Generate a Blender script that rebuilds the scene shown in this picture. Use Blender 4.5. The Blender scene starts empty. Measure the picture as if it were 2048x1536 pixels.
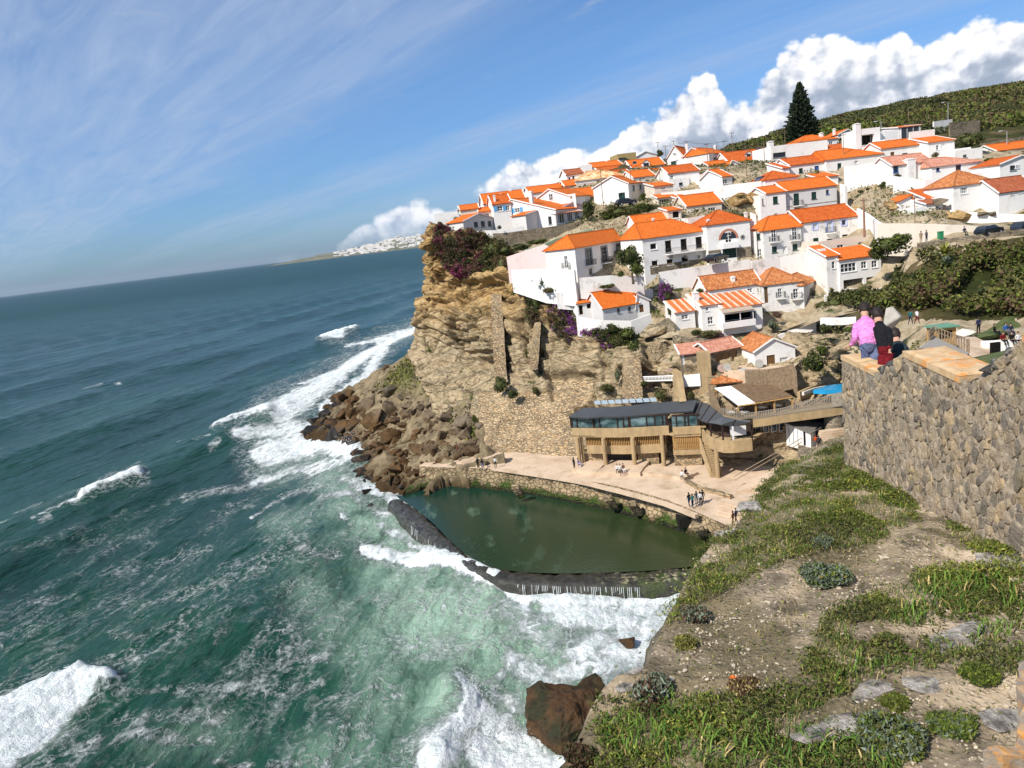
import bpy,bmesh,math,random
import numpy as np
from mathutils import Vector,Matrix
# ------------------------------------------------------------------ camera
SC = bpy.context.scene
COL = SC.collection
FPX = 1500.0                      # focal length in units of a 2048 wide picture
TH = math.atan(300 / 1500.0)      # pitch below the horizon
PH = math.radians(7.04)           # the photographer tilted the phone
EYE = 38.0                        # metres above the sea
fw = np.array([0,math.cos(TH),-math.sin(TH)])
_u0 = np.array([0,math.sin(TH),math.cos(TH)]); _r0 = np.array([1.0,0,0])
CR = math.cos(PH) * _r0 - math.sin(PH) * _u0
CU = math.sin(PH) * _r0 + math.cos(PH) * _u0
CE = np.array([0,0,EYE])
cam_d = bpy.data.cameras.new('camera')
cam_d.sensor_width = 36.0; cam_d.lens = FPX / 2048 * 36.0
cam_d.clip_start = 0.1; cam_d.clip_end = 90000
cam = bpy.data.objects.new('camera',cam_d); COL.objects.link(cam)
m = Matrix(((CR[0],CU[0],-fw[0],0),(CR[1],CU[1],-fw[1],0),(CR[2],CU[2],-fw[2],EYE),(0,0,0,1)))
cam.matrix_world = m
SC.camera = cam
def ray(x,y): return fw + CR * (x - 1024) / FPX - CU * (y - 768) / FPX
def W(x,y,z): return CE + ray(x,y) * z                       # surveyed point: direction and depth
def G(x,y,h=0.0):
 d = ray(x,y); return CE + d * ((h - EYE) / d[2])            # on a level plane at height h
def ONX(x,y,X):
 d = ray(x,y); return CE + d * (X / d[0])
def PXA(P):                                                     # array of points -> survey angles
 d = P - CE; z = d @ fw
 z = np.where(z < 1,1,z)
 return 1024 + FPX * (d @ CR) / z,768 - FPX * (d @ CU) / z
# ------------------------------------------------------------------ light
SUN_EL = math.radians(44); SUN_AZ = math.radians(232)           # azimuth clockwise from +Y, the way the sun stands
sd = np.array([math.sin(SUN_AZ) * math.cos(SUN_EL),math.cos(SUN_AZ) * math.cos(SUN_EL),math.sin(SUN_EL)])
sl = bpy.data.lights.new('sun','SUN'); sl.energy = 4.6; sl.angle = math.radians(0.53); sl.color = (1.0,0.94,0.85)
so = bpy.data.objects.new('sun',sl); COL.objects.link(so)
so.rotation_euler = Vector(sd).to_track_quat('Z','Y').to_euler(); so.location = (-60,-60,120)
SC.view_settings.view_transform = 'Standard'; SC.view_settings.look = 'None'
SC.view_settings.exposure = 0.36; SC.view_settings.gamma = 1.0
SC.view_settings.use_curve_mapping = False
SC.cycles.max_bounces = 6; SC.cycles.transparent_max_bounces = 8
SC.cycles.use_denoising = True
# ------------------------------------------------------------------ node helpers
class NT:
 def __init__(s,tree): s.t = tree; s.n = tree.nodes; s.l = tree.links
 def node(s,typ,**kw):
  n = s.n.new(typ)
  for k,v in kw.items(): setattr(n,k,v)
  return n
 def put(s,sock,v):
  if isinstance(v,bpy.types.NodeSocket): s.l.new(v,sock)
  elif v is not None:
   if sock.type == 'RGBA' and isinstance(v,(tuple,list)) and len(v) == 3: v = (*v,1)
   sock.default_value = v
 def math(s,op,a,b=None,c=None,clamp=False):
  n = s.node('ShaderNodeMath',operation=op); n.use_clamp = clamp
  for i,v in enumerate((a,b,c)):
   if v is not None: s.put(n.inputs[i],v)
  return n.outputs[0]
 def vmath(s,op,a,b=None):
  n = s.node('ShaderNodeVectorMath',operation=op); s.put(n.inputs[0],a)
  if b is not None: s.put(n.inputs[1],b)
  return n.outputs['Value'] if op in ('DOT_PRODUCT','LENGTH','DISTANCE') else n.outputs['Vector']
 def mix(s,f,a,b,mode='MIX'):
  n = s.node('ShaderNodeMix',data_type='RGBA',blend_type=mode)
  s.put(n.inputs['Factor'],f); s.put(n.inputs[6],a); s.put(n.inputs[7],b)
  return n.outputs[2]
 def noise(s,vec,scale,detail=4,rough=0.55,dist=0.0,dim='3D'):
  n = s.node('ShaderNodeTexNoise',noise_dimensions=dim)
  if vec is not None: s.put(n.inputs['Vector'],vec)
  s.put(n.inputs['Scale'],scale); s.put(n.inputs['Detail'],detail)
  s.put(n.inputs['Roughness'],rough); s.put(n.inputs['Distortion'],dist)
  return n.outputs['Fac']
 def vor(s,vec,scale,feature='F1',out='Distance',rand=1.0):
  n = s.node('ShaderNodeTexVoronoi',feature=feature)
  s.put(n.inputs['Vector'],vec); s.put(n.inputs['Scale'],scale); s.put(n.inputs['Randomness'],rand)
  return n.outputs[out]
 def ramp(s,f,stops,interp='LINEAR'):
  n = s.node('ShaderNodeValToRGB'); cr = n.color_ramp; cr.interpolation = interp
  while len(cr.elements) > 1: cr.elements.remove(cr.elements[-1])
  for i,(p,c) in enumerate(stops):
   e = cr.elements[0] if i == 0 else cr.elements.new(p)
   e.position = p
   if isinstance(c,(int,float)): c = (c,c,c)
   e.color = (*c,1) if len(c) == 3 else c
  s.put(n.inputs[0],f); return n.outputs[0]
 def mapr(s,v,a,b,c=0.0,d=1.0,smooth=False):
  n = s.node('ShaderNodeMapRange'); n.interpolation_type = 'SMOOTHSTEP' if smooth else 'LINEAR'
  for i,q in enumerate((v,a,b,c,d)): s.put(n.inputs[i],q)
  return n.outputs[0]
 def coord(s,which='Object'): return s.node('ShaderNodeTexCoord').outputs[which]
 def pos(s): return s.node('ShaderNodeNewGeometry').outputs['Position']
 def sep(s,v):
  n = s.node('ShaderNodeSeparateXYZ'); s.put(n.inputs[0],v); return n.outputs
 def comb(s,x,y,z):
  n = s.node('ShaderNodeCombineXYZ'); s.put(n.inputs[0],x); s.put(n.inputs[1],y); s.put(n.inputs[2],z); return n.outputs[0]
 def mapping(s,v,scale=(1,1,1),rot=(0,0,0),loc=(0,0,0)):
  n = s.node('ShaderNodeMapping'); s.put(n.inputs[0],v)
  n.inputs[1].default_value = loc; n.inputs[2].default_value = rot; n.inputs[3].default_value = scale
  return n.outputs[0]
 def attr(s,name):
  return s.node('ShaderNodeAttribute',attribute_name=name).outputs['Fac']
 def bump(s,h,strength=0.5,dist=0.1,normal=None):
  n = s.node('ShaderNodeBump'); s.put(n.inputs['Height'],h)
  s.put(n.inputs['Strength'],strength); s.put(n.inputs['Distance'],dist)
  if normal is not None: s.put(n.inputs['Normal'],normal)
  return n.outputs[0]
 def rnd(s): return s.node('ShaderNodeObjectInfo').outputs['Random']
def mat(name,fn):
 M = bpy.data.materials.new(name); M.use_nodes = True
 t = NT(M.node_tree)
 bs = M.node_tree.nodes['Principled BSDF']
 r = fn(t) or {}
 for k,v in r.items():
  t.put(bs.inputs[k],v)
 return M
def plain(name,col,rough=0.8,spec=0.3,var=0.12,scale=3.0,metal=0.0,bump=0.0):
 def f(t):
  n = t.noise(t.coord(),scale,5,0.6)
  c = t.mix(t.mapr(n,0.3,0.7),tuple(x * (1 - var) for x in col),tuple(min(1,x * (1 + var)) for x in col))
  d = {'Base Color': c,'Roughness': rough,'Specular IOR Level': spec,'Metallic': metal}
  if bump: d['Normal'] = t.bump(t.noise(t.coord(),scale * 4,5,0.7),bump,0.05)
  return d
 return mat(name,f)
# ------------------------------------------------------------------ mesh helpers
class MB:
 def __init__(s): s.v = []; s.f = []; s.m = []; s.uv = {}
 def quad(s,pts,mi=0,uv=None):
  b = len(s.v); s.v += [tuple(map(float,p)) for p in pts]
  s.f.append(tuple(range(b,b + len(pts)))); s.m.append(mi)
  if uv is not None: s.uv[len(s.f) - 1] = uv
 def box(s,x0,y0,z0,x1,y1,z1,mi=0,M=None):
  P = [(x0,y0,z0),(x1,y0,z0),(x1,y1,z0),(x0,y1,z0),(x0,y0,z1),(x1,y0,z1),(x1,y1,z1),(x0,y1,z1)]
  if M is not None: P = [tuple(M @ Vector(p)) for p in P]
  b = len(s.v); s.v += P
  for f in ((0,3,2,1),(4,5,6,7),(0,1,5,4),(1,2,6,5),(2,3,7,6),(3,0,4,7)):
   s.f.append(tuple(b + i for i in f)); s.m.append(mi)
 def prism(s,poly,z0,z1,mi=0):                            # poly: xy list ccw
  n = len(poly); b = len(s.v)
  zz0 = z0 if hasattr(z0,'__len__') else [z0] * n; zz1 = z1 if hasattr(z1,'__len__') else [z1] * n
  s.v += [(float(p[0]),float(p[1]),float(zz0[i])) for i,p in enumerate(poly)]
  s.v += [(float(p[0]),float(p[1]),float(zz1[i])) for i,p in enumerate(poly)]
  s.f.append(tuple(b + i for i in reversed(range(n)))); s.m.append(mi)
  s.f.append(tuple(b + n + i for i in range(n))); s.m.append(mi)
  for i in range(n):
   j = (i + 1) % n
   s.f.append((b + i,b + j,b + n + j,b + n + i)); s.m.append(mi)
 def slab(s,pts,t,mi=0,down=None):                        # polygon with thickness, top surface = pts, uv in metres
  P = [Vector(map(float,p)) for p in pts]
  n = (P[1] - P[0]).cross(P[2] - P[0]).normalized()
  if n.z < 0: P = P[::-1]; n = -n
  u = Vector((0,0,1)).cross(n)
  u = Vector((1,0,0)) if u.length < 1e-3 else u.normalized()
  v = n.cross(u)
  k = len(P); b = len(s.v)
  s.v += [tuple(p) for p in P] + [tuple(p - n * t) for p in P]
  s.f.append(tuple(range(b,b + k))); s.m.append(mi); s.uv[len(s.f) - 1] = [(p.dot(u),p.dot(v)) for p in P]
  s.f.append(tuple(b + k + i for i in reversed(range(k)))); s.m.append(mi)
  for i in range(k):
   j = (i + 1) % k
   s.f.append((b + i,b + k + i,b + k + j,b + j)); s.m.append(mi)
 def tube(s,pts,r,n=6,mi=0,taper=1.0,cap=True):
  P = [Vector(map(float,p)) for p in pts]; b = len(s.v); K = len(P)
  for i,p in enumerate(P):
   d = (P[min(i + 1,K - 1)] - P[max(i - 1,0)]).normalized()
   a = d.cross(Vector((0,0,1)))
   a = Vector((1,0,0)) if a.length < 1e-3 else a.normalized()
   c = d.cross(a); rr = (r[i] if hasattr(r,'__len__') else r * (1 + (taper - 1) * i / max(1,K - 1)))
   for k in range(n):
    t = 2 * math.pi * k / n
    s.v.append(tuple(p + a * math.cos(t) * rr + c * math.sin(t) * rr))
  for i in range(K - 1):
   for k in range(n):
    j = (k + 1) % n
    s.f.append((b + i * n + k,b + i * n + j,b + (i + 1) * n + j,b + (i + 1) * n + k)); s.m.append(mi)
  if cap:
   s.f.append(tuple(b + k for k in range(n))); s.m.append(mi)
   s.f.append(tuple(b + (K - 1) * n + k for k in reversed(range(n)))); s.m.append(mi)
 def mesh(s,name,mats):
  me = bpy.data.meshes.new(name); me.from_pydata(s.v,[],s.f)
  for M in (mats if isinstance(mats,(list,tuple)) else [mats]): me.materials.append(M)
  if any(s.m): me.polygons.foreach_set('material_index',s.m)
  if s.uv:
   L = me.uv_layers.new(name='UVMap').data
   for fi,uvs in s.uv.items():
    st = me.polygons[fi].loop_start
    for k,q in enumerate(uvs): L[st + k].uv = q
  me.update(); return me
 def build(s,name,mats,parent=None,smooth=False):
  me = s.mesh(name,mats)
  if smooth: me.polygons.foreach_set('use_smooth',[True] * len(me.polygons))
  o = bpy.data.objects.new(name,me); COL.objects.link(o)
  if parent is not None: o.parent = parent
  return o
def ob(name,me,parent=None,loc=None,rz=None,scale=None):
 o = bpy.data.objects.new(name,me); COL.objects.link(o)
 if parent is not None: o.parent = parent
 if loc is not None: o.location = tuple(map(float,loc))
 if rz is not None: o.rotation_euler = (0,0,rz)
 if scale is not None: o.scale = scale if hasattr(scale,'__len__') else (scale,) * 3
 return o
def empty(name,loc,rz=0.0):
 o = bpy.data.objects.new(name,None); COL.objects.link(o); o.location = tuple(map(float,loc)); o.rotation_euler = (0,0,rz)
 o.empty_display_size = 0.3
 return o
def tag(o,label=None,cat=None,group=None,kind=None):
 if label: o['label'] = label
 if cat: o['category'] = cat
 if group: o['group'] = group
 if kind: o['kind'] = kind
 return o
def bulk(name,V,Fc,mats,mi=None,smooth=False,attrs=None,uv=None,parent=None):
 """V (n,3), Fc (m,k) equal sized faces: fast path"""
 V = np.asarray(V,dtype=np.float32); Fc = np.asarray(Fc,dtype=np.int32)
 me = bpy.data.meshes.new(name)
 nf,k = Fc.shape
 me.vertices.add(len(V)); me.vertices.foreach_set('co',V.ravel())
 me.loops.add(nf * k); me.loops.foreach_set('vertex_index',Fc.ravel())
 me.polygons.add(nf); me.polygons.foreach_set('loop_start',np.arange(0,nf * k,k,dtype=np.int32))
 me.polygons.foreach_set('loop_total',np.full(nf,k,dtype=np.int32))
 for M in (mats if isinstance(mats,(list,tuple)) else [mats]): me.materials.append(M)
 if mi is not None: me.polygons.foreach_set('material_index',np.asarray(mi,dtype=np.int32))
 if smooth: me.polygons.foreach_set('use_smooth',np.ones(nf,dtype=bool))
 me.update(calc_edges=True); me.validate()
 for n,a in (attrs or {}).items():
  at = me.attributes.new(n,'FLOAT','POINT'); at.data.foreach_set('value',np.asarray(a,dtype=np.float32))
 o = bpy.data.objects.new(name,me); COL.objects.link(o)
 if parent is not None: o.parent = parent
 return o
def gridfaces(nr,nc):
 i = np.arange(nr * nc).reshape(nr,nc)
 return np.stack([i[:-1,:-1],i[:-1,1:],i[1:,1:],i[1:,:-1]],-1).reshape(-1,4)
# ------------------------------------------------------------------ numpy noise
_perm = np.random.RandomState(7).permutation(4096)
_val = np.random.RandomState(8).rand(4096)
def vnoise(P):
 P = np.asarray(P,dtype=np.float64); i = np.floor(P).astype(np.int64); f = P - i; f = f * f * f * (f * (f * 6 - 15) + 10)
 def h(a,b,c): return _val[(_perm[(_perm[(_perm[a & 4095] + b) & 4095] + c) & 4095])]
 x,y,z = i[...,0],i[...,1],i[...,2]; u,v,w = f[...,0],f[...,1],f[...,2]
 def L(a,b,t): return a + (b - a) * t
 return L(L(L(h(x,y,z),h(x + 1,y,z),u),L(h(x,y + 1,z),h(x + 1,y + 1,z),u),v),
   L(L(h(x,y,z + 1),h(x + 1,y,z + 1),u),L(h(x,y + 1,z + 1),h(x + 1,y + 1,z + 1),u),v),w)
def fbm(P,o=4,g=0.5,lac=2.03):
 a = 1; s = 0; t = 0; P = np.asarray(P,dtype=np.float64)
 for k in range(o): s = s + a * vnoise(P + 17.3 * k); t += a; a *= g; P = P * lac
 return s / t
def ridged(P,o=4):
 a = 1; s = 0; t = 0; P = np.asarray(P,dtype=np.float64)
 for k in range(o): s = s + a * (1 - abs(2 * vnoise(P + 31.7 * k) - 1)); t += a; a *= 0.5; P = P * 2.1
 return s / t
def sstep(a,b,x):
 t = np.clip((x - a) / (b - a),0,1); return t * t * (3 - 2 * t)
class RBF:
 def __init__(s,pts,lin=True,smooth=0.0):
  P = np.array(pts,dtype=float); s.c = P[:,:2]; n = len(P)
  A = np.linalg.norm(s.c[:,None] - s.c[None],axis=-1) + np.eye(n) * smooth
  Q = np.hstack([np.ones((n,1)),s.c])
  Mx = np.block([[A,Q],[Q.T,np.zeros((3,3))]])
  s.w = np.linalg.lstsq(Mx,np.concatenate([P[:,2],np.zeros(3)]),rcond=None)[0]
 def __call__(s,XY):
  XY = np.atleast_2d(np.asarray(XY,dtype=float)); out = np.zeros(len(XY))
  for a in range(0,len(XY),20000):
   B = XY[a:a + 20000]; d = np.linalg.norm(B[:,None] - s.c[None],axis=-1)
   out[a:a + 20000] = d @ s.w[:-3] + s.w[-3] + B @ s.w[-2:]
  return out
def hit(x,y,hf,z0=20.0,z1=600.0,step=0.5):
 zs = np.arange(z0,z1,step); P = CE + ray(x,y)[None] * zs[:,None]
 b = np.nonzero(P[:,2] < hf(P[:,:2]))[0]
 return P[b[0]] if len(b) else None
def inpoly(x,y,poly):
 x = np.asarray(x,float); y = np.asarray(y,float); c = np.zeros(np.broadcast(x,y).shape,bool)
 n = len(poly)
 for i in range(n):
  x1,y1 = poly[i]; x2,y2 = poly[(i + 1) % n]
  if y1 == y2: continue
  k = ((y1 > y) != (y2 > y)) & (x < (x2 - x1) * (y - y1) / (y2 - y1) + x1); c ^= k
 return c
def segdist(x,y,line):
 d = np.full(np.shape(x),1e9); tt = np.zeros(np.shape(x)); L = len(line) - 1
 for i in range(L):
  (x1,y1),(x2,y2) = line[i],line[i + 1]; vx,vy = x2 - x1,y2 - y1
  t = np.clip(((x - x1) * vx + (y - y1) * vy) / (vx * vx + vy * vy + 1e-9),0,1)
  q = np.hypot(x - x1 - t * vx,y - y1 - t * vy); k = q < d
  tt = np.where(k,(i + t) / L,tt); d = np.where(k,q,d)
 return d,tt
# ------------------------------------------------------------------ sky
world = bpy.data.worlds.new('World'); SC.world = world; world.use_nodes = True
def build_world():
 t = NT(world.node_tree); bg = world.node_tree.nodes['Background']
 sky = t.node('ShaderNodeTexSky',sky_type='NISHITA'); sky.sun_disc = False
 sky.sun_elevation = SUN_EL; sky.sun_rotation = SUN_AZ; sky.altitude = 40; sky.air_density = 1.0; sky.dust_density = 0.6; sky.ozone_density = 2.2
 d = t.coord('Generated'); X,Y,Z = t.sep(d)
 el = t.math('ARCSINE',t.math('MINIMUM',Z,0.999)); az = t.math('ARCTAN2',X,Y)
 base = t.mix(1.0,sky.outputs[0],t.mix(t.mapr(el,0.0,0.22),(0.43,0.67,1.10),(0.60,0.88,1.20)),'MULTIPLY')
 K = 9.2                                                   # cloud radiance in sky units
 # high thin streaks on a level sheet
 zz = t.math('ADD',t.math('MAXIMUM',Z,0.0),0.04)
 pl = t.comb(t.math('DIVIDE',X,zz),t.math('DIVIDE',Y,zz),0.0)
 px_,py_,_ = t.sep(pl)
 tc = t.math('ADD',t.math('MULTIPLY',px_,0.78),t.math('MULTIPLY',py_,0.62))
 sc_ = t.math('SUBTRACT',t.math('MULTIPLY',py_,0.78),t.math('MULTIPLY',px_,0.62))
 st = t.comb(t.math('MULTIPLY',tc,1.5),t.math('MULTIPLY',sc_,0.22),3.0)
 n1 = t.noise(st,1.0,6,0.55,0.6); n2 = t.noise(st,3.6,7,0.62,0.8)
 tw = t.math('ADD',tc,t.math('MULTIPLY',t.math('SUBTRACT',n1,0.5),1.6))
 milk = t.ramp(t.math('DIVIDE',tw,10.0),[(0.0,.55),(.12,.62),(.20,.5),(.255,.1),(.32,.08),(.37,.48),(.42,.34),(.46,.08),(.56,.42),(.7,.3),(1.0,.25)])
 cir = t.math('MULTIPLY',milk,t.mapr(n2,0.28,0.66,0.35,1.15))
 cir = t.math('MULTIPLY',cir,t.mapr(el,0.0,0.06),clamp=True)
 cir = t.math('MULTIPLY',cir,0.92)
 col = t.mix(cir,base,(K * .46,K * .56,K * .74))
 # small grey scraps
 q0 = t.comb(t.math('MULTIPLY',az,9.0),t.math('MULTIPLY',el,34.0),1.0)
 sn = t.noise(q0,1.0,6,0.6,0.5)
 scrap = t.math('MULTIPLY',t.mapr(sn,0.64,0.76),t.mapr(el,0.08,0.16))
 col = t.mix(t.math('MULTIPLY',scrap,0.5),col,(K * .40,K * .48,K * .62))
 # cumulus street: top outline measured against azimuth
 tops = []
 for x_,y_ in ((420,505),(560,478),(640,452),(740,412),(800,392),(850,372),(900,372),(950,345),(1000,322),(1050,302),(1095,300),(1135,285),(1180,288),(1215,276),(1245,240),(1290,222),(1335,205),(1362,165),(1395,146),(1440,160),(1480,196),(1512,180),(1545,130),(1590,92),(1640,76),(1680,66),(1715,104),(1760,90),(1805,68),(1845,104),(1890,92),(1930,66),(1975,42),(2048,38)):
  y_ -= 24 * max(0,min(1,(x_ - 1450) / 200)); d_ = ray(x_,y_); d_ = d_ / np.linalg.norm(d_); tops.append((math.atan2(d_[0],d_[1]),math.asin(d_[2])))
 tops = [(-1.2,.03),(-.8,.03)] + tops + [(tops[-1][0] + .15,.20),(1.2,.15)]
 fc = t.node('ShaderNodeFloatCurve'); cu = fc.mapping.curves[0]
 pts = [((a + 1.25) / 2.5,h / 0.3) for a,h in tops]
 cu.points[0].location = (0,.1); cu.points[-1].location = (1,.5)
 for p in pts: cu.points.new(*p)
 fc.mapping.update()
 t.put(fc.inputs['Value'],t.math('DIVIDE',t.math('ADD',az,1.25),2.5))
 top = t.math('MULTIPLY',fc.outputs[0],0.3)
 q = t.comb(t.math('MULTIPLY',az,1.0),t.math('MULTIPLY',el,1.15),0.37)
 def field(q):
  w = t.noise(q,9.0,3,0.5)
  qq = t.vmath('ADD',q,t.vmath('MULTIPLY',t.comb(w,w,w),(0.02,0.02,0.02)))
  acc = None
  for s,a in ((13,.5),(29,.28),(63,.16),(140,.08)):
   n = t.node('ShaderNodeTexVoronoi',feature='F1',voronoi_dimensions='2D'); t.put(n.inputs['Vector'],qq); n.inputs['Scale'].default_value = s
   dd = n.outputs['Distance']
   b = t.math('MULTIPLY',t.math('SUBTRACT',0.55,t.math('MULTIPLY',dd,dd)),a)
   acc = b if acc is None else t.math('ADD',acc,b)
  return acc
 f0 = field(q)
 q1 = t.vmath('ADD',q,(-0.010,0.013,0.0)); f1 = field(q1)
 gap = t.mapr(t.noise(t.comb(t.math('MULTIPLY',az,7.0),t.math('MULTIPLY',el,11.0),5.0),1.0,3,0.5),0.40,0.60,-0.035,0.018)
 dens = t.math('ADD',t.math('SUBTRACT',top,el),t.math('MULTIPLY',t.math('SUBTRACT',f0,0.42),0.060))
 low = t.math('MULTIPLY',gap,t.mapr(az,0.12,-0.15))
 dens = t.math('ADD',dens,t.math('MULTIPLY',low,1.25))
 edge = t.mapr(az,-0.3,0.1,0.030,0.010)
 alpha = t.mapr(t.math('DIVIDE',dens,edge),0.0,1.0,smooth=True)
 lit = t.math('ADD',0.64,t.math('MULTIPLY',t.math('SUBTRACT',f0,f1),2.4))
 big = t.noise(q,16.0,4,0.55)
 depth = t.math('SUBTRACT',top,el)
 lit = t.math('ADD',lit,t.math('MULTIPLY',t.math('SUBTRACT',big,0.5),1.0))
 lit = t.math('ADD',lit,t.mapr(depth,0.0,0.10,0.38,-0.62))
 shade = t.ramp(lit,[(0.0,(.36,.43,.55)),(.3,(.48,.54,.66)),(.55,(.74,.78,.86)),(.8,(1.0,1.0,1.02)),(1.0,(1.16,1.14,1.10))])
 ccol = t.mix(1.0,shade,(K,K,K),'MULTIPLY')
 far = t.mapr(az,0.12,-0.30,0.0,0.62)                    # far end of the street is veiled by air
 ccol = t.mix(far,ccol,(K * .50,K * .62,K * .82))
 amax = t.mapr(az,-0.40,-0.22,0.0,1.0)
 alpha = t.math('MULTIPLY',alpha,t.math('MULTIPLY',amax,t.mapr(el,0.005,0.035,0.25,1.0)))
 col = t.mix(alpha,col,ccol)
 # tiny puffs out over the sea
 tp = t.vor(t.comb(t.math('MULTIPLY',az,16.0),t.math('MULTIPLY',el,40.0),0.0),1.0)
 tpn = t.math('ADD',tp,t.math('MULTIPLY',t.noise(q,120.0,4,0.6),0.5))
 puff = t.math('MULTIPLY',t.mapr(tpn,0.40,0.30),t.math('MULTIPLY',t.mapr(el,0.020,0.03),t.math('MULTIPLY',t.mapr(el,0.075,0.055),t.mapr(az,-0.36,-0.30))))
 col = t.mix(t.math('MULTIPLY',puff,0.6),col,(K * .8,K * .86,K * .95))
 t.put(bg.inputs[0],col); bg.inputs[1].default_value = 0.088
build_world()
# ------------------------------------------------------------------ sea
# white water measured along the shore: (line in survey angles, half width at both ends, strength)
FOAM = [
([(850,655),(790,675),(745,705),(700,735),(655,770),(610,800),(560,830)],10,30,1.0),
([(770,700),(730,760),(690,790),(650,815)],12,18,1.0),
([(432,872),(480,850),(540,832),(600,812)],5,20,1.0),([(470,880),(560,862),(650,850)],8,26,.95),
([(520,905),(600,885),(650,880),(700,905)],26,34,1.05),([(500,960),(580,935),(660,925),(700,915)],8,26,.85),([(620,940),(700,930)],24,12,.9),
([(636,690),(660,682),(682,676)],2,8,1.15),([(685,670),(712,661)],7,6,1.15),([(690,692),(750,678),(835,658)],2,13,.95),
([(600,772),(640,758),(680,745)],3,12,.9),([(675,748),(690,742)],8,8,1.1),
([(70,1058),(130,1032),(180,1010)],2,4,1.0),([(172,1012),(210,990),(245,975),(282,962)],6,10,1.2),([(84,1064),(108,1052)],5,4,.8),
([(28,1032),(85,1018)],3,4,.75),([(0,1058),(14,1054)],8,5,.8),([(165,783),(208,775)],1.2,1.2,.9),([(230,772),(244,770)],1.2,1,.9),
([(425,905),(442,893)],8,5,.7),([(388,897),(420,885)],3,4,.6),([(355,892),(375,890)],3,3,.6),
([(365,990),(430,978),(500,966),(560,948)],10,10,.62),([(460,1005),(510,1012)],8,5,.5),([(500,1041),(540,1018),(600,988)],2,3,.8),([(560,1000),(640,985),(700,975)],6,14,.6),
([(690,975),(740,985),(790,1000)],14,18,.9),([(680,950),(760,955)],8,10,.7),([(690,1045),(690,1046)],9,9,1.05),([(640,1010),(700,1000),(770,1030)],10,16,.7),
([(790,1010),(830,1050),(880,1100),(930,1130),(985,1165)],16,24,1.1),([(725,1103),(770,1108),(840,1118),(900,1130),(980,1165)],11,20,1.2),
([(760,1060),(820,1080),(880,1110)],14,18,.8),
([(985,1165),(1060,1195),(1160,1200),(1260,1198),(1370,1192)],22,26,1.15),([(1100,1230),(1200,1240),(1340,1235)],34,46,.98),
([(1180,1300),(1280,1290),(1320,1270)],50,70,.95),([(1000,1230),(1120,1260),(1220,1330)],50,70,.72),([(1030,1330),(1120,1370)],30,40,.8),([(1130,1350),(1210,1330),(1300,1310)],20,40,.9),([(1220,1300),(1290,1290)],20,20,1.0),
([(925,1370),(945,1395),(950,1430),(935,1470),(900,1510),(860,1545)],12,48,1.1),([(960,1440),(1010,1450),(1060,1490)],40,40,1.0),([(960,1500),(1060,1530),(1150,1536)],45,40,1.1),
([(1000,1400),(1060,1420)],26,20,.85),([(1000,1350),(1100,1340)],14,18,.65),
([(-60,1520),(0,1476),(60,1435),(120,1405),(160,1385),(225,1393)],66,14,1.2),([(-40,1560),(60,1500),(130,1440),(190,1400)],60,18,1.2),([(130,1355),(150,1372),(190,1390)],6,16,1.0),
([(230,1420),(330,1405),(420,1395),(520,1380),(640,1365)],9,12,.55),([(250,1470),(360,1450),(440,1440)],24,16,.58),([(150,1530),(300,1495),(420,1480)],20,12,.62),([(430,1520),(560,1525),(680,1520)],10,12,.58),
([(200,1340),(280,1345)],10,10,.5),([(210,1140),(300,1120),(420,1100)],14,16,.42),([(330,1210),(420,1200),(470,1180)],16,14,.5),([(220,1280),(290,1300)],16,14,.48),([(60,1200),(150,1190)],14,10,.4),
([(590,1110),(640,1120),(670,1115)],12,14,.58),([(450,1150),(560,1150)],16,16,.42),([(520,1290),(620,1260),(680,1240)],10,12,.45),([(560,1330),(650,1315)],12,12,.5),([(640,1400),(800,1390)],24,24,.42),
([(760,1200),(900,1210),(1040,1240)],30,40,.50),([(820,1300),(950,1290),(1060,1290)],40,40,.52),([(700,1460),(820,1440)],12,12,.35),
]
MILK = [([(700,1010),(800,1080),(900,1140)],50,60,.8),([(560,1060),(680,1060)],30,40,.35),([(760,1160),(900,1200),(1000,1210)],60,80,.8),([(900,1250),(1100,1280),(1300,1260)],120,110,1.2),([(800,1180),(900,1300),(880,1420)],80,80,.8),
  ([(840,1400),(900,1420),(900,1500)],60,70,.85),([(640,1200),(760,1300),(800,1420)],60,90,.45),([(620,1500),(800,1530)],40,60,.35),([(1050,1450),(1150,1500)],80,80,1.0),
  ([(0,1500),(100,1480)],70,40,.6),([(560,900),(680,930)],50,50,.5),([(300,1500),(450,1470)],40,40,.3),([(650,960),(720,1010)],30,40,.6)]
def paint(lines,x,y,edge=0.5):
 out = np.zeros_like(x)
 for line,w0,w1,s in lines:
  d,tt = segdist(x,y,line); w = w0 + (w1 - w0) * tt
  out = np.maximum(out,s * (1 - sstep(1 - edge,1 + edge,d / w)))
 return out
WDIR = np.array([0.97,-0.24]); CDIR = np.array([0.24,0.97])
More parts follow.
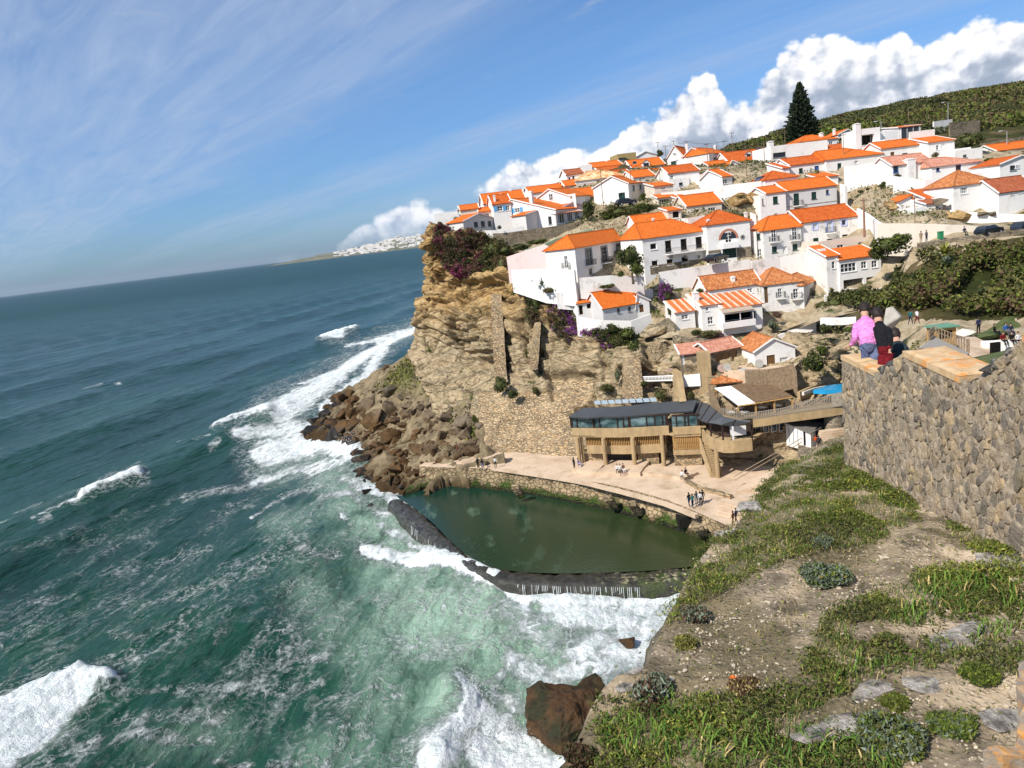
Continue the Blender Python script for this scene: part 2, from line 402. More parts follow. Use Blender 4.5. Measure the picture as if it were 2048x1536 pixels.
def sea_height(P,r):
 s = P @ WDIR; c = P @ CDIR
 wob = (vnoise(np.stack([c / 60,s / 200,0 * s],-1)) - .5) * 16 + (vnoise(np.stack([c / 17,s / 60,0 * s + 4],-1)) - .5) * 3
 ph = 2 * np.pi * (s + 107 + wob * sstep(20,90,abs(s + 107))) / 52.0
 env = 0.45 + 0.75 * vnoise(np.stack([c / 55 + 9,s / 110,0 * s + 2],-1))
 h = (((np.cos(ph) + 1) / 2) ** 2.1 - .3) * 2.3 * env * sstep(-10,-35,P[:,0] + 0.0)
 ch = (ridged(np.stack([s / 9,c / 26,0 * s],-1),3) - .5) * 1.0
 ch2 = (ridged(np.stack([s / 3.2 + .3 * c / 9,c / 7,0 * s + 7],-1),3) - .5) * .50
 ch3 = (fbm(np.stack([s / 1.3,c / 2.2,0 * s + 3],-1),3) - .5) * .30
 return h * sstep(1800,500,r) + ch * sstep(1500,300,r) + ch2 * sstep(600,150,r) + ch3 * sstep(260,80,r)
def m_sea(t):
 P = t.pos(); foam = t.attr('foam'); milk = t.attr('milk')
 pr = t.mapping(P,rot=(0,0,math.radians(14)))            # x across the swell, y along the crests
 dist = t.vmath('LENGTH',P)
 warp = t.noise(pr,0.25,4,0.6)
 pw = t.vmath('ADD',t.mapping(pr,scale=(1,.42,1)),t.vmath('MULTIPLY',t.comb(warp,t.noise(pr,0.31,3,.6),0),(5.0,4.0,0)))
 pw2 = t.vmath('ADD',pw,t.vmath('MULTIPLY',t.comb(t.noise(pr,1.3,4,.7),t.noise(pr,1.1,4,.7),0),(1.1,1.1,0)))
 def lace(sc,w):
  e = t.vor(pw2,sc,'DISTANCE_TO_EDGE'); return t.mapr(e,w,0.0,smooth=True)
 l1 = lace(0.42,0.11); l2 = lace(1.0,0.13)
 patch = t.noise(pw,0.16,5,0.62); fine = t.noise(pr,1.6,6,0.68)
 amt = t.math('ADD',foam,t.math('MULTIPLY',t.math('SUBTRACT',patch,0.5),0.9))
 web = t.math('MAXIMUM',l1,t.math('MULTIPLY',l2,0.7))
 web = t.math('MULTIPLY',web,t.mapr(fine,0.38,0.62))
 webm = t.math('MULTIPLY',web,t.mapr(amt,0.20,0.52,smooth=True))
 solid0 = t.mapr(t.math('ADD',t.math('MULTIPLY',foam,1.15),t.math('ADD',t.math('MULTIPLY',t.math('SUBTRACT',t.noise(pw2,.55,9,0.74),0.5),2.1),t.math('MULTIPLY',l1,.16))),0.60,1.12,smooth=True)
 solid = t.math('MULTIPLY',solid0,t.mapr(t.math('SUBTRACT',fine,t.math('MULTIPLY',foam,.22)),.62,.40,.55,1.0))
 mask = t.math('MAXIMUM',solid,t.math('MULTIPLY',webm,0.8),clamp=True)
 # far whitecaps
 deep = t.mix(t.mapr(dist,60,400,smooth=True),(0.008,0.048,0.029),(0.003,0.040,0.035))
 deep = t.mix(t.mapr(dist,500,5000),deep,(0.001,0.040,0.044))
 tone = t.noise(t.mapping(pr,scale=(1,.3,1)),0.03,5,0.6)
 deep = t.mix(t.mapr(tone,.35,.65),t.mix(1.0,deep,(.62,.68,.74),'MULTIPLY'),t.mix(1.0,deep,(1.3,1.22,1.1),'MULTIPLY'))
 mk = t.math('MULTIPLY',milk,t.mapr(t.noise(pw2,0.16,7,0.68),0.30,0.56))
 water = t.mix(mk,deep,(0.27,0.40,0.29))
 fcol = t.mix(t.mapr(t.noise(pr,0.7,7,0.7),.3,.62),(0.50,0.58,0.56),(0.86,0.88,0.87))
 col = t.mix(mask,water,fcol)
 fade = t.mapr(dist,100,900,1.0,0.55)
 h = t.math('ADD',t.math('MULTIPLY',t.noise(t.mapping(pr,scale=(1,.45,1)),0.9,5,0.62),0.55),t.math('MULTIPLY',t.noise(t.mapping(pr,scale=(1,.35,1)),0.13,4,0.55),3.2))
 h = t.math('ADD',h,t.math('MULTIPLY',mask,0.14))
 h = t.math('ADD',h,t.math('MULTIPLY',t.math('MULTIPLY',mask,t.noise(pr,2.4,6,.7)),0.5))
 return {'Base Color': col,'Roughness': t.math('ADD',t.mapr(dist,80,1500,.16,.36),t.math('MULTIPLY',mask,.6)),'IOR': 1.33,'Specular IOR Level': t.math('SUBTRACT',t.mapr(dist,80,700,.34,.06),t.math('MULTIPLY',mask,.3)),
   'Normal': t.bump(h,fade,0.8)}
M_SEA = mat('sea_water',m_sea)
def build_sea():
 NR,NCc = 540,680
 sv = np.linspace(0,1,NR)
 sp = np.concatenate([np.linspace(1.15,0.02,NR - 24),np.geomspace(0.0185,EYE / 31000,24)]); r = EYE / sp
 a = np.radians(np.concatenate([np.linspace(-80,-44,12)[:-1],np.linspace(-44,27,NCc - 22),np.linspace(27,85,12)[1:]]))
 Rr,A = np.meshgrid(r,a,indexing='ij')
 X = Rr * np.sin(A); Y = Rr * np.cos(A)
 P = np.stack([X.ravel(),Y.ravel()],-1); rr = Rr.ravel()
 x,y = PXA(np.c_[P,np.zeros(len(P))])
 j = (fbm(np.c_[P / 5.0,np.zeros(len(P))],4) - .5); j2 = (fbm(np.c_[P / 5.0,np.ones(len(P)) * 9],4) - .5)
 sc = np.clip(16000 / rr / 9,5,80)
 xx = x + j * sc; yy = y + j2 * sc * .6
 near = (rr < 1200)
 foam = np.zeros(len(P)); milk = np.zeros(len(P))
 foam[near] = np.maximum(paint(FOAM,xx[near],yy[near],.75),.62 * paint([(l,a * 2.1,b * 2.1,min(s,1)) for l,a,b,s in FOAM if s > .8],xx[near],yy[near],.9)); milk[near] = paint(MILK,xx[near],yy[near],.8)
 amb = sstep(210,90,rr) * .30 + .02; foam = np.maximum(foam,amb)
 # scattered whitecaps well offshore
 z = sea_height(P,rr)
 strong = sstep(.85,1.15,foam)
 lump = ridged(np.c_[P / 2.4,np.zeros(len(P))],4)
 z += strong * sstep(600,200,rr) * (0.12 + (lump - .5) * .45)
 def rise(line,w0,w1,hh):
  nonlocal z
  d,tt = segdist(xx,yy,line); w = w0 + (w1 - w0) * tt
  z += np.where(near,hh * np.exp(-(d / w) ** 2) * (0.85 + .3 * (lump)),0)
 rise([(-60,1500),(60,1430),(150,1385),(215,1393)],50,26,1.5); rise([(905,1380),(925,1430),(870,1530)],34,60,1.1); rise([(172,1012),(282,962)],9,9,.8)
 rise([(860,1110),(985,1165)],20,20,1.2); rise([(636,688),(712,662)],8,8,2.0); rise([(440,868),(540,835)],16,14,1.2); rise([(640,890),(720,890)],18,18,.9); rise([(450,840),(640,740)],8,8,.6)
 z = np.where(rr > 2500,z * 0,z)
 V = np.c_[P,z]
 o = bulk('sea',V,gridfaces(NR,len(a))[:,::-1],M_SEA,smooth=True,attrs={'foam': foam,'milk': milk})
 tag(o,kind='structure')
build_sea()
def spray():
 rg = np.random.RandomState(44); V = []
 for line,n,rad,hh in (([(0,1476),(60,1435),(120,1405),(160,1385),(225,1393)],2600,1.6,2.6),([(130,1440),(190,1410),(240,1390)],900,1.2,1.2),([(925,1370),(950,1400),(955,1440),(930,1490),(890,1530)],2600,1.3,1.8),([(985,1450),(1040,1480)],700,1.3,1.0),([(690,905),(715,890),(735,885)],900,2.2,3.0),([(172,1012),(282,962)],700,1.2,1.4),([(860,1108),(925,1145),(985,1165)],900,1.2,1.4),([(436,870),(540,835)],700,2.5,1.8),([(640,686),(710,662)],500,3.5,3.0)):
  L = np.array(line,float); t = rg.rand(n) * (len(L) - 1); i = np.minimum(t.astype(int),len(L) - 2); f = (t - i)[:,None]; q = L[i] * (1 - f) + L[i + 1] * f
  P = np.array([G(a,b,0.2) for a,b in q]); P[:,:2] += rg.normal(size=(n,2)) * rad * .5; P[:,2] += .3 + hh * rg.rand(n) ** 2.2
  V.append(np.c_[P,np.full(n,1.0 if hh < 2.9 else 1.8)])
 C = np.concatenate(V); n = len(C); R = (.012 + .045 * rg.rand(n) ** 3)[:,None] * C[:,3:]
 T_ = np.array([[1,0,-.5],[-.6,.9,-.5],[-.6,-.9,-.5],[0,0,1]]); VV = (C[:,None,:3] + T_[None] * R[:,None]).reshape(-1,3); b = np.arange(n)[:,None] * 4
 F = np.concatenate([b + np.array(f) for f in ((0,1,3),(1,2,3),(2,0,3),(0,2,1))],1).reshape(-1,3)
 o = bulk('spray',VV,F,plain('spray_white',(.8,.82,.82),.6)); tag(o,kind='stuff')
spray()
# ------------------------------------------------------------------ ground and rock materials
def m_scrub(t):
 P = t.pos(); n = t.noise(P,0.09,6,0.62); n2 = t.noise(P,0.9,6,0.7)
 c = t.ramp(t.math('ADD',t.math('MULTIPLY',n,.7),t.math('MULTIPLY',n2,.3)),[(.34,(.018,.026,.008)),(.46,(.038,.045,.012)),(.54,(.075,.062,.026)),(.62,(.13,.10,.055)),(.75,(.045,.05,.016))])
 return {'Base Color': c,'Roughness': .95,'Specular IOR Level': .1,'Normal': t.bump(t.noise(P,.8,6,.7),.8,.8)}
M_SCRUB = mat('scrub_ground',m_scrub)
def m_earth(t):
 P = t.pos(); n = t.noise(P,0.35,7,0.66); v = t.vor(P,1.3)
 c = t.ramp(n,[(.3,(.15,.12,.075)),(.45,(.29,.225,.14)),(.58,(.40,.33,.225)),(.72,(.24,.19,.12))])
 g = t.noise(P,.22,5,.6)
 c = t.mix(t.mapr(g,.56,.64),c,(.055,.062,.022))
 return {'Base Color': c,'Roughness': .95,'Specular IOR Level': .1,'Normal': t.bump(t.math('ADD',n,t.math('MULTIPLY',v,.3)),.9,.6)}
M_EARTH = mat('dry_earth',m_earth)
def m_cliff(t):
 P = t.pos(); X,Y,Z = t.sep(P)
 w = t.noise(P,.12,4,.6)
 zz = t.math('ADD',Z,t.math('ADD',t.math('MULTIPLY',X,-.10),t.math('MULTIPLY',w,5.0)))
 bed = t.noise(t.comb(t.math('MULTIPLY',X,.05),t.math('MULTIPLY',Y,.05),t.math('MULTIPLY',zz,.9)),1.0,6,.66)
 thin = t.noise(t.comb(t.math('MULTIPLY',X,.15),t.math('MULTIPLY',Y,.15),t.math('MULTIPLY',zz,4.2)),1.0,4,.6)
 n = t.noise(P,.5,8,.68); n3 = t.noise(P,2.6,6,.7)
 hi = t.mapr(t.math('ADD',Z,t.math('MULTIPLY',t.math('SUBTRACT',n,.5),18)),18,29,smooth=True)
 och = t.ramp(bed,[(.32,(.20,.115,.045)),(.42,(.46,.28,.105)),(.50,(.62,.42,.19)),(.58,(.38,.24,.10)),(.68,(.62,.47,.26))])
 gry = t.ramp(bed,[(.32,(.23,.18,.115)),(.42,(.43,.335,.205)),(.52,(.56,.44,.275)),(.64,(.36,.295,.195))])
 c = t.mix(hi,gry,och)
 c = t.mix(t.mapr(n,.42,.66,.0,.6),c,t.mix(1.0,c,(.62,.60,.58),'MULTIPLY'))
 c = t.mix(t.mapr(n3,.53,.66,0,.6),c,(.12,.088,.05)); c = t.mix(t.mapr(t.noise(P,1.1,7,.72),.50,.62,0,.45),c,(.17,.125,.07))
 st = t.noise(t.mapping(P,scale=(.9,.9,.07)),1.0,5,.6)
 c = t.mix(t.mapr(st,.60,.72,0,.45),c,(.14,.12,.085))
 lay = t.mapr(thin,.60,.68,0,.7)
 c = t.mix(lay,c,(.09,.06,.03))
 moss = t.math('MULTIPLY',t.mapr(t.noise(P,.3,5,.65),.57,.66),t.mapr(t.sep(t.node('ShaderNodeNewGeometry').outputs['Normal'])[2],.05,.5))
 c = t.mix(moss,c,(.06,.065,.018))
 crk = t.vor(t.mapping(t.vmath('ADD',P,t.vmath('MULTIPLY',t.comb(n,w,n),(3.5,3.5,2.0))),scale=(.13,.13,.42)),1.0,'DISTANCE_TO_EDGE')
 ck = t.math('MULTIPLY',t.mapr(crk,.0,.018,1,0),t.mapr(t.noise(P,.35,3,.5),.42,.58))
 c = t.mix(t.math('MULTIPLY',ck,.55),c,(.05,.035,.02))
 h = t.math('ADD',t.math('MULTIPLY',thin,.7),t.math('ADD',t.math('MULTIPLY',n,1.0),t.math('MULTIPLY',n3,.35)))
 h = t.math('SUBTRACT',h,t.math('MULTIPLY',ck,.7))
 return {'Base Color': c,'Roughness': .93,'Specular IOR Level': .15,'Normal': t.bump(h,1.0,.75)}
M_CLIFF = mat('cliff_rock',m_cliff)
def m_mason(name,cols,sc=1.0,mortar=(.30,.25,.17)):
 def f(t):
  P = t.pos(); X,Y,Z = t.sep(P)
  q = t.comb(t.math('ADD',X,t.math('MULTIPLY',Y,.35)),t.math('MULTIPLY',Y,.4),t.math('MULTIPLY',Z,2.0))
  q = t.vmath('ADD',q,t.vmath('MULTIPLY',t.comb(t.noise(P,1.2,3),t.noise(P,1.5,3),0),(.5,.5,0)))
  e = t.vor(q,2.3 * sc,'DISTANCE_TO_EDGE'); cc = t.vor(q,2.3 * sc,'F1','Color')
  r = t.sep(cc)[0]
  c = t.ramp(r,[(0,cols[0]),(.35,cols[1]),(.7,cols[2]),(1,cols[3])])
  c = t.mix(1.0,c,(1.22,1.18,1.1),'MULTIPLY')
  n = t.noise(P,.25,6,.65)
  c = t.mix(t.mapr(n,.35,.65,0,.5),c,t.mix(1.0,c,(.6,.58,.55),'MULTIPLY'))
  j = t.mapr(e,.02,.09)
  c = t.mix(j,t.mix(t.mapr(n,.4,.6),mortar,tuple(x * .3 for x in mortar)),c)
  return {'Base Color': c,'Roughness': .95,'Specular IOR Level': .12,'Normal': t.bump(t.math('ADD',j,t.math('MULTIPLY',r,.5)),.8,.16)}
 return mat(name,f)
M_MASON = m_mason('rubble_masonry',[(.20,.155,.10),(.34,.26,.17),(.44,.34,.22),(.36,.24,.13)])
M_MASON_GREY = m_mason('grey_rubble_masonry',[(.14,.125,.10),(.24,.21,.165),(.33,.28,.21),(.20,.16,.11)])
M_CONC = mat('tan_concrete',lambda t: (lambda P,n: {'Base Color': t.mix(t.mapr(t.noise(t.mapping(P,scale=(1,1,.15)),1.2,5,.6),.45,.7,0,.5),t.mix(t.mapr(n,.3,.7),(.36,.25,.13),(.47,.345,.19)),(.24,.17,.10)),'Roughness': .9,'Specular IOR Level': .15,'Normal': t.bump(n,.4,.1)})(t.pos(),t.noise(t.pos(),1.6,7,.65)))
def m_terr(t):
 P = t.pos(); n = t.noise(P,.30,7,.62); n2 = t.noise(P,3,5,.65)
 c = t.ramp(n,[(.28,(.33,.225,.14)),(.42,(.52,.39,.27)),(.55,(.60,.46,.33)),(.7,(.42,.31,.20))])
 c = t.mix(t.mapr(n2,.55,.75,0,.4),c,(.27,.20,.13))
 e = t.vor(t.mapping(P,rot=(0,0,.5),scale=(.16,.22,.1)),1.0,'DISTANCE_TO_EDGE')
 c = t.mix(t.mapr(e,.002,.012,.18,0),c,(.25,.19,.13))
 return {'Base Color': c,'Roughness': .9,'Specular IOR Level': .15,'Normal': t.bump(t.math('ADD',n,n2),.35,.12)}
M_TERR = mat('worn_terrace_stone',m_terr)
def m_quay(t):
 P = t.pos(); X,Y,Z = t.sep(P); n = t.noise(P,.5,7,.66); v = t.vor(t.mapping(P,scale=(1,1,1.5)),1.3,'DISTANCE_TO_EDGE')
 c = t.ramp(n,[(.3,(.13,.09,.05)),(.45,(.29,.215,.125)),(.6,(.40,.30,.18)),(.75,(.22,.16,.09))])
 c = t.mix(t.mapr(v,0,.06,.6,0),c,(.08,.06,.035))
 zz = t.math('ADD',Z,t.math('MULTIPLY',t.math('SUBTRACT',t.noise(P,.25,5,.6),.5),3.5))
 c = t.mix(t.mapr(zz,2.9,2.1),c,t.mix(t.mapr(n,.4,.6),(.05,.085,.012),(.045,.035,.014)))
 c = t.mix(t.mapr(zz,1.8,1.35),c,(.016,.016,.010))
 return {'Base Color': c,'Roughness': t.mapr(zz,.6,2.0,.45,.92),'Specular IOR Level': .25,'Normal': t.bump(t.math('ADD',n,t.mapr(v,0,.1)),.8,.3)}
M_QUAY = mat('quay_stone',m_quay)
def m_boulder(t):
 P = t.pos(); X,Y,Z = t.sep(P); o = t.coord('Object'); n = t.noise(P,.7,7,.68); n2 = t.noise(P,4,5,.7); r = t.rnd()
 c = t.ramp(t.math('ADD',t.math('MULTIPLY',n,.75),t.math('MULTIPLY',r,.25)),[(.3,(.05,.04,.028)),(.45,(.12,.095,.066)),(.6,(.21,.17,.118)),(.75,(.11,.09,.063))])
 wet = t.math('ADD',Z,t.math('ADD',t.math('MULTIPLY',t.math('SUBTRACT',n,.5),7),t.math('MULTIPLY',t.math('ADD',X,14),.07)))
 c = t.mix(t.mapr(wet,9.5,4.0),c,t.mix(t.mapr(n,.4,.62),(.055,.030,.011),(.115,.062,.022)))
 c = t.mix(t.mapr(wet,1.6,.6),c,(.016,.013,.010))
 h = t.math('ADD',t.math('MULTIPLY',n,.8),t.math('MULTIPLY',n2,.25))
 return {'Base Color': c,'Roughness': t.mapr(wet,.5,4,.45,.92),'Specular IOR Level': .22,'Normal': t.bump(h,.8,.3)}
M_BOULDER = mat('boulder_rock',m_boulder)
# ------------------------------------------------------------------ cliff: surveyed profile columns, top to bottom
CL = [
[(905,440,176),(890,480,179),(885,520,179),(880,560,177),(876,620,173),(872,660,172),(868,700,170),(868,740,168),(868,800,166),(868,850,164)],
[(870,450,153),(852,485,153),(849,520,152.5),(845,560,151.5),(838,610,151),(832,655,150.5),(831,695,149.5),(838,740,148),(846,790,147),(850,850,146)],
[(886,455,150.5),(878,490,148.5),(876,525,147.5),(874,565,147),(868,615,146),(864,655,144),(866,700,142.5),(872,745,140),(876,800,137),(880,850,134)],
[(925,463,147.5),(925,500,145),(925,540,143.5),(922,575,143),(920,620,141),(918,660,139.5),(922,710,138),(926,760,135),(930,820,130),(934,880,126)],
[(970,468,145),(968,510,142),(968,545,140),(965,580,139),(962,625,137),(960,670,134.5),(965,720,132.5),(966,775,128),(966,840,122.5),(966,902,119)],
[(1012,478,143),(1006,530,137.5),(1003,565,135.5),(1000,600,134.5),(1000,640,132.5),(1000,690,129.5),(1000,740,126.5),(1000,800,122),(1000,855,120),(1000,909,118.3)],
[(1048,548,134),(1046,580,131.5),(1046,610,130),(1046,640,129),(1046,680,127),(1048,720,125),(1050,765,122.5),(1050,820,119),(1050,868,117.5),(1050,912,116)],
[(1105,592,129.5),(1104,616,127.5),(1104,640,126),(1105,665,124.5),(1106,700,123),(1108,745,120.5),(1110,785,118),(1110,830,116),(1110,875,114.3),(1110,915,113.2)],
[(1172,654,121),(1172,662,120),(1172,680,119.2),(1172,705,118),(1174,735,117),(1176,765,115.7),(1178,800,114.2),(1178,840,113),(1178,880,112),(1178,918,110.8)],
[(1252,668,117.5),(1252,684,115.5),(1252,705,114.4),(1252,730,113.5),(1252,755,112.6),(1252,780,111.6),(1252,810,110.8),(1252,850,110),(1252,890,109),(1252,928,108.2)],
[(1332,684,114.5),(1332,692,112.5),(1332,705,110.5),(1332,730,109.5),(1332,755,108.8),(1332,785,107.8),(1332,815,107),(1332,850,106),(1332,890,105),(1332,935,104)],
[(1420,690,111),(1420,708,108.5),(1420,730,106),(1420,755,105),(1420,780,104.4),(1420,810,103.6),(1420,840,103),(1420,870,102.4),(1420,905,101.6),(1420,945,100.5)],
[(1500,680,110),(1500,715,107),(1500,745,104),(1500,770,102.6),(1500,795,101.8),(1500,820,101),(1500,845,100.4),(1500,880,99.8),(1500,915,99),(1500,950,97.5)],
[(1585,660,112),(1585,700,106),(1585,740,102.5),(1585,765,101.5),(1585,790,100.8),(1585,815,100),(1585,840,99),(1585,870,98),(1585,900,97),(1585,935,95)],
[(1690,640,112),(1690,690,106),(1690,730,102),(1690,755,101),(1690,780,99.8),(1690,805,99),(1690,830,98),(1690,860,97),(1690,890,96),(1690,925,94)],
]
def resample(C,nu,nv):
 C = np.array(C,float)                                     # cols, rows, 3
 def cat(A,n):
  k = len(A); t = np.linspace(0,k - 1,n); i = np.minimum(t.astype(int),k - 2); f = (t - i)[:,None,None]
  p0 = A[np.maximum(i - 1,0)]; p1 = A[i]; p2 = A[i + 1]; p3 = A[np.minimum(i + 2,k - 1)]
  m1 = (p2 - p0) / 2; m2 = (p3 - p1) / 2
  return (2 * f**3 - 3 * f**2 + 1) * p1 + (f**3 - 2 * f**2 + f) * m1 + (-2 * f**3 + 3 * f**2) * p2 + (f**3 - f**2) * m2
 A = cat(C,nu); A = cat(A.transpose(1,0,2),nv); return A   # rows, cols, 3
# hollows and overhangs: (x0,y0,x1,y1,depth m)
RECESS = [(905,640,960,690,2.2),(912,590,935,640,1.6),(870,535,900,560,1.4),(925,560,1000,576,1.6),(1085,742,1180,752,2.0),(1100,752,1178,800,1.2),(1230,728,1300,745,2.2),(1285,690,1345,760,2.4),(1200,690,1208,760,1.2),(1180,745,1190,835,1.4),(1090,560,1120,600,1.2),
  (1044,640,1056,700,1.4),(1000,640,1016,760,1.0),(1260,745,1330,790,1.6),(1075,690,1082,740,1.2),(918,700,1000,708,1.6),(850,560,950,566,.9),(1150,812,1300,830,.8),(955,716,1010,730,1.6)]
MASON = [(958,785,1160,930),(990,600,1012,800),(1030,790,1090,860),(1160,800,1200,870),(1255,720,1288,800),(1100,750,1180,815)]
def build_cliff():
 nu,nv = 540,340
 A = resample(CL,nu,nv); shp = A.shape[:2]; A = A.reshape(-1,3)
 Rv = fw[None] + CR[None] * ((A[:,0] - 1024) / FPX)[:,None] - CU[None] * ((A[:,1] - 768) / FPX)[:,None]
 P = CE + Rv * A[:,2:3]
 Q = P.reshape(*shp,3); du = np.gradient(Q,axis=1); dv = np.gradient(Q,axis=0)
 N = np.cross(dv,du); N /= np.linalg.norm(N,axis=-1,keepdims=True); N = N.reshape(-1,3)
 if np.mean(N @ (CE - P.mean(0))) < 0: N = -N
 x,y = A[:,0],A[:,1]
 w = fbm(P * .12,3)
 zz = P[:,2] - .10 * P[:,0] + 5 * w
 mas = np.zeros(len(P))
 for a in MASON: mas = np.maximum(mas,sstep(a[0] - 3,a[0] + 3,x) * sstep(a[2] + 3,a[2] - 3,x) * sstep(a[1] - 3,a[1] + 3,y) * sstep(a[3] + 3,a[3] - 3,y))
 bed = fbm(np.c_[P[:,0] * .06,P[:,1] * .06,zz * .75],3,.6); bed = np.round(bed * 9) / 9 * .6 + bed * .4
 bed2 = fbm(np.c_[P[:,0] * .12,P[:,1] * .12,zz * 2.8],2,.6)
 blk = vnoise(np.c_[P[:,0] * .28 + w * 2,P[:,1] * .28,zz * .38]); blk = np.round(blk * 5) / 5
 frac = vnoise(np.c_[P[:,0] * .16 + 3,P[:,1] * .16,zz * .1]); vert = 1 - sstep(.0,.05,np.abs(frac - .5))
 ln = (zz * .55 + fbm(P * .2,2) * 1.5) % 1.0; ledge = -1.3 * (1 - sstep(.0,.16,ln)) * sstep(.42,.58,fbm(np.c_[P[:,0] * .08,P[:,1] * .08,zz * .3 + 4],2))
 rough = .45 + .55 * sstep(17,27,P[:,2] + (w - .5) * 8)
 def hsh(i): return _val[(_perm[i.astype(np.int64) & 4095] * 7 + i.astype(np.int64) * 13) & 4095]
 bb = (P[:,2] - .10 * P[:,0] + (fbm(P * .06,3) - .5) * 9 + (fbm(P * .35 + 2,3) - .5) * .9) / 1.75; bi = np.floor(bb); bf = bb - bi; hb = hsh(bi + 900)
 u = (P[:,0] * .9 + P[:,1] * .45) * (.13 + .20 * hsh(bi + 300)) + hsh(bi + 77) * 9 + (fbm(P * .5 + 5,3) - .5) * 1.1; ui = np.floor(u); uf = u - ui; hk = hsh(bi * 57 + ui * 3 + 2000)
 jh = np.exp(-(np.minimum(bf,1 - bf) / .065) ** 2) * sstep(.3,.5,hsh(bi + 55)); jv = np.exp(-(np.minimum(uf,1 - uf) / .055) ** 2) * sstep(.35,.6,hk)
 d = (bed - .5) * (2.2 + 2.2 * rough) + (hb - .5) * 2.4 * rough + (hk - .5) * 1.7 * rough - jh * 1.2 - jv * .95 + (fbm(P * .55,4) - .5) * .8 * rough + (fbm(P * 1.7,4) - .5) * .45 - vert * .8
 amp = 1 - .8 * mas
 d = d * amp * (0.45 + .55 * sstep(870,700,y))
 for a in RECESS:
  jx = x + (fbm(P * .8,3) - .5) * 14; jy = y + (fbm(P * .8 + 9,3) - .5) * 10
  s = sstep(a[0] - 4,a[0] + 3,jx) * sstep(a[2] + 4,a[2] - 3,jx) * sstep(a[1] - 2,a[1] + 2,jy) * sstep(a[3] + 5,a[3] - 4,jy)
  d -= a[4] * s
 d = np.where(A[:,2] > 157,d * .4,d)
 P = P + N * d[:,None]
 F = gridfaces(*shp)
 fm = mas[F].mean(1) > .5
 o = bulk('cliff',P,F,[M_CLIFF,M_MASON],mi=fm.astype(int)); tag(o,kind='structure')
 return P.reshape(*shp,3),A.reshape(*shp,3)
CLP,CLA = build_cliff()
def cliff_at(x,y):
 d = (CLA[...,0] - x) ** 2 + (CLA[...,1] - y) ** 2; k = np.unravel_index(np.argmin(d),d.shape); return CLP[k]
def buttress(line,wpx,dep,label,group=None,m=None):        # masonry buttress: (x,y) top and bottom on the cliff face
 mb = MB(); K = 14; rg = random.Random(line[0][0])
 L = []; base = None
 for i in range(K):
  f = i / (K - 1); x = line[0][0] + (line[1][0] - line[0][0]) * f; y = line[0][1] + (line[1][1] - line[0][1]) * f
  z = line[0][2] + (line[1][2] - line[0][2]) * f
  p = W(x,y,z); hw = wpx / 2 / FPX * z * (1 + .25 * f); L.append((p,hw * (1 + rg.uniform(-.06,.06)),dep))
 for i in range(K - 1):
  (p,a,d),(q,b,e) = L[i],L[i + 1]
  mb.quad([p + (-a,0,0),q + (-b,0,0),q + (b,0,0),p + (a,0,0)])
  mb.quad([p + (-a,d,0),q + (-b,e,0),q + (-b,0,0),p + (-a,0,0)])
  mb.quad([p + (a,0,0),q + (b,0,0),q + (b,e,0),p + (a,d,0)])
 p,a,d = L[0]; mb.quad([p + (-a,0,0),p + (a,0,0),p + (a,d,0),p + (-a,d,0)])
 o = mb.build('stone_buttress',m or M_MASON); tag(o,label,'buttress',group); return o
buttress([(992,592,132.5),(1002,765,122.5)],21,5,'tall narrow masonry buttress rising beside the pale banded cliff')
buttress([(1076,648,123.0),(1068,740,121.0)],12,4,'slim broken masonry buttress right of the tall one')
buttress([(1268,722,110.5),(1270,800,107.5)],27,4,'square masonry pier standing below the overhanging boulder')
buttress([(1358,745,104.6),(1366,803,103.0)],11,3,'thin tan pillar at the end of the balustrade',m=M_CONC)
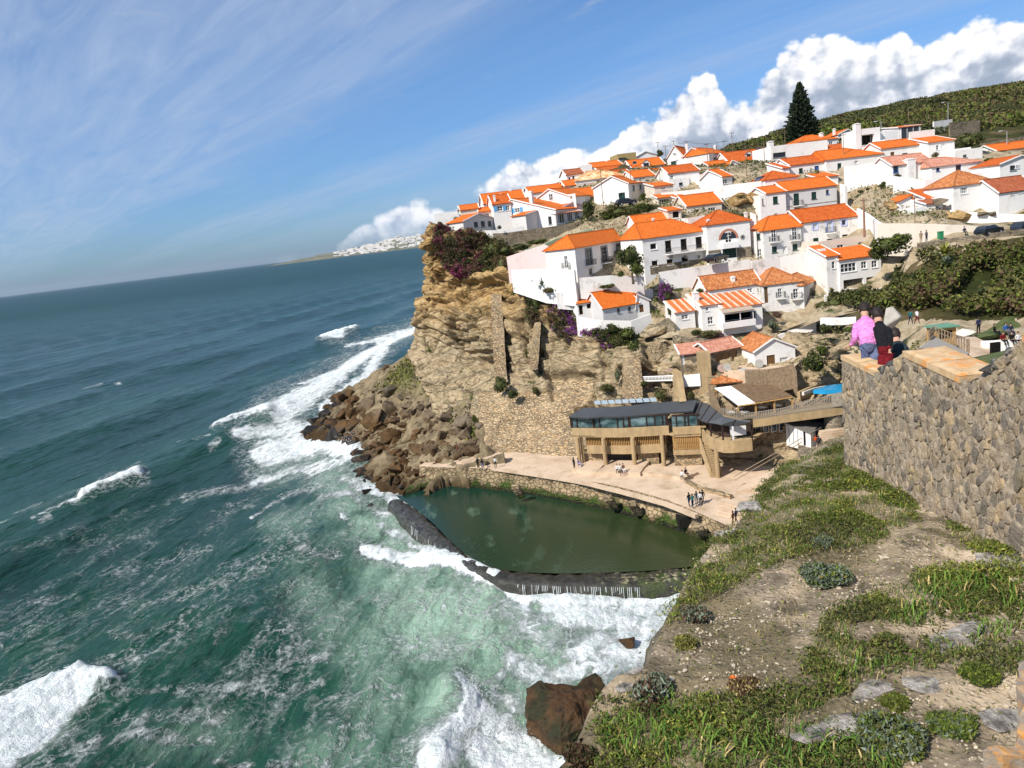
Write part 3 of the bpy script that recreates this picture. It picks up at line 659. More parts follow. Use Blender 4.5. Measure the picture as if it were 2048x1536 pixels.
# ------------------------------------------------------------------ village hill
HILL = [ # survey angle, depth -> ground point
(905,470,158),(960,480,156),(1010,470,150),(1100,470,148),(1180,440,148),(1060,560,133),(1120,620,125),(1200,560,128),(1150,652,121),(1240,664,118.5),(1310,668,117),(1200,652,122),(1265,654,121),
(1270,560,130),(1310,545,128),(1420,535,127),(1500,525,126),(1200,440,150),(1250,425,146),(1350,440,138),(1430,440,136),(1320,612,122.6),(1350,606,122.2),(1400,600,122.2),(1340,596,122.6),(1350,665,113.5),(1440,672,112),(1520,684,110),
(1400,640,117),(1540,640,115),(1620,640,113),(1540,610,118),(1460,562,123),(1620,545,122),(1550,520,126),(1620,500,128),(1700,604,112),(1770,602,112),(1640,620,110),(1700,598,114.5),(1760,590,114.5),
(1520,450,140),(1600,450,140),(1680,440,140),(1500,420,142),(1400,402,152),(1300,404,152),(1340,398,160),(1400,394,158.5),(1440,393,157),(1200,413,158),(1256,409,155),(1600,352,150.5),(1700,347,148.5),(1800,374,134.5),(1900,364,133.5),(1480,388,151),(1240,415,154),(1200,395,162),(1300,350,172),(1180,370,172),(1440,350,160),(1500,370,152),(1560,370,150),
(1150,362,176),(1120,372,176),(1260,330,186),(1340,335,186),(1440,330,184),(1550,325,170),(1620,330,160),(1700,360,146),(1780,360,142),(1700,300,175),(1600,290,200),(1800,300,165),(1900,320,145),(1760,320,155),
(1700,450,132),(1780,440,122),(1720,400,138),(1760,380,140),(1850,440,116),(1900,440,118),(1980,440,118),(2048,440,114),(1960,380,128),(2040,350,136),(1950,320,145),(2040,300,150),(1850,270,190),(1950,250,200),(2048,250,190),
(1790,478,118),(1860,478,112),(1900,470,110),(2048,463,108),
(1820,520,110),(1900,500,106),(2000,480,106),(1800,520,116),(1815,560,108),(1900,560,100),(2000,540,98),(1850,600,98),(1950,600,92),(2048,580,90),(1780,640,98),(1850,655,86),(1950,645,82),(2048,630,80),
(1620,660,106),(1660,690,100),(1740,690,96),(1850,690,78),(1960,690,74),(2048,680,72),(2048,720,66),(1960,720,70),
(1440,303,285),(1560,270,300),(1700,235,300),(1800,215,300),(1900,195,300),(2048,175,290),(2200,150,280),(1950,220,240),(2048,215,230),(1700,262,240),(1850,240,240),
(2200,480,105),(2200,640,70),(2200,720,60),(2200,400,120),(2200,250,180),(1000,425,200),(1050,412,210),(1120,385,225),(1200,358,235),(1250,345,240),(1350,330,250),(900,455,175),(920,455,195),(1420,312,260),(960,430,190),
]
_hp = [tuple(W(*h)) for h in HILL]
_hp += [(-10,250,36),(-10,350,28),(60,420,52),(33,84,5),(30,72,6),(26,58,8),(38,90,8),(160,480,66),(300,520,70),(420,400,80),(420,250,75),(300,150,60),(200,60,40),(160,20,36),(100,30,27),(60,40,24),(200,120,52),(330,60,60),(60,0,34),(150,-40,40),(20,600,30),(400,620,60)]
HF0 = RBF(_hp,smooth=1.2)
def HF(XY):
 XY = np.atleast_2d(XY); h = HF0(XY); return h
def coast_x(y):
 return np.interp(y,[34,60,75,84,92,100,108,118,128,140,152,160,200,300,600],[16,22,27,33,37,30,14,2,-1,-8,-10,-11,-4,6,40])
def build_hill():
 ys = np.concatenate([np.linspace(34,215,200),np.linspace(216,620,90)]); nx = 290
 V = [];
 for y in ys:
  x0 = coast_x(y) + 2.0
  xs = x0 + (np.linspace(0,1,nx) ** 1.5) * (430 - x0)
  V.append(np.c_[xs,np.full(nx,y)])
 V = np.array(V); XY = V.reshape(-1,2); h = HF(XY)
 q = np.c_[XY,np.zeros(len(XY))]
 h = h + (fbm(q * .08,4) - .5) * 2.0 * sstep(150,260,XY[:,1]) + (fbm(q * .5,4) - .5) * 1.2 + (ridged(q * .22,4) - .5) * sstep(200,260,XY[:,1] + XY[:,0] * .3) * 3
 P = np.c_[XY,h].reshape(len(ys),nx,3)
 # skirt down to the water on the seaward side and the near side
 sk = P[:,:1].copy(); sk[...,2] = -2; sk[...,0] += 0.5
 P = np.concatenate([sk,P],1)
 F = gridfaces(P.shape[0],P.shape[1])[:,::-1]
 c = P.reshape(-1,3)[F].mean(1)
 x,y = PXA(c)
 # the hill ends where the cliff face begins
 zc = (c - CE) @ fw; cx = CLA[...,0];
 gx = np.arange(830,1700,4); gy = np.arange(440,960,4); D = np.full((len(gy),len(gx)),-1.0)
 cp = CLP.reshape(-1,3); ax_,ay_ = PXA(cp); az_ = (cp - CE) @ fw
 ix = ((ax_ - 830) / 4).astype(int); iy = ((ay_ - 440) / 4).astype(int); k = (ix >= 0) & (ix < len(gx)) & (iy >= 0) & (iy < len(gy))
 D[iy[k],ix[k]] = az_[k]
 jx = ((x - 830) / 4).astype(int); jy = ((y - 440) / 4).astype(int); k = (jx >= 0) & (jx < len(gx)) & (jy >= 0) & (jy < len(gy))
 dd = np.full(len(c),-1.0); dd[k] = D[jy[k],jx[k]]
 keep = ~((dd > 0) & (zc < dd + .2) & (c[:,0] > -12)); lowz = (P.reshape(-1,3)[F][:,:,2].min(1) < -1.5) & (c[:,1] < 155); keep &= ~lowz; F = F[keep]; c = c[keep]; x = x[keep]; y = y[keep]
 # bare earth and rock banks inside the village, scrub elsewhere
 mi = np.zeros(len(F),int)
 for poly in ([(960,380),(1180,350),(1450,315),(2048,300),(2048,470),(1700,560),(1300,660),(1000,480)],[(1500,320),(2048,320),(2048,470),(1740,480),(1680,440)],[(1270,330),(1520,360),(1530,470),(1340,440)],[(1300,560),(1700,560),(1700,760),(1300,760)],[(1620,650),(1780,650),(1780,760),(1620,760)],[(1780,640),(2100,640),(2100,760),(1780,760)],[(1690,540),(1790,540),(1790,620),(1690,620)],[(1750,450),(1800,450),(1800,520),(1750,540)]):
  mi |= (inpoly(x,y,poly) & (c[:,1] < 200)).astype(int)
 o = bulk('hillside',P.reshape(-1,3),F,[M_SCRUB,M_EARTH],mi=mi); tag(o,kind='structure')
build_hill()
# ------------------------------------------------------------------ fallen rock slope
TAL = [(832,698,150),(850,740,147),(900,745,142),(935,775,136),(960,790,130),(965,850,122.5),(965,900,119),(1000,905,118.6),(790,735,158),(770,760,160),(840,790,145),(900,820,134),(860,850,137),(800,830,147),(740,800,158),(760,870,143),(820,890,135),(900,890,126)]
_tp = [tuple(W(*q)) for q in TAL]
for q,h in [((606,870),-.5),((640,842),.6),((650,895),-.5),((700,905),-.5),((680,960),-1),((740,960),1.0),((700,985),-1),((780,985),.3),((830,975),1.2),((880,955),3.2),((950,935),4.2),((660,780),-.6),((715,755),-.5),((765,722),-.6),((800,700),-.8),((690,830),3.2),((720,860),3.2),((760,920),3.2),((820,930),4.0),((860,915),5.0),((700,795),2.5),((780,770),8)]:
 _tp.append(tuple(G(*q,h)))
TF = RBF(_tp,smooth=.6)
def build_talus():
 n = 230; xs = np.linspace(-52,8,n); ys = np.linspace(96,200,n)
 X,Y = np.meshgrid(xs,ys); XY = np.c_[X.ravel(),Y.ravel()]; h = TF(XY)
 q = np.c_[XY,np.zeros(len(XY))]
 h = h + (fbm(q * .35,4) - .5) * 2.4 + (ridged(q * .8,3) - .5) * 1.0
 px_,py_ = PXA(np.c_[XY,np.maximum(h,0)])
 mask = inpoly(px_,py_,[(590,870),(655,775),(720,740),(780,700),(826,655),(870,690),(1010,700),(1010,915),(900,940),(840,1000),(780,1005),(670,1000),(680,920),(600,905)])
 h = np.where(mask,h,-3)
 F = gridfaces(n,n); hh = h[F]; P = np.c_[XY,h]
 F = F[(hh.max(1) > -2.5)]
 o = bulk('rock_slope',P,F,[mat('talus_soil',m_talus)]); tag(o,kind='structure')
def m_talus(t):
 P = t.pos(); X,Y,Z = t.sep(P); n = t.noise(P,.45,7,.68); g = t.noise(P,.16,5,.62)
 c = t.ramp(n,[(.3,(.065,.05,.03)),(.45,(.16,.125,.075)),(.6,(.27,.21,.125)),(.75,(.15,.12,.075))])
 c = t.mix(t.math('MULTIPLY',t.mapr(g,.42,.55),t.mapr(Z,8,13)),c,t.mix(t.mapr(n,.4,.6),(.055,.06,.018),(.13,.125,.045)))
 c = t.mix(t.mapr(t.math('ADD',Z,t.math('MULTIPLY',n,3)),5.5,2.5),c,(.05,.03,.013))
 return {'Base Color': c,'Roughness': .95,'Specular IOR Level': .15,'Normal': t.bump(n,1.0,.6)}
build_talus()
def boulder_mesh(seed,k=11,flat=1.0):
 rg = random.Random(seed); bm = bmesh.new()
 for _ in range(k):
  v = Vector((rg.gauss(0,1),rg.gauss(0,1),rg.gauss(0,1))).normalized()
  s = 1.0 / max(abs(v.x),abs(v.y),abs(v.z)) ** .72
  bm.verts.new(Vector((v.x * s * rg.uniform(.85,1.1),v.y * s * rg.uniform(.8,1.0),v.z * s * rg.uniform(.65,.9) * flat)))
 bmesh.ops.convex_hull(bm,input=bm.verts)
 loose = [v for v in bm.verts if not v.link_faces]; bmesh.ops.delete(bm,geom=loose,context='VERTS')
 bmesh.ops.dissolve_limit(bm,angle_limit=.25,verts=bm.verts,edges=bm.edges)
 bmesh.ops.bevel(bm,geom=list(bm.edges),offset=.07,segments=1,affect='EDGES',clamp_overlap=True)
 bmesh.ops.recalc_face_normals(bm,faces=bm.faces)
 me = bpy.data.meshes.new('boulder'); bm.to_mesh(me); bm.free(); me.materials.append(M_BOULDER); return me
BOULD = [boulder_mesh(i,9 + i % 6,.8 + .2 * (i % 3) / 2) for i in range(16)]
BIG = [(626,858,22,'squarish brown boulder furthest out at the tip of the rocks'),(646,830,13,'small brown boulder perched behind the tip boulder'),(674,804,25,'large dark brown boulder on the seaward crest of the heap'),(666,868,22,'tapering brown boulder overhanging the white surf'),
(664,843,15,''),(689,830,20,''),(715,797,17,'grey flat topped boulder on the crest behind the brown ones'),(742,808,18,''),(747,838,32,'biggest smooth grey boulder in the middle of the heap'),(775,817,25,'tall slanting grey slab beside the biggest boulder'),(722,908,21,'rounded brown boulder at the splash by the lower shore'),
(755,888,14,'rusty orange boulder above the lower shore'),(717,833,15,''),(803,817,17,''),(821,792,14,''),(773,863,18,''),(788,883,17,''),(834,896,24,'upright block of grey rock with a dark gap beside it'),(866,908,22,'wide grey block low in the heap near the path'),
(895,911,14,''),(722,949,19,'dark wet boulder in the surf below the heap'),(747,954,15,''),(783,962,16,''),(811,967,17,'square brown boulder at the corner of the sea pool'),(788,934,13,''),(816,936,12,''),(765,941,13,''),(735,985,15,'low black slab lying in the foam'),(694,977,9,'small black rock half under the foam'),
(905,822,13,''),(935,830,12,''),(905,865,15,''),(834,863,15,''),(864,858,14,''),(880,883,15,''),(945,898,24,'long flat grey boulder beside the people on the path'),(918,802,13,'dark edged square block high on the slope'),(853,800,12,''),(870,830,13,''),(700,810,14,''),(735,870,16,''),(755,915,15,''),(790,905,14,''),(725,775,9,''),(740,1012,12,'lone brown rock standing in the foam beside the pool wall'),
(770,735,14,'dark block jutting from the far side of the slope'),(815,690,8,'small dark block high on the far edge'),(925,870,14,''),(810,850,14,''),(850,930,13,''),(700,870,14,'')]
def place_boulder(p,r,rg,label,me=None,x=0,y=0):
 o = bpy.data.objects.new('boulder',me or rg.choice(BOULD)); COL.objects.link(o)
 o.location = tuple(p); o.scale = (r * rg.uniform(.9,1.25),r * rg.uniform(.85,1.15),r * rg.uniform(.75,1.15))
 o.rotation_euler = (rg.uniform(-.5,.5),rg.uniform(-.5,.5),rg.uniform(0,6.3))
 if label: tag(o,label,'boulder')
 else:
  a = 'wet brown boulder' if p[2] < 3.0 else 'grey brown boulder' if p[2] < 8 else 'pale dry boulder'
  b = 'small' if r < 1.0 else 'large' if r > 1.9 else 'middling'
  if x == 0: x = 700
  c = 'on the seaward side of the fallen rock heap' if x < 745 else 'in the middle of the fallen rock heap' if x < 850 else 'at the landward side of the fallen rock heap'
  lab = b + ' ' + a + ' ' + c; tag(o,lab,'boulder','the ' + lab.replace('boulder','boulders'))
 return o
def build_boulders():
 rg = random.Random(3); put = []
 for (x,y,r,lab) in BIG:
  p = hit(x,y + r * .35,TF,100,200)
  if p is None or p[2] < -.3: p = G(x,y + r * .45,.1)
  z = (p - CE) @ fw; R = r / FPX * z * .98
  p = p + np.array([0,.25 * R,.12 * R]); put.append((p,R)); place_boulder(p,R,rg,lab)
 n = 0
 for _ in range(9000):
  if n >= 175: break
  y = rg.uniform(740,985); x = rg.uniform(625,962)
  if not inpoly(x,y,[(625,850),(660,790),(720,765),(800,790),(900,760),(955,795),(958,890),(900,925),(830,975),(690,985),(705,925)]): continue
  p = hit(x,y,TF,100,190)
  if p is None or p[2] < -.2: continue
  R = rg.choice([.6,.8,1.0,1.2,1.5,1.8]) * (1.25 if x < 800 else 1.0) * (.6 if y < 800 and x > 800 else 1)
  if any(np.linalg.norm(p - q) < (R + s) * .55 for q,s in put): continue
  put.append((p,R)); n += 1
  place_boulder(p + np.array([0,0,R * .15]),R,rg,'',None,x,y)
 # small rubble between, past counting
 V = []; Fc = []; k = 0
 tet = np.array([[1,1,1],[-1,-1,1],[-1,1,-1],[1,-1,-1],[0,0,1.4],[0,1.4,0]]) * .6
 fcs = np.array([[0,5,2],[0,4,5],[4,1,5],[1,2,5],[0,3,4],[3,1,4],[0,2,3],[1,3,2]])
 for _ in range(2600):
  y = rg.uniform(690,985); x = rg.uniform(630,965)
  p = hit(x,y,TF,100,190,1.0)
  if p is None or p[2] < 0 or not inpoly(x,y,[(625,850),(660,790),(800,700),(840,700),(900,740),(965,795),(958,890),(900,925),(830,975),(690,985),(705,925)]): continue
  R = rg.uniform(.15,.5); a = rg.uniform(0,6.3)
  T = tet * np.array([R * rg.uniform(.8,1.5),R * rg.uniform(.8,1.3),R * rg.uniform(.6,1.1)]); c,s = math.cos(a),math.sin(a)
  T = np.c_[T[:,0] * c - T[:,1] * s,T[:,0] * s + T[:,1] * c,T[:,2]] + p
  V.append(T); Fc.append(fcs + k); k += 6
 o = bulk('rubble',np.concatenate(V),np.concatenate(Fc),M_BOULDER); tag(o,kind='stuff')
build_boulders()
# rocks standing in the surf near the viewpoint
rg = random.Random(9)
def big_rock():
 P = [(1056,1410),(1058,1388),(1075,1368),(1100,1378),(1155,1382),(1190,1352),(1207,1372),(1207,1395),(1180,1440),(1165,1480),(1122,1508),(1100,1490),(1075,1465),(1058,1450)]
 bm = bmesh.new()
 P = [(x,1352 + (y - 1352) * .80) for x,y in P]; top = [Vector(G(x,y,2.3 - (y - 1352) * .006 + (x - 1056) * .004)) for x,y in P]
 c = sum(top,Vector()) / len(top)
 a = [bm.verts.new(p) for p in top]
 b = [bm.verts.new(p + (p - c) * .06 + Vector((0,.3,-1.3))) for p in top]
 d = [bm.verts.new(p + (p - c) * .03 + Vector((0,.8,-4))) for p in top]
 mid = [bm.verts.new(c + (p - c) * .52 + Vector((rg.uniform(-.15,.15),-.55,.75 + rg.uniform(-.2,.2)))) for p in top]
 ctr = bm.verts.new(c + Vector((0.3,-.7,1.05)))
 k = len(P)
 for i in range(k):
  j = (i + 1) % k
  bm.faces.new((a[i],a[j],b[j],b[i])); bm.faces.new((b[i],b[j],d[j],d[i])); bm.faces.new((mid[i],mid[j],a[j],a[i])); bm.faces.new((ctr,mid[j],mid[i]))
 bm.normal_update(); bmesh.ops.recalc_face_normals(bm,faces=bm.faces)
 bmesh.ops.subdivide_edges(bm,edges=bm.edges,cuts=5,use_grid_fill=True)
 for v in bm.verts:
  q = np.array([[v.co.x,v.co.y,v.co.z]]); v.co += v.normal * float((ridged(q * .8,5) - .5)[0]) * .7
 me = bpy.data.meshes.new('sea_rock'); bm.to_mesh(me); bm.free(); me.materials.append(M_BIGROCK)
 o = bpy.data.objects.new('sea_rock',me); COL.objects.link(o)
 tag(o,'large dark brown flat topped rock standing in the surf below the viewpoint','rock')
def m_bigrock(t):
 P = t.pos(); n = t.noise(P,.9,8,.7); x,y,z = t.sep(P)
 c = t.ramp(n,[(.32,(.018,.013,.007)),(.5,(.062,.030,.010)),(.66,(.085,.043,.015))])
 c = t.mix(t.math('MULTIPLY',t.mapr(t.noise(P,.35,4,.6),.46,.58),.8),c,(.016,.022,.007))
 return {'Base Color': c,'Roughness': .6,'Specular IOR Level': .25,'Normal': t.bump(n,1,.3)}
M_BIGROCK = mat('dark_brown_rock',m_bigrock)  # dark brown tone mottled by noise over the whole rock
big_rock()
p = G(1252,1286,0.3); o = place_boulder(p,1.05,rg,'small black rock awash in white foam below the cliff edge',BOULD[4]); o.data = BOULD[4].copy(); o.data.materials.clear(); o.data.materials.append(M_BIGROCK); o.name = 'sea_rock'
# ------------------------------------------------------------------ terrace, quay wall and tidal pool
EDGE = [(838,932),(868,934),(900,935),(933,936),(967,937),(1001,938),(1050,944),(1100,952),(1150,959),(1207,967),(1260,979),(1315,994),(1368,1013),(1418,1035),(1465,1056),(1520,1080)]
WAT = [(806,992),(846,980),(885,972),(925,973),(961,977),(1030,985),(1100,995),(1149,1005),(1190,1014),(1229,1024),(1272,1036),(1315,1048),(1358,1062),(1390,1075),(1418,1089),(1455,1108)]
TZ = 4.5
def interp_line(L,n):
 L = np.array(L,float); t = np.linspace(0,len(L) - 1,n); i = np.minimum(t.astype(int),len(L) - 2); f = (t - i)[:,None]
 return L[i] * (1 - f) + L[i + 1] * f
def build_quay():
 n = 420
 e = np.array([G(*q,TZ) for q in EDGE]); w = np.array([G(*q,1.4) for q in WAT])
 e = interp_line(e,n); w = interp_line(w,n)
 dirn = w - e; dirn[:,2] = 0
 prof = [(0,4.5),(.03,4.3),(.05,3.7),(.10,3.1),(.16,2.8),(.5,2.5),(.75,2.2),(.9,1.9),(.98,1.4),(1.08,-.5)]
 fine = []
 for k in range(len(prof) - 1):
  for j in range(4): f = j / 4; fine.append((prof[k][0] * (1 - f) + prof[k + 1][0] * f,prof[k][1] * (1 - f) + prof[k + 1][1] * f))
 fine.append(prof[-1])
 rows = []
 for f,h in fine:
  p = e + dirn * f; p[:,2] = h
  q = p * .6; p = p + np.c_[(fbm(q,4) - .5) * .9,(fbm(q + 5,4) - .5) * .9,(fbm(q + 9,4) - .5) * (.5 if 0 < f < 1 else .05)]
  rows.append(p)
 P = np.array(rows)
 o = bulk('quay_wall',P.reshape(-1,3),gridfaces(len(rows),n),M_QUAY)
 tag(o,'weathered stone quay wall with mossy ledge above the tidal pool','quay wall')
 # terrace surface
 back = [(850,925),(900,905),(960,895),(1000,893),(1050,893),(1100,893),(1150,895),(1200,900),(1250,905),(1300,910),(1350,915),(1400,920),(1450,925),(1500,925),(1560,920),(1640,930)]
 b = interp_line(np.array([G(*q,TZ) for q in back]),n)
 rows = []
 for f in np.linspace(0,1,60):
  p = e * (1 - f) + b * f; p[:,2] = TZ + (fbm(np.c_[p[:,:2] * .25,0 * p[:,0]],3) - .5) * .3 * min(1,f * 10); rows.append(p)
 P = np.array(rows); o = bulk('terrace',P.reshape(-1,3),gridfaces(60,n),M_TERR); tag(o,kind='structure')
 # low steps and raised edges on the terrace
 def kerb(pts,wd,h,name,label,cat,m=M_TERR,z=TZ):
  q = interp_line(np.array([G(*a,z + h) for a in pts]),24); mb = MB()
  d = np.gradient(q,axis=0); nn = np.c_[-d[:,1],d[:,0]]; nn /= np.linalg.norm(nn,axis=1)[:,None]
  for i in range(23):
   A = [q[i][:2],q[i + 1][:2],q[i + 1][:2] + nn[i + 1] * wd,q[i][:2] + nn[i] * wd]
   mb.prism(A,z - .3,z + h)
  o = mb.build(name,m); tag(o,label,cat); return o
 kerb([(895,921),(960,932),(1060,946),(1160,962),(1250,984),(1330,1006),(1390,1030)],.5,.16,'stone_kerb','long worn stone kerb running along the terrace above the pool','kerb')
 kerb([(1145,938),(1190,944),(1240,944),(1280,945)],5.0,.55,'stone_plinth','raised stone plinth in front of the restaurant arcade','plinth')
 kerb([(1280,945),(1330,949),(1368,957)],3.0,.35,'stone_plinth','lower continuation of the plinth towards the seated couple','plinth')
 kerb([(1370,960),(1395,974),(1430,982),(1460,992)],.5,.45,'low_wall','low curved stone wall behind the standing couples','wall',M_MASON)
 for i in range(5):
  kerb([(1440 - 2 * i,1003 + 5.5 * i),(1470 - 2 * i,1011 + 5.5 * i),(1497,1021 + 5.5 * i)],1.2,.85 - .17 * i,'stone_step',['topmost','second','third','fourth','lowest'][i] + ' of the broad stone steps beside the foreground cliff','step',z=TZ)
 for cx,cy in ((1215,992),(1262,1003),(1030,970),(1395,1050)):
  mb = MB()
  for k in range(6):
   p = G(cx + k * 2.6,cy + k * 3.6,TZ - .3 - .33 * k); mb.box(p[0] - .5,p[1] - .45,p[2] - .5,p[0] + .5,p[1] + .35,p[2])
  o = mb.build('quay_steps',M_QUAY); tag(o,{1215: 'short flight of worn steps halfway along the quay wall',1262: 'worn steps nearer the square culvert',1030: 'leftmost worn steps cut in the quay wall',1395: 'steps at the right end of the quay'}[cx],'steps')
 p = G(1372,1042,2.8); mb = MB(); mb.box(p[0] - .9,p[1] - .6,p[2] - .55,p[0] + .9,p[1] + 1.2,p[2] + .55)
 o = mb.build('culvert',plain('dark_hollow',(.008,.007,.005))); tag(o,'square dark culvert opening in the quay wall','culvert')
 p = G(1352,1058,1.2); mb = MB(); mb.tube([p + (0.1,1.0,.5),p + (0,0,.3),p + (-.3,-.5,-.3)],[.25,.3,.5],8)
 o = mb.build('outfall',M_FOAM); tag(o,'small white outfall of water pouring into the tidal pool','water outfall')
M_FOAM = mat('white_water',lambda t: {'Base Color': t.mix(t.noise(t.pos(),3,5,.6),(.5,.58,.56),(.85,.87,.86)),'Roughness': .8,'Normal': t.bump(t.noise(t.pos(),4,6,.7),.8,.2)})
build_quay()
INN = [(800,998),(835,1020),(868,1048),(900,1082),(930,1108),(960,1126),(1000,1139),(1050,1145),(1120,1147),(1200,1146),(1290,1142),(1360,1136),(1410,1130),(1450,1120)]
OUT = [(776,1004),(806,1036),(842,1064),(876,1091),(908,1115),(948,1139),(985,1158),(1040,1166),(1120,1170),(1200,1171),(1290,1172),(1350,1165),(1400,1160),(1450,1150)]
def m_pwall(t):
 P = t.pos(); n = t.noise(P,1.1,8,.72); X,Y,Z = t.sep(P)
 c = t.ramp(n,[(.3,(.007,.008,.006)),(.48,(.022,.020,.014)),(.64,(.055,.05,.038))])
 c = t.mix(t.math('MULTIPLY',t.mapr(t.noise(P,2.4,8,.78),.50,.74),t.mapr(X,-3,-9)),c,(.20,.22,.22))
 g = t.mapr(t.noise(P,.5,4,.6),.5,.6)
 c = t.mix(t.math('MULTIPLY',g,t.mapr(X,4,10)),c,(.035,.05,.008))
 c = t.mix(t.math('MULTIPLY',t.mapr(t.noise(P,2.0,6,.7),.5,.62),t.math('MULTIPLY',t.mapr(X,6,9),t.mapr(Z,1.5,1.62))),c,(.36,.32,.19))
 return {'Base Color': c,'Roughness': .38,'Specular IOR Level': .4,'Normal': t.bump(n,1,.25)}
def build_pool():
 n = 300
 a = interp_line(np.array([G(*q,1.5) for q in INN]),n); b = interp_line(np.array([G(*q,1.5) for q in OUT]),n)
 d = b - a; d[:,2] = 0; dl = d / np.linalg.norm(d,axis=1)[:,None]
 rows = [a - dl * .2 + (0,0,-2)]
 for f,h in ((0,1.3),(.05,1.5),(.3,1.6),(.6,1.62),(.9,1.52),(1.0,1.2)):
  p = a + d * f; p[:,2] = h; p = p + (fbm(np.c_[p[:,:2] * .9,p[:,2:] * 0],4) - .5)[:,None] * np.array([.3,.3,.5]); rows.append(p)
 rows += [b + dl * .25 + (0,0,-1.2),b + dl * 1.0 + (0,0,-3.5)]
 P = np.array(rows)
 o = bulk('pool_wall',P.reshape(-1,3),gridfaces(len(rows),n)[:,::-1],mat('wet_pool_wall',m_pwall))
 tag(o,'dark wet wall curving round the seaward side of the tidal pool','pool wall')
 # thin falls over the outer face
 rg = random.Random(4); mb = MB()
 for k in range(64):
  i = int(rg.uniform(.535,.76) * n); p = b[i] + dl[i] * .32
  w = rg.uniform(.008,.028); L = rg.uniform(.2,1.3)
  mb.quad([p + (-w,0,.0),p + (w,0,.0),p + dl[i] * .3 + (w,0,-L),p + dl[i] * .3 + (-w,0,-L)])
 for k in range(10):
  i = int(rg.uniform(.12,.34) * n); p = b[i] + dl[i] * .3; tg = np.array([-dl[i][1],dl[i][0],0])
  w = rg.uniform(.008,.03); L = rg.uniform(.4,1.3)
  mb.quad([p - tg * w + (0,0,.1),p + tg * w + (0,0,.1),p + tg * w + dl[i] * .3 + (0,0,-L),p - tg * w + dl[i] * .3 + (0,0,-L)])
 o = mb.build('overflow_water',M_FOAM); tag(o,'thin white threads of water spilling over the pool wall',kind='stuff')
 # pool water
 def m_pool(t):
  P = t.pos(); X,Y,Z = t.sep(P); n = t.noise(P,.12,5,.6)
  k = t.mapr(t.math('ADD',t.math('ADD',X,t.math('MULTIPLY',Y,-.25)),t.math('MULTIPLY',n,10)),-30,6)
  c = t.mix(k,(.007,.032,.021),(.032,.042,.011))
  c = t.mix(t.math('MULTIPLY',t.mapr(t.noise(t.mapping(P,rot=(0,0,.6),scale=(1,.4,1)),.35,6,.65),.56,.72),t.mapr(X,8,-8)),c,(.08,.14,.095))
  return {'Base Color': c,'Roughness': .12,'IOR': 1.33,'Specular IOR Level': .4,'Normal': t.bump(t.noise(P,2.2,4,.6),.35,.08)}
 pts = [G(*q,1.42) for q in INN] + [G(*q,1.42) for q in reversed([(790,990)] + WAT)]
 mb = MB(); mb.quad([(p[0],p[1],1.42) for p in pts])
 o = mb.build('pool_water',mat('pool_water',m_pool)); tag(o,kind='structure')
build_pool()
# far coast
def build_coast():
 V = []; n = 160; rows = 8; rg = np.random.RandomState(2)
 xs = np.linspace(500,905,n); D = 9500.0; P = []
 top = np.interp(xs,[500,540,600,680,730,800,905],[0,4,45,80,118,160,170]) * (1 + .25 * (vnoise(np.c_[xs / 12,0 * xs,0 * xs]) - .5))
 for r in range(rows):
  f = r / (rows - 1)
  for i,x in enumerate(xs):
   g = G(x,593 - x * .1235 + 1.3,0); d = np.array([g[0],g[1]]); d /= np.linalg.norm(d)
   q = d * (D + f * 900); P.append((q[0],q[1],top[i] * (f ** .6) - 2 + (0 if f < 1 else 0)))
 M = mat('far_coast',lambda t: (lambda P: {'Base Color': t.mix(t.mapr(t.noise(P,.004,5,.6),.45,.6),(.16,.15,.09),(.07,.09,.05)),'Roughness': 1})(t.pos()))
 o = bulk('far_coast',np.array(P),gridfaces(rows,n),M); tag(o,kind='structure')
 # the white town on it: too far to tell its houses apart
 mb = MB(); rg = random.Random(5); PP = np.array(P).reshape(rows,n,3)
 for k in range(520):
  i = int(min(n - 1,n * rg.uniform(.42,1.0))); r = rg.uniform(.05,1) * (rows - 1.01); j = int(r); p = PP[j,i] * (1 - (r - j)) + PP[j + 1,i] * (r - j)
  if rg.random() > .3 + .7 * (i / n): continue
  w = rg.uniform(10,34); h = rg.uniform(7,16); mb.box(p[0] - w,p[1] - 12,p[2] - 3,p[0] + w,p[1] + 12,p[2] + h)
 o = mb.build('far_town',plain('far_town_white',(.72,.68,.64))); tag(o,kind='stuff')
build_coast()
# ------------------------------------------------------------------ house materials
def m_wall(name,col,dirt=.5,stain=(.36,.33,.29)):
 def f(t):
  P = t.pos(); n = t.noise(P,.55,7,.68); n2 = t.noise(t.mapping(P,scale=(1.3,1.3,.25)),1.3,6,.66)
  c = t.mix(t.mapr(n,.53,.72,0,dirt),col,stain)
  c = t.mix(t.mapr(n2,.60,.76,0,dirt * .7),c,tuple(x * .8 for x in stain))
  return {'Base Color': c,'Roughness': .9,'Specular IOR Level': .15,'Normal': t.bump(t.noise(P,3,6,.7),.25,.06)}
 return mat(name,f)
WHITE = m_wall('white_limewash',(.80,.775,.735),.55,(.50,.46,.40)); WHITE2 = m_wall('stained_limewash',(.74,.71,.665),.85,(.33,.30,.25))
CREAM = m_wall('cream_plaster',(.66,.59,.49),.5); PINK = m_wall('pink_plaster',(.72,.56,.53),.7,(.42,.33,.31)); GREY_SHADE = m_wall('grey_and_shade_plaster',(.60,.585,.565),.5)  # grey plaster; on shaded white fronts the grey is painted shade
OCHREW = m_wall('ochre_plaster',(.36,.27,.11),.4); STONEW = M_MASON_GREY
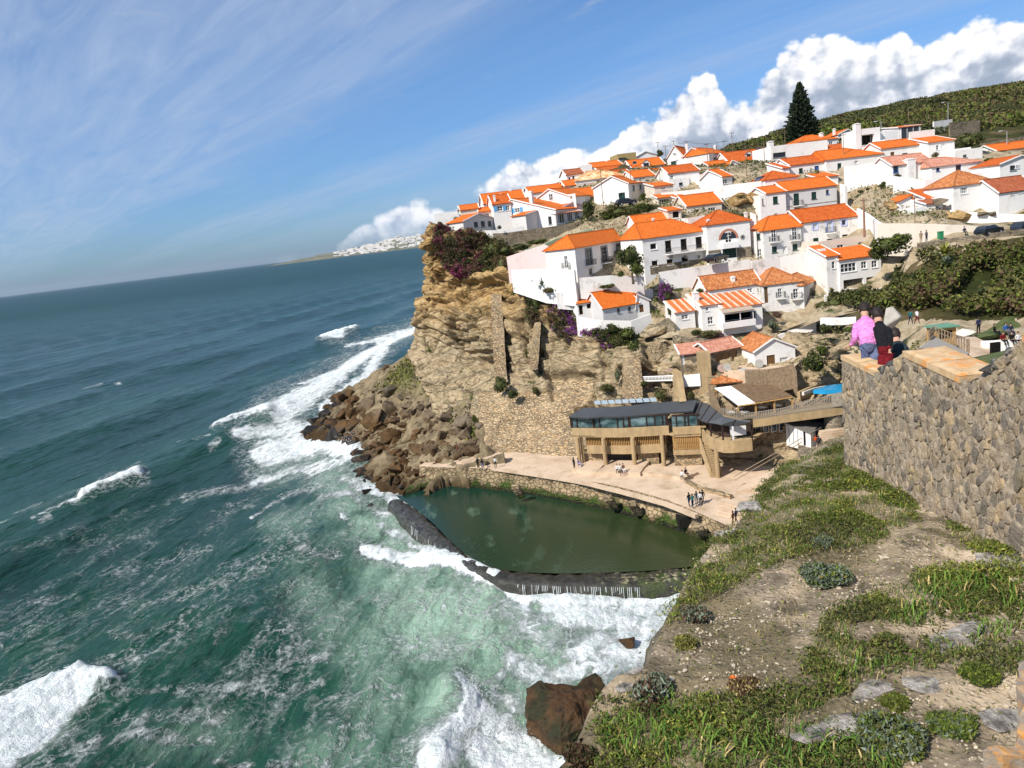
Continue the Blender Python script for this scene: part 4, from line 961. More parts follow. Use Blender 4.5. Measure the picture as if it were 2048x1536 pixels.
def m_tile(name,c1,c2,c3,pu=.24,pv=.42,patch=.25,pc=(.30,.13,.05),str_=1.0):
 def f(t):
  uv = t.coord('UV'); U,V,_ = t.sep(uv); P = t.pos()
  cu = t.math('FLOOR',t.math('DIVIDE',U,pu)); cv = t.math('FLOOR',t.math('DIVIDE',V,pv))
  wn = t.node('ShaderNodeTexWhiteNoise',noise_dimensions='2D'); t.put(wn.inputs[0],t.comb(cu,cv,0))
  c = t.ramp(wn.outputs[0],[(0,c1),(.5,c2),(1,c3)])
  n = t.noise(P,.8,6,.68)
  c = t.mix(t.mapr(n,.56,.72,0,patch),c,pc)
  wave = t.math('ABSOLUTE',t.math('SINE',t.math('MULTIPLY',U,math.pi / pu)))
  row = t.math('FRACT',t.math('DIVIDE',V,pv))
  c = t.mix(t.mapr(wave,.0,.45,.45 * str_,0),c,tuple(x * .35 for x in c1))
  h = t.math('ADD',wave,t.math('MULTIPLY',row,-.35))
  return {'Base Color': c,'Roughness': .82,'Specular IOR Level': .2,'Normal': t.bump(h,.7,.07)}
 return mat(name,f)
R_OR = m_tile('orange_clay_tiles',(.60,.125,.014),(.70,.155,.018),(.66,.18,.03),patch=.45,pc=(.42,.10,.025))
R_OR2 = m_tile('deep_orange_clay_tiles',(.46,.085,.012),(.55,.11,.016),(.60,.15,.03),patch=.3,pc=(.30,.06,.015))
R_OLD = m_tile('weathered_clay_tiles',(.33,.12,.045),(.52,.17,.05),(.60,.27,.11),patch=.55,pc=(.24,.12,.06))
R_PINK = m_tile('faded_pink_tiles',(.48,.19,.12),(.60,.26,.17),(.66,.36,.25),patch=.4,pc=(.32,.17,.12))
R_BRN = m_tile('brown_red_tiles',(.30,.075,.03),(.38,.10,.04),(.42,.15,.07),patch=.3)
R_MOT = m_tile('mottled_yellow_tiles',(.55,.18,.05),(.72,.42,.20),(.80,.62,.38),pu=.8,pv=.8,patch=.2,str_=.4)
R_STR = m_tile('striped_clay_tiles',(.62,.20,.05),(.68,.25,.08),(.70,.30,.11),pu=1.05,pv=20,patch=.12,str_=-1.6)
def m_str(t):
 uv = t.coord('UV'); U,V,_ = t.sep(uv); P = t.pos(); n = t.noise(P,1.2,5,.6)
 w = t.math('SINE',t.math('ADD',t.math('MULTIPLY',U,5.6),t.math('MULTIPLY',n,2.0)))
 f = t.math('ABSOLUTE',t.math('SINE',t.math('MULTIPLY',U,math.pi / .24)))
 c = t.mix(t.mapr(w,.25,.7),(.62,.15,.028),(.74,.52,.38))
 c = t.mix(t.mapr(n,.5,.7,0,.5),c,(.60,.20,.06))
 return {'Base Color': c,'Roughness': .85,'Normal': t.bump(t.math('ADD',f,w),.6,.08)}
R_STR = mat('mortared_stripe_tiles',m_str)
GLASS = mat('window_glass',lambda t: {'Base Color': t.mix(t.rnd(),(.012,.016,.02),(.035,.042,.05)),'Roughness': .12,'Specular IOR Level': .45})
DARK = plain('dark_interior',(.012,.011,.010),.9,.1)
FR_W = plain('white_joinery',(.76,.75,.73),.5); FR_GRN = plain('dark_green_joinery',(.012,.045,.035),.45); FR_BLUE = plain('blue_joinery',(.10,.35,.62),.5)
FR_DB = plain('deep_blue_joinery',(.03,.09,.30),.45); FR_BR = plain('brown_wood',(.16,.085,.035),.6); FR_GREY = plain('grey_joinery',(.20,.22,.22),.5); CURT = plain('pale_curtain',(.55,.55,.53),.9)
LILAC = plain('lilac_trim',(.46,.50,.72),.8); BRICK = plain('brick_surround',(.45,.20,.13),.9,.2,.3,6); IRON = plain('dark_iron',(.03,.03,.032),.5,.4); STEEL = plain('galvanised_steel',(.32,.33,.33),.45,.5); WPOLE = plain('weathered_pole',(.22,.15,.10),.8)
GREYSTONE = plain('grey_stone_trim',(.30,.28,.25),.9,.2,.25,2)
KIND = { # frame, pane, columns, rows
'w': (FR_W,GLASS,2,2),'W': (FR_W,GLASS,4,2),'v': (FR_W,GLASS,1,2),'s': (FR_GRN,FR_GRN,2,1),'o': (GREYSTONE,DARK,1,1),'d': (FR_BR,DARK,1,1),
'f': (FR_W,GLASS,2,3),'F': (FR_W,GLASS,2,3),'D': (FR_GRN,FR_GRN,2,1),'b': (FR_DB,FR_DB,2,1),'c': (FR_W,CURT,1,1),'n': (FR_DB,GLASS,1,1),'k': (FR_GREY,GLASS,1,1),
'x': (WHITE,DARK,1,1),'g': (FR_GRN,FR_GRN,3,1),'B': (FR_BR,FR_BR,3,1),'X': (FR_W,GLASS,3,1),'y': (FR_GREY,GLASS,2,4),'Y': (FR_GREY,GLASS,2,4),'l': (LILAC,CURT,1,1),'m': (LILAC,GLASS,1,1),'r': (FR_W,FR_W,2,1)}
DOORS = set('dDbFfyYBrg')
class Frame:
 def __init__(s,origin,yaw): s.o = np.array(origin,float); s.c = math.cos(yaw); s.s = math.sin(yaw); s.yaw = yaw
 def loc(s,p): d = np.asarray(p) - s.o; return np.array([d[0] * s.c + d[1] * s.s,-d[0] * s.s + d[1] * s.c,d[2]])
 def world(s,x,y,z): return s.o + np.array([x * s.c - y * s.s,x * s.s + y * s.c,z])
 def cut(s,px,py,axis,val):                              # where the sight line meets local plane axis=val
  d = ray(px,py); dl = np.array([d[0] * s.c + d[1] * s.s,-d[0] * s.s + d[1] * s.c,d[2]]); c = s.loc(CE)
  if abs(dl[axis]) < 1e-6: return None
  k = (val - c[axis]) / dl[axis]; return c + dl * k,k
 def mat(s): return Matrix.Translation(Vector(s.o)) @ Matrix.Rotation(s.yaw,4,'Z')
def face_mesh(mb,o,du,out,L,z0,z1,holes,deep=.22):
 us = sorted({0.0,L} | {h[0] for h in holes} | {h[2] for h in holes}); zs = sorted({z0,z1} | {h[1] for h in holes} | {h[3] for h in holes})
 def P(u,z,k=0.0): return (o[0] + du[0] * u - out[0] * k,o[1] + du[1] * u - out[1] * k,z)
 for i in range(len(us) - 1):
  for j in range(len(zs) - 1):
   cu = (us[i] + us[i + 1]) / 2; cz = (zs[j] + zs[j + 1]) / 2
   if any(h[0] < cu < h[2] and h[1] < cz < h[3] for h in holes): continue
   mb.quad([P(us[i],zs[j]),P(us[i + 1],zs[j]),P(us[i + 1],zs[j + 1]),P(us[i],zs[j + 1])])
 for (a,b,c,d) in holes:
  for p,q in (((a,b),(c,b)),((c,b),(c,d)),((c,d),(a,d)),((a,d),(a,b))):
   mb.quad([P(*q),P(*p),P(*p,deep),P(*q,deep)])
def window(par,o,du,out,u0,z0,u1,z1,kind,deep,xf):
 fm,pm,nx,nz = KIND[kind]; w = u1 - u0; h = z1 - z0; t = min(.09,w * .12)
 d = deep
 def bx(mb,a,b,c,e,k0,k1):
  Q = []
  for (u,z) in ((a,b),(c,b),(c,e),(a,e)):
   for k in (k0,k1): Q.append((o[0] + du[0] * u + out[0] * k,o[1] + du[1] * u + out[1] * k,z))
  b0 = len(mb.v); mb.v += Q
  for f in ((0,2,4,6),(1,7,5,3),(0,1,3,2),(2,3,5,4),(4,5,7,6),(6,7,1,0)): mb.f.append(tuple(b0 + i for i in f)); mb.m.append(0)
 mb = MB(); k0,k1 = -d - .02,-d + .07
 bx(mb,u0,z0,u0 + t,z1,k0,k1); bx(mb,u1 - t,z0,u1,z1,k0,k1); bx(mb,u0 + t,z0,u1 - t,z0 + t,k0,k1); bx(mb,u0 + t,z1 - t,u1 - t,z1,k0,k1)
 for i in range(1,nx): u = u0 + w * i / nx; bx(mb,u - t / 2.2,z0 + t,u + t / 2.2,z1 - t,k0,k1 - .01)
 for i in range(1,nz): z = z0 + h * i / nz; bx(mb,u0 + t,z - t / 2.6,u1 - t,z + t / 2.6,k0,k1 - .02)
 if kind not in DOORS or kind in 'fy': bx(mb,u0 - .1,z0 - .1,u1 + .1,z0 - .002,-.05,.09)     # sill
 if kind in 'lmYy': # painted surround
  for q in ((u0 - .22,z0 - .1,u0 - .003,z1 + .22),(u1 + .003,z0 - .1,u1 + .22,z1 + .22),(u0 - .003,z1 + .003,u1 + .003,z1 + .22)): bx(mb,*q,.0,.035)
 wo = mb.build('door' if kind in DOORS else 'window',fm,par)
 m2 = MB(); bx(m2,u0 + t * .5,z0 + t * .5,u1 - t * .5,z1 - t * .5,-d - .05,-d)
 m2.build('door_leaf' if pm in (FR_GRN,FR_DB,FR_BR,FR_W) else 'pane',pm,wo)
 wo.matrix_local = xf
 return wo
def balcony(par,o,du,out,u0,u1,z,xf,dep=.75,solid=None,h=.95):
 mb = MB()
 def bx(a,b,z0,z1,k0,k1,mb=mb,mi=0):
  Q = []
  for (u,zz) in ((a,z0),(b,z0),(b,z1),(a,z1)):
   for k in (k0,k1): Q.append((o[0] + du[0] * u + out[0] * k,o[1] + du[1] * u + out[1] * k,zz))
  b0 = len(mb.v); mb.v += Q
  for f in ((0,2,4,6),(1,7,5,3),(0,1,3,2),(2,3,5,4),(4,5,7,6),(6,7,1,0)): mb.f.append(tuple(b0 + i for i in f)); mb.m.append(mi)
 bx(u0,u1,z - .16,z,0,dep)
 r = mb.build('balcony',WHITE if solid is None else solid,par); r.matrix_local = xf
 m2 = MB()
 if solid is not None:
  bx(u0,u1,z + .001,z + h,dep - .12,dep,m2); bx(u0,u0 + .12,z + .001,z + h,0,dep - .12,m2); bx(u1 - .12,u1,z + .001,z + h,0,dep - .12,m2)
  m2.build('parapet',solid,r); return r
 bx(u0,u1,z + h - .04,z + h,dep - .06,dep - .01,m2)
 n = max(3,int((u1 - u0) / .16))
 for i in range(n + 1):
  u = u0 + (u1 - u0 - .03) * i / n; bx(u,u + .025,z,z + h - .04,dep - .05,dep - .02,m2)
 for k in (u0,u1 - .03):
  bx(k,k + .03,z + h - .04,z + h,0,dep - .06,m2)
  for q in range(4): bx(k,k + .03,z,z + h - .04,q * dep / 4,q * dep / 4 + .025,m2)
 m2.build('railing',IRON,r); return r
CUR = {}
def house(label,A,B,z,yaw,D,h,roof=('F',2.0),rm=None,wm=None,win=(),ch=(),wing=False,ov=.28,name='house',group=None,cat='house',down=3.5,lean=None,verge=True,eh=None):
 rm = rm or R_OR; wm = wm or WHITE; yaw = math.radians(yaw)
 pA = W(*A,z); f0 = Frame(pA,yaw)
 pB,_ = f0.cut(B[0],B[1],1,0.0)
 w = float(pB[0]); ze = pA[2] + .5 * float(pB[2])
 if eh is not None: ze = eh
 fr = Frame((pA[0],pA[1],ze - h),yaw); H = h
 if wing: root = CUR['root']; xf = CUR['inv'] @ fr.mat()
 else:
  root = empty(name,fr.o,yaw); tag(root,label,cat,group); CUR['root'] = root; CUR['inv'] = fr.mat().inverted(); xf = Matrix.Identity(4)
 CUR['fr'] = fr; CUR['w'] = w; CUR['D'] = D; CUR['H'] = H; CUR['xf'] = xf
 FA = {'F': ((0,0),(1,0),(0,-1),w,1,0.0),'L': ((0,D),(0,-1),(-1,0),D,0,0.0),'R': ((w,0),(0,1),(1,0),D,0,w)}
 typ,rise = roof[0],roof[1]
 Hw = H + (roof[3] if typ == 'G' and len(roof) > 3 and roof[3] < 0 else 0.0)
 holes = {'F': [],'L': [],'R': []}; todo = []
 for q in win:
  face,px,py,wp,hp,kd = q[:6]; ex = q[6] if len(q) > 6 else {}
  o,du,out,L,ax,val = FA[face]
  c = fr.cut(px,py,ax,val); l = fr.cut(px - wp / 2,py,ax,val); r = fr.cut(px + wp / 2,py,ax,val)
  if c is None: continue
  def S(p): return p[0] if face == 'F' else (D - p[1] if face == 'L' else p[1])
  u0,u1 = sorted((S(l[0]),S(r[0]))); hh = hp * c[1] / FPX * (1.0); zc = c[0][2]; u0 = max(.12,u0); u1 = min(L - .12,u1)
  if u1 - u0 < .25: continue
  z0,z1 = zc - hh / 2,zc + hh / 2
  deep = ex.get('deep',.16)
  if z1 < Hw - .05 and not any(not (u1 < a or u0 > c2 or z1 < b or z0 > d2) for a,b,c2,d2 in holes[face]): holes[face].append((u0,z0,u1,z1))
  else: deep = -.03
  todo.append((o,du,out,u0,z0,u1,z1,kd,deep,ex))
 mb = MB()
 for k in 'FLR':
  o,du,out,L,ax,val = FA[k]; face_mesh(mb,o,du,out,L,-down,Hw,holes[k],.7)
 mb.quad([(w,D,-down),(0,D,-down),(0,D,H),(w,D,H)])
 inset = .7
 e = ov
 rb = MB(); vb = MB(); vb2 = MB()
 def ridge(p,q): rb.tube([p,q],.11,6)
 T = .14
 if typ == 'F':
  k = rise / (D / 2)
  mb.quad([(0,D,H),(0,0,H),(0,D / 2,H + rise)]); mb.quad([(w,0,H),(w,D,H),(w,D / 2,H + rise)])
  rb.slab([(-e,-e,H - k * e + .12),(w + e,-e,H - k * e + .12),(w + e,D / 2,H + rise + .12),(-e,D / 2,H + rise + .12)],T)
  rb.slab([(w + e,D + e,H - k * e + .12),(-e,D + e,H - k * e + .12),(-e,D / 2,H + rise + .12),(w + e,D / 2,H + rise + .12)],T)
  ridge((-e,D / 2,H + rise + .13),(w + e,D / 2,H + rise + .13))
  if verge:
   for x,vb_ in ((-e - .003,vb),(w + e - .177,vb2)):
    for (y0,z0_,y1,z1_) in ((-e,H - k * e,D / 2,H + rise),(D + e,H - k * e,D / 2,H + rise)):
     vb_.quad([(x,y0,z0_ + .17),(x + .18,y0,z0_ + .17),(x + .18,y1,z1_ + .17),(x,y1,z1_ + .17)]); vb_.quad([(x,y0,z0_ - .03),(x,y0,z0_ + .17),(x,y1,z1_ + .17),(x,y1,z1_ - .03)]); vb_.quad([(x + .18,y0,z0_ - .03),(x + .18,y1,z1_ - .03),(x + .18,y1,z1_ + .17),(x + .18,y0,z0_ + .17)])
 elif typ == 'M':
  k = rise / D
  mb.quad([(0,D,H),(0,0,H),(0,D,H + rise)]); mb.quad([(w,0,H),(w,D,H),(w,D,H + rise)]); mb.quad([(w,D,H),(0,D,H),(0,D,H + rise),(w,D,H + rise)])
  rb.slab([(-e,-e,H - k * e + .12),(w + e,-e,H - k * e + .12),(w + e,D + .1,H + rise + .14),(-e,D + .1,H + rise + .14)],T)
  if verge:
   for x,vb_ in ((-e - .003,vb),(w + e - .177,vb2)):
    vb_.quad([(x,-e,H - k * e + .17),(x + .18,-e,H - k * e + .17),(x + .18,D,H + rise + .17),(x,D,H + rise + .17)]); vb_.quad([(x,-e,H - k * e - .03),(x,-e,H - k * e + .17),(x,D,H + rise + .17),(x,D,H + rise - .03)])
 elif typ == 'H':
  i = min(roof[2] if len(roof) > 2 else D / 2,w * .49); i2 = min(roof[3] if len(roof) > 3 else i,w * .49)
  a = [(-e,-e),(w + e,-e),(w + e,D + e),(-e,D + e)]; zb = H - .02; r0 = (i,D / 2,H + rise); r1 = (w - i2,D / 2,H + rise)
  c4 = [(p[0],p[1],zb) for p in a]
  rb.slab([c4[0],c4[1],r1,r0],.1); rb.slab([c4[2],c4[3],r0,r1],.1); rb.slab([c4[3],c4[0],r0],.1); rb.slab([c4[1],c4[2],r1],.1)
  if (w - i - i2) > .1: ridge(r0,r1)
  for p,q in ((c4[0],r0),(c4[1],r1),(c4[2],r1),(c4[3],r0)): ridge(p,q)
 elif typ == 'G':
  a = (roof[2] if len(roof) > 2 else .5) * w; zl = roof[3] if len(roof) > 3 else 0.0   # zl: right eave lower/higher
  HR = H + zl
  for yy in (0,D):
   pts = [(0,yy,H),(w,yy,H),(a,yy,H + rise)] if abs(zl) < .01 else [(0,yy,Hw),(w,yy,Hw),(a,yy,H + rise),(0,yy,H)] if zl < 0 else [(0,yy,H),(w,yy,H),(w,yy,HR),(a,yy,H + rise)]
   mb.quad(pts if yy == 0 else pts[::-1])
  if Hw < H: mb.quad([(0,D,Hw),(0,0,Hw),(0,0,H),(0,D,H)])
  kl = rise / max(a,.01); kr = (H + rise - HR) / max(w - a,.01)
  if a > .3: rb.slab([(-e,-e,H - kl * e + .12),(-e,D + e,H - kl * e + .12),(a,D + e,H + rise + .12),(a,-e,H + rise + .12)],T)
  rb.slab([(w + e,D + e,HR - kr * e + .12),(w + e,-e,HR - kr * e + .12),(a,-e,H + rise + .12),(a,D + e,H + rise + .12)],T)
  ridge((a,-e,H + rise + .13),(a,D + e,H + rise + .13))
  if verge:
   y = -e - .003
   for (x0,z0_,x1,z1_) in ((-e,H - kl * e,a,H + rise),(w + e,HR - kr * e,a,H + rise)):
    vb.quad([(x0,y,z0_ - .03),(x0,y,z0_ + .17),(x1,y,z1_ + .17),(x1,y,z1_ - .03)]); vb.quad([(x0,y,z0_ + .17),(x0,y + .18,z0_ + .17),(x1,y + .18,z1_ + .17),(x1,y,z1_ + .17)])
 elif typ == 'T':
  pt = rise
  mb.box(0,0,H + .001,w,.25,H + pt); mb.box(0,D - .25,H + .001,w,D,H + pt); mb.box(0,.25,H + .001,.25,D - .25,H + pt); mb.box(w - .25,.25,H + .001,w,D - .25,H + pt)
  mb.quad([(0,0,H - .05),(w,0,H - .05),(w,D,H - .05),(0,D,H - .05)])
 wo = mb.build('wall',wm,root); wo.matrix_local = xf
 ro = None
 if rb.v:
  ro = rb.build('roof',rm,root); ro.matrix_local = xf
  for q_ in (vb,vb2):
   if q_.v: q_.build('verge',WHITE,ro)
 for (o,du,out,u0,z0,u1,z1,kd,deep,ex) in todo:
  q = window(root,o,du,out,u0,z0,u1,z1,kd,deep,xf)
  if ex.get('deep',0) > .3: pass
  if kd in 'fy': balcony(root,o,du,out,u0 - .35,u1 + .35,z0 - .05,xf,.65)
  if 'shut' in ex:
   mS = MB(); sw = (u1 - u0) * .55
   for a in ((u0 - sw - .05,u0 - .05),(u1 + .05,u1 + sw + .05)):
    x0,x1 = a; P = [(o[0] + du[0] * u + out[0] * k,o[1] + du[1] * u + out[1] * k,zz) for u in (x0,x1) for zz in (z0,z1) for k in (.01,.06)]
    b0 = len(mS.v); mS.v += P
    for ff in ((0,4,6,2),(1,3,7,5),(0,1,5,4),(2,6,7,3),(0,2,3,1),(4,5,7,6)): mS.f.append(tuple(b0 + i for i in ff)); mS.m.append(0)
   mS.build('shutters',ex['shut'],q)
 for c in ch:
  cx,cy0,cy1,cw = c[:4]; yc = c[4] if len(c) > 4 else D * .5
  p,k = fr.cut(cx,cy0,1,yc); q,_ = fr.cut(cx,cy1,1,yc); hw = cw / 2 / FPX * k; mc = MB()
  mc.box(p[0] - hw,yc - hw,q[2] - .6,p[0] + hw,yc + hw,p[2] - .25); mc.box(p[0] - hw - .07,yc - hw - .07,p[2] - .249,p[0] + hw + .07,yc + hw + .07,p[2] - .12)
  mc.box(p[0] - hw * .6,yc - hw * .6,p[2] - .119,p[0] + hw * .6,yc + hw * .6,p[2])
  co = mc.build('chimney',WHITE,ro or wo)
 return root
def addpart(name,mb,m,parent=None):
 o = mb.build(name,m,parent or CUR['root']); o.matrix_local = CUR['xf']; return o
def dormer(px,py,wp,z_off=0.0,m=None,yc=1.0,hh=1.3):
 fr = CUR['fr']; p,k = fr.cut(px,py,1,yc); hw = wp / 2 / FPX * k
 mb = MB(); zt = p[2]
 mb.box(p[0] - hw,yc,zt - hh,p[0] + hw,yc + 2.4,zt); mb.quad([(p[0] - hw,yc,zt),(p[0] + hw,yc,zt),(p[0],yc,zt + .7)]); o = addpart('dormer',mb,WHITE)
 r = MB();
 r.slab([(p[0] - hw - .2,yc - .15,zt - .05),(p[0] - hw - .2,yc + 2.6,zt - .05),(p[0],yc + 2.6,zt + .8),(p[0],yc - .15,zt + .8)],.1); r.slab([(p[0] + hw + .2,yc + 2.6,zt - .05),(p[0] + hw + .2,yc - .15,zt - .05),(p[0],yc - .15,zt + .8),(p[0],yc + 2.6,zt + .8)],.1)
 r.build('dormer_roof',m or R_OR,o)
 g = MB(); g.box(p[0] - hw * .7,yc - .04,zt - hh * .85,p[0] + hw * .7,yc - .005,zt - .1); g.build('dormer_window',GLASS,o)
# ------------------------------------------------------------------ the village, front row first
house('long white villa with orange hip roof and iron balconies above the cliff',(1149,495),(1288,473),124,54,5.8,5.6,('H',2.2,3),win=[
('F',1178,514,12,31,'y'),('F',1209,509,12,31,'y'),('F',1240,504,12,31,'y'),('F',1181,543,7,12,'k'),('F',1212,542,9,26,'Y'),('F',1240,531,8,10,'k'),('L',1132,524,7,24,'f')],ov=.35)
house('two storey white house with a long balcony slab and dark openings',(1284,478),(1416,460),125,14,9,5.8,('H',2.6,1.0,4.5),win=[
('F',1307,493,13,12,'x'),('F',1337,493,13,24,'o'),('F',1368,489,13,23,'o'),('F',1398,485,13,23,'o'),('F',1310,527,13,12,'x'),('F',1340,524,13,12,'x'),('F',1370,519,14,12,'x')],ch=[(1306,436,452,4,5.5)])
_f = CUR['fr']; a,k = _f.cut(1331,507,1,0); b,_ = _f.cut(1411,499,1,0)
balcony(CUR['root'],(0,0),(1,0),(0,-1),a[0],b[0],(a[2] + b[2]) / 2,CUR['xf'],1.2)
for x in (1340,1368,1396):
 a,k = _f.cut(x,507,1,0); mb = MB(); mb.box(a[0] - .06,-.9,a[2] - .8,a[0] + .06,-.003,a[2] - .3); addpart('bracket',mb,GREYSTONE)
mb = MB(); a,_ = _f.cut(1300,530,1,-.03); b,_ = _f.cut(1414,520,1,-.03); mb.box(a[0],-.045,a[2] - 1.6,b[0],-.003,a[2] - .15); addpart('stone_plinth',mb,M_MASON_GREY)
house('small orange roofed annex with chimney standing behind the balcony house',(1273,455),(1341,445),136,10,6,3.5,('F',2.0),win=[('F',1325,452,14,7,'o')])
house('white garage house with brick arched window and skylight',(1413,452),(1499,438.5),125.5,4,9,7.4,('H',2.2,3.5),R_OR2,win=[
('F',1459,504,27,24,'g'),('F',1457,475,13,20,'F'),('F',1485,515,5,4,'w')],ch=[(1416,438,452,5,1.2),(1491,424,438,5,3.5)])
_f = CUR['fr']; c,k = _f.cut(1457,478,1,0); mb = MB(); m2 = MB()
for i in range(14):
 t0,t1 = math.pi * i / 14,math.pi * (i + 1) / 14; r0,r1 = 1.36,1.72
 mb.slab([(c[0] + r0 * math.cos(t0),-.05,c[2] + r0 * math.sin(t0)),(c[0] + r1 * math.cos(t0),-.05,c[2] + r1 * math.sin(t0)),(c[0] + r1 * math.cos(t1),-.05,c[2] + r1 * math.sin(t1)),(c[0] + r0 * math.cos(t1),-.05,c[2] + r0 * math.sin(t1))],.05)
 if i not in (5,6,7,8): m2.quad([(c[0] + .58 * math.cos(t0),-.02,c[2]),(c[0] + r0 * math.cos(t0),-.02,c[2] + r0 * math.sin(t0)),(c[0] + r0 * math.cos(t1),-.02,c[2] + r0 * math.sin(t1)),(c[0] + .58 * math.cos(t1),-.02,c[2])])
for a,b in ((0,3),(3,6)): pass
addpart('brick_arch',mb,BRICK); addpart('arch_glazing',m2,GLASS)
mb = MB(); mb.box(c[0] - 1.35,-1.0,c[2] - 1.5,c[0] + 1.35,-.003,c[2] - .55); addpart('balcony',mb,WHITE)
mb = MB(); mb.tube([_f.cut(1485,474,1,0)[0] + (0,-.06,0),_f.cut(1485,474,1,0)[0] + (0,.0,0)],.42,14); o_ = addpart('oculus_surround',mb,GREYSTONE); mb = MB(); mb.tube([_f.cut(1485,474,1,0)[0] + (0,-.08,0),_f.cut(1485,474,1,0)[0] + (0,-.055,0)],.2,12); mb.build('oculus',GLASS,o_)
mb = MB(); a,_ = _f.cut(1432,512,1,-.03); b,_ = _f.cut(1442,512,1,-.03); mb.box(.02,-.045,a[2] - 1.2,b[0],-.003,a[2] + 1.0); addpart('stone_plinth',mb,M_MASON_GREY); mb = MB(); a,_ = _f.cut(1474,508,1,-.03); mb.box(a[0],-.045,a[2] - 1.2,CUR['w'] - .02,-.003,a[2] + 1.0); addpart('stone_plinth',mb,M_MASON_GREY)
mb = MB(); a,_ = _f.cut(1455,438,1,2.0); mb.slab([(a[0] - .6,1.4,a[2] - .15),(a[0] + .6,1.4,a[2] - .15),(a[0] + .6,2.5,a[2] + .5),(a[0] - .6,2.5,a[2] + .5)],.08); addpart('skylight',mb,GLASS)
house('stained cream house with hipped orange roof, two railed balconies and green shutters',(1526,462),(1602,452),125,6,8,5.8,('H',2.2,3,.3),R_OR,WHITE2,win=[
('F',1546.5,471,10,24,'f'),('F',1588,467,10,25,'f'),('F',1549,499,10,12,'s'),('F',1590,494,10,12,'s'),('F',1570,500,9,14,'r')])
house('',(1512,466),(1525,464),126,6,6,5.5,('T',.2),wm=WHITE2,win=[('F',1518,473,9,12,'s'),('F',1520,505,8,14,'w')],wing=True)
house('white house with deep orange roof and lilac window surrounds',(1603,446),(1716,431),126,6,8,6.0,('F',2.1),R_OR2,WHITE2,win=[
('F',1630,453,9,12,'l'),('F',1659,452,11,20,'l'),('F',1688,445,9,11,'m'),('F',1632,480,11,8,'s'),('F',1690,472,11,6,'s'),('F',1660,482,13,10,'x')])
_f = CUR['fr']; a,k = _f.cut(1660,464,1,0); balcony(CUR['root'],(0,0),(1,0),(0,-1),a[0] - .85,a[0] + .85,a[2] - .1,CUR['xf'],.6)
house('tall pale three storey house with dark green door balcony in the middle of the village',(1572,382),(1673,370),140,5,8,7.3,('F',1.8),R_OR,GREY_SHADE,win=[
('F',1593,399,11,24,'D'),('F',1628,391,10,14,'s'),('F',1655,384,6,9,'n'),('F',1595,424,13,16,'o'),('F',1628,419,9,6,'w'),('F',1656,415,5,6,'w')])
_f = CUR['fr']; a,k = _f.cut(1595,411,1,0); balcony(CUR['root'],(0,0),(1,0),(0,-1),a[0] - .9,a[0] + .9,a[2],CUR['xf'],.7)
mb = MB(); a,_ = _f.cut(1620,408,1,0); mb.box(0,-.06,a[2] - .06,CUR['w'],-.003,a[2] + .06); addpart('string_course',mb,GREYSTONE)
house('',(1533,388),(1571,382),139,5,8.6,6.6,('F',1.3),R_OR,WHITE,win=[('F',1551,400,10,14,'s'),('F',1552,433,8,12,'c')],wing=True)
house('',(1520,392),(1532,390),139,5,6,6.6,('T',.1),wm=WHITE,win=[('F',1526,404,3,13,'k')],wing=True)
house('flat topped white house with a coping and two white windows above the porch house',(1637,487),(1751,472),121,8,7,6.5,('T',.3),wm=CREAM,win=[('F',1681,495,13,11,'w'),('F',1723,490,13,12,'w')])
house('white two storey house over an open undercroft with white mullioned windows',(1678,520),(1762,509),116,8,5,6.0,('M',1.4),R_OR,WHITE,win=[
('F',1697,535,31,17,'W'),('F',1728,530,11,14,'w'),('F',1749,528,11,14,'w'),('F',1707,567,40,18,'x',{'deep':1.6}),('F',1748,563,30,20,'x',{'deep':1.6})])
house('',(1653,514),(1677,510),116,8,5,6.0,('M',1.5),R_OR,WHITE2,win=[('F',1667,530,6,14,'v')],wing=True)
house('',(1640,500),(1652,498),118,8,5,6.5,('T',.1),wm=WHITE2,wing=True)
house('long low house with weathered orange tile roof beside the octagonal one',(1412,580),(1521,566),117.5,6,5.4,4.2,('F',1.9),R_OLD,WHITE,win=[
('F',1478,585,12,9,'w'),('F',1500,581,10,9,'w'),('F',1519,580,8,10,'w')],ch=[(1465,552,572,7,1.0)])
house('white corner house with weathered tile hip roof and wrap round iron balcony',(1526,567),(1606,565),116,-2,9,5.2,('H',2.2,3.5,4.0),R_OLD,WHITE2,win=[
('F',1532,590,8,32,'B'),('F',1560,586,8,18,'f'),('F',1592,587,11,19,'f')])
house('',(1607,566),(1650,556),115.5,52,5,5.2,('H',1.5,1.5,1.5),R_OLD,GREY_SHADE,win=[('F',1623,585,6,20,'f'),('F',1640,577,6,15,'k')],wing=True)
house('white cottage with striped tile roof and loggia above the cliff gardens',(1446,616),(1524,608),111.5,5,6,3.9,('M',1.5),R_STR,WHITE,win=[
('F',1481,634,66,17,'x',{'deep':2.0}),('F',1489,672,60,14,'x',{'deep':1.5})])
_f = CUR['fr']; a,_ = _f.cut(1446,656,1,-1.3); b,_ = _f.cut(1512,650,1,-1.3)
mb = MB(); mb.box(a[0],-1.3,a[2] - .2,b[0],-1.15,a[2] + .75); mb.box(a[0],-1.15,a[2] - .2,b[0],-.003,a[2] - .05); addpart('loggia_parapet',mb,WHITE)
mb = MB(); a2,_ = _f.cut(1446,626,1,-1.3); b2,_ = _f.cut(1508,618,1,-1.3); mb.slab([(a2[0],-1.5,a2[2]),(b2[0],-1.5,a2[2]),(b2[0],.1,a2[2] + .5),(a2[0],.1,a2[2] + .5)],.07); addpart('awning',mb,plain('bamboo_awning',(.42,.33,.25)))
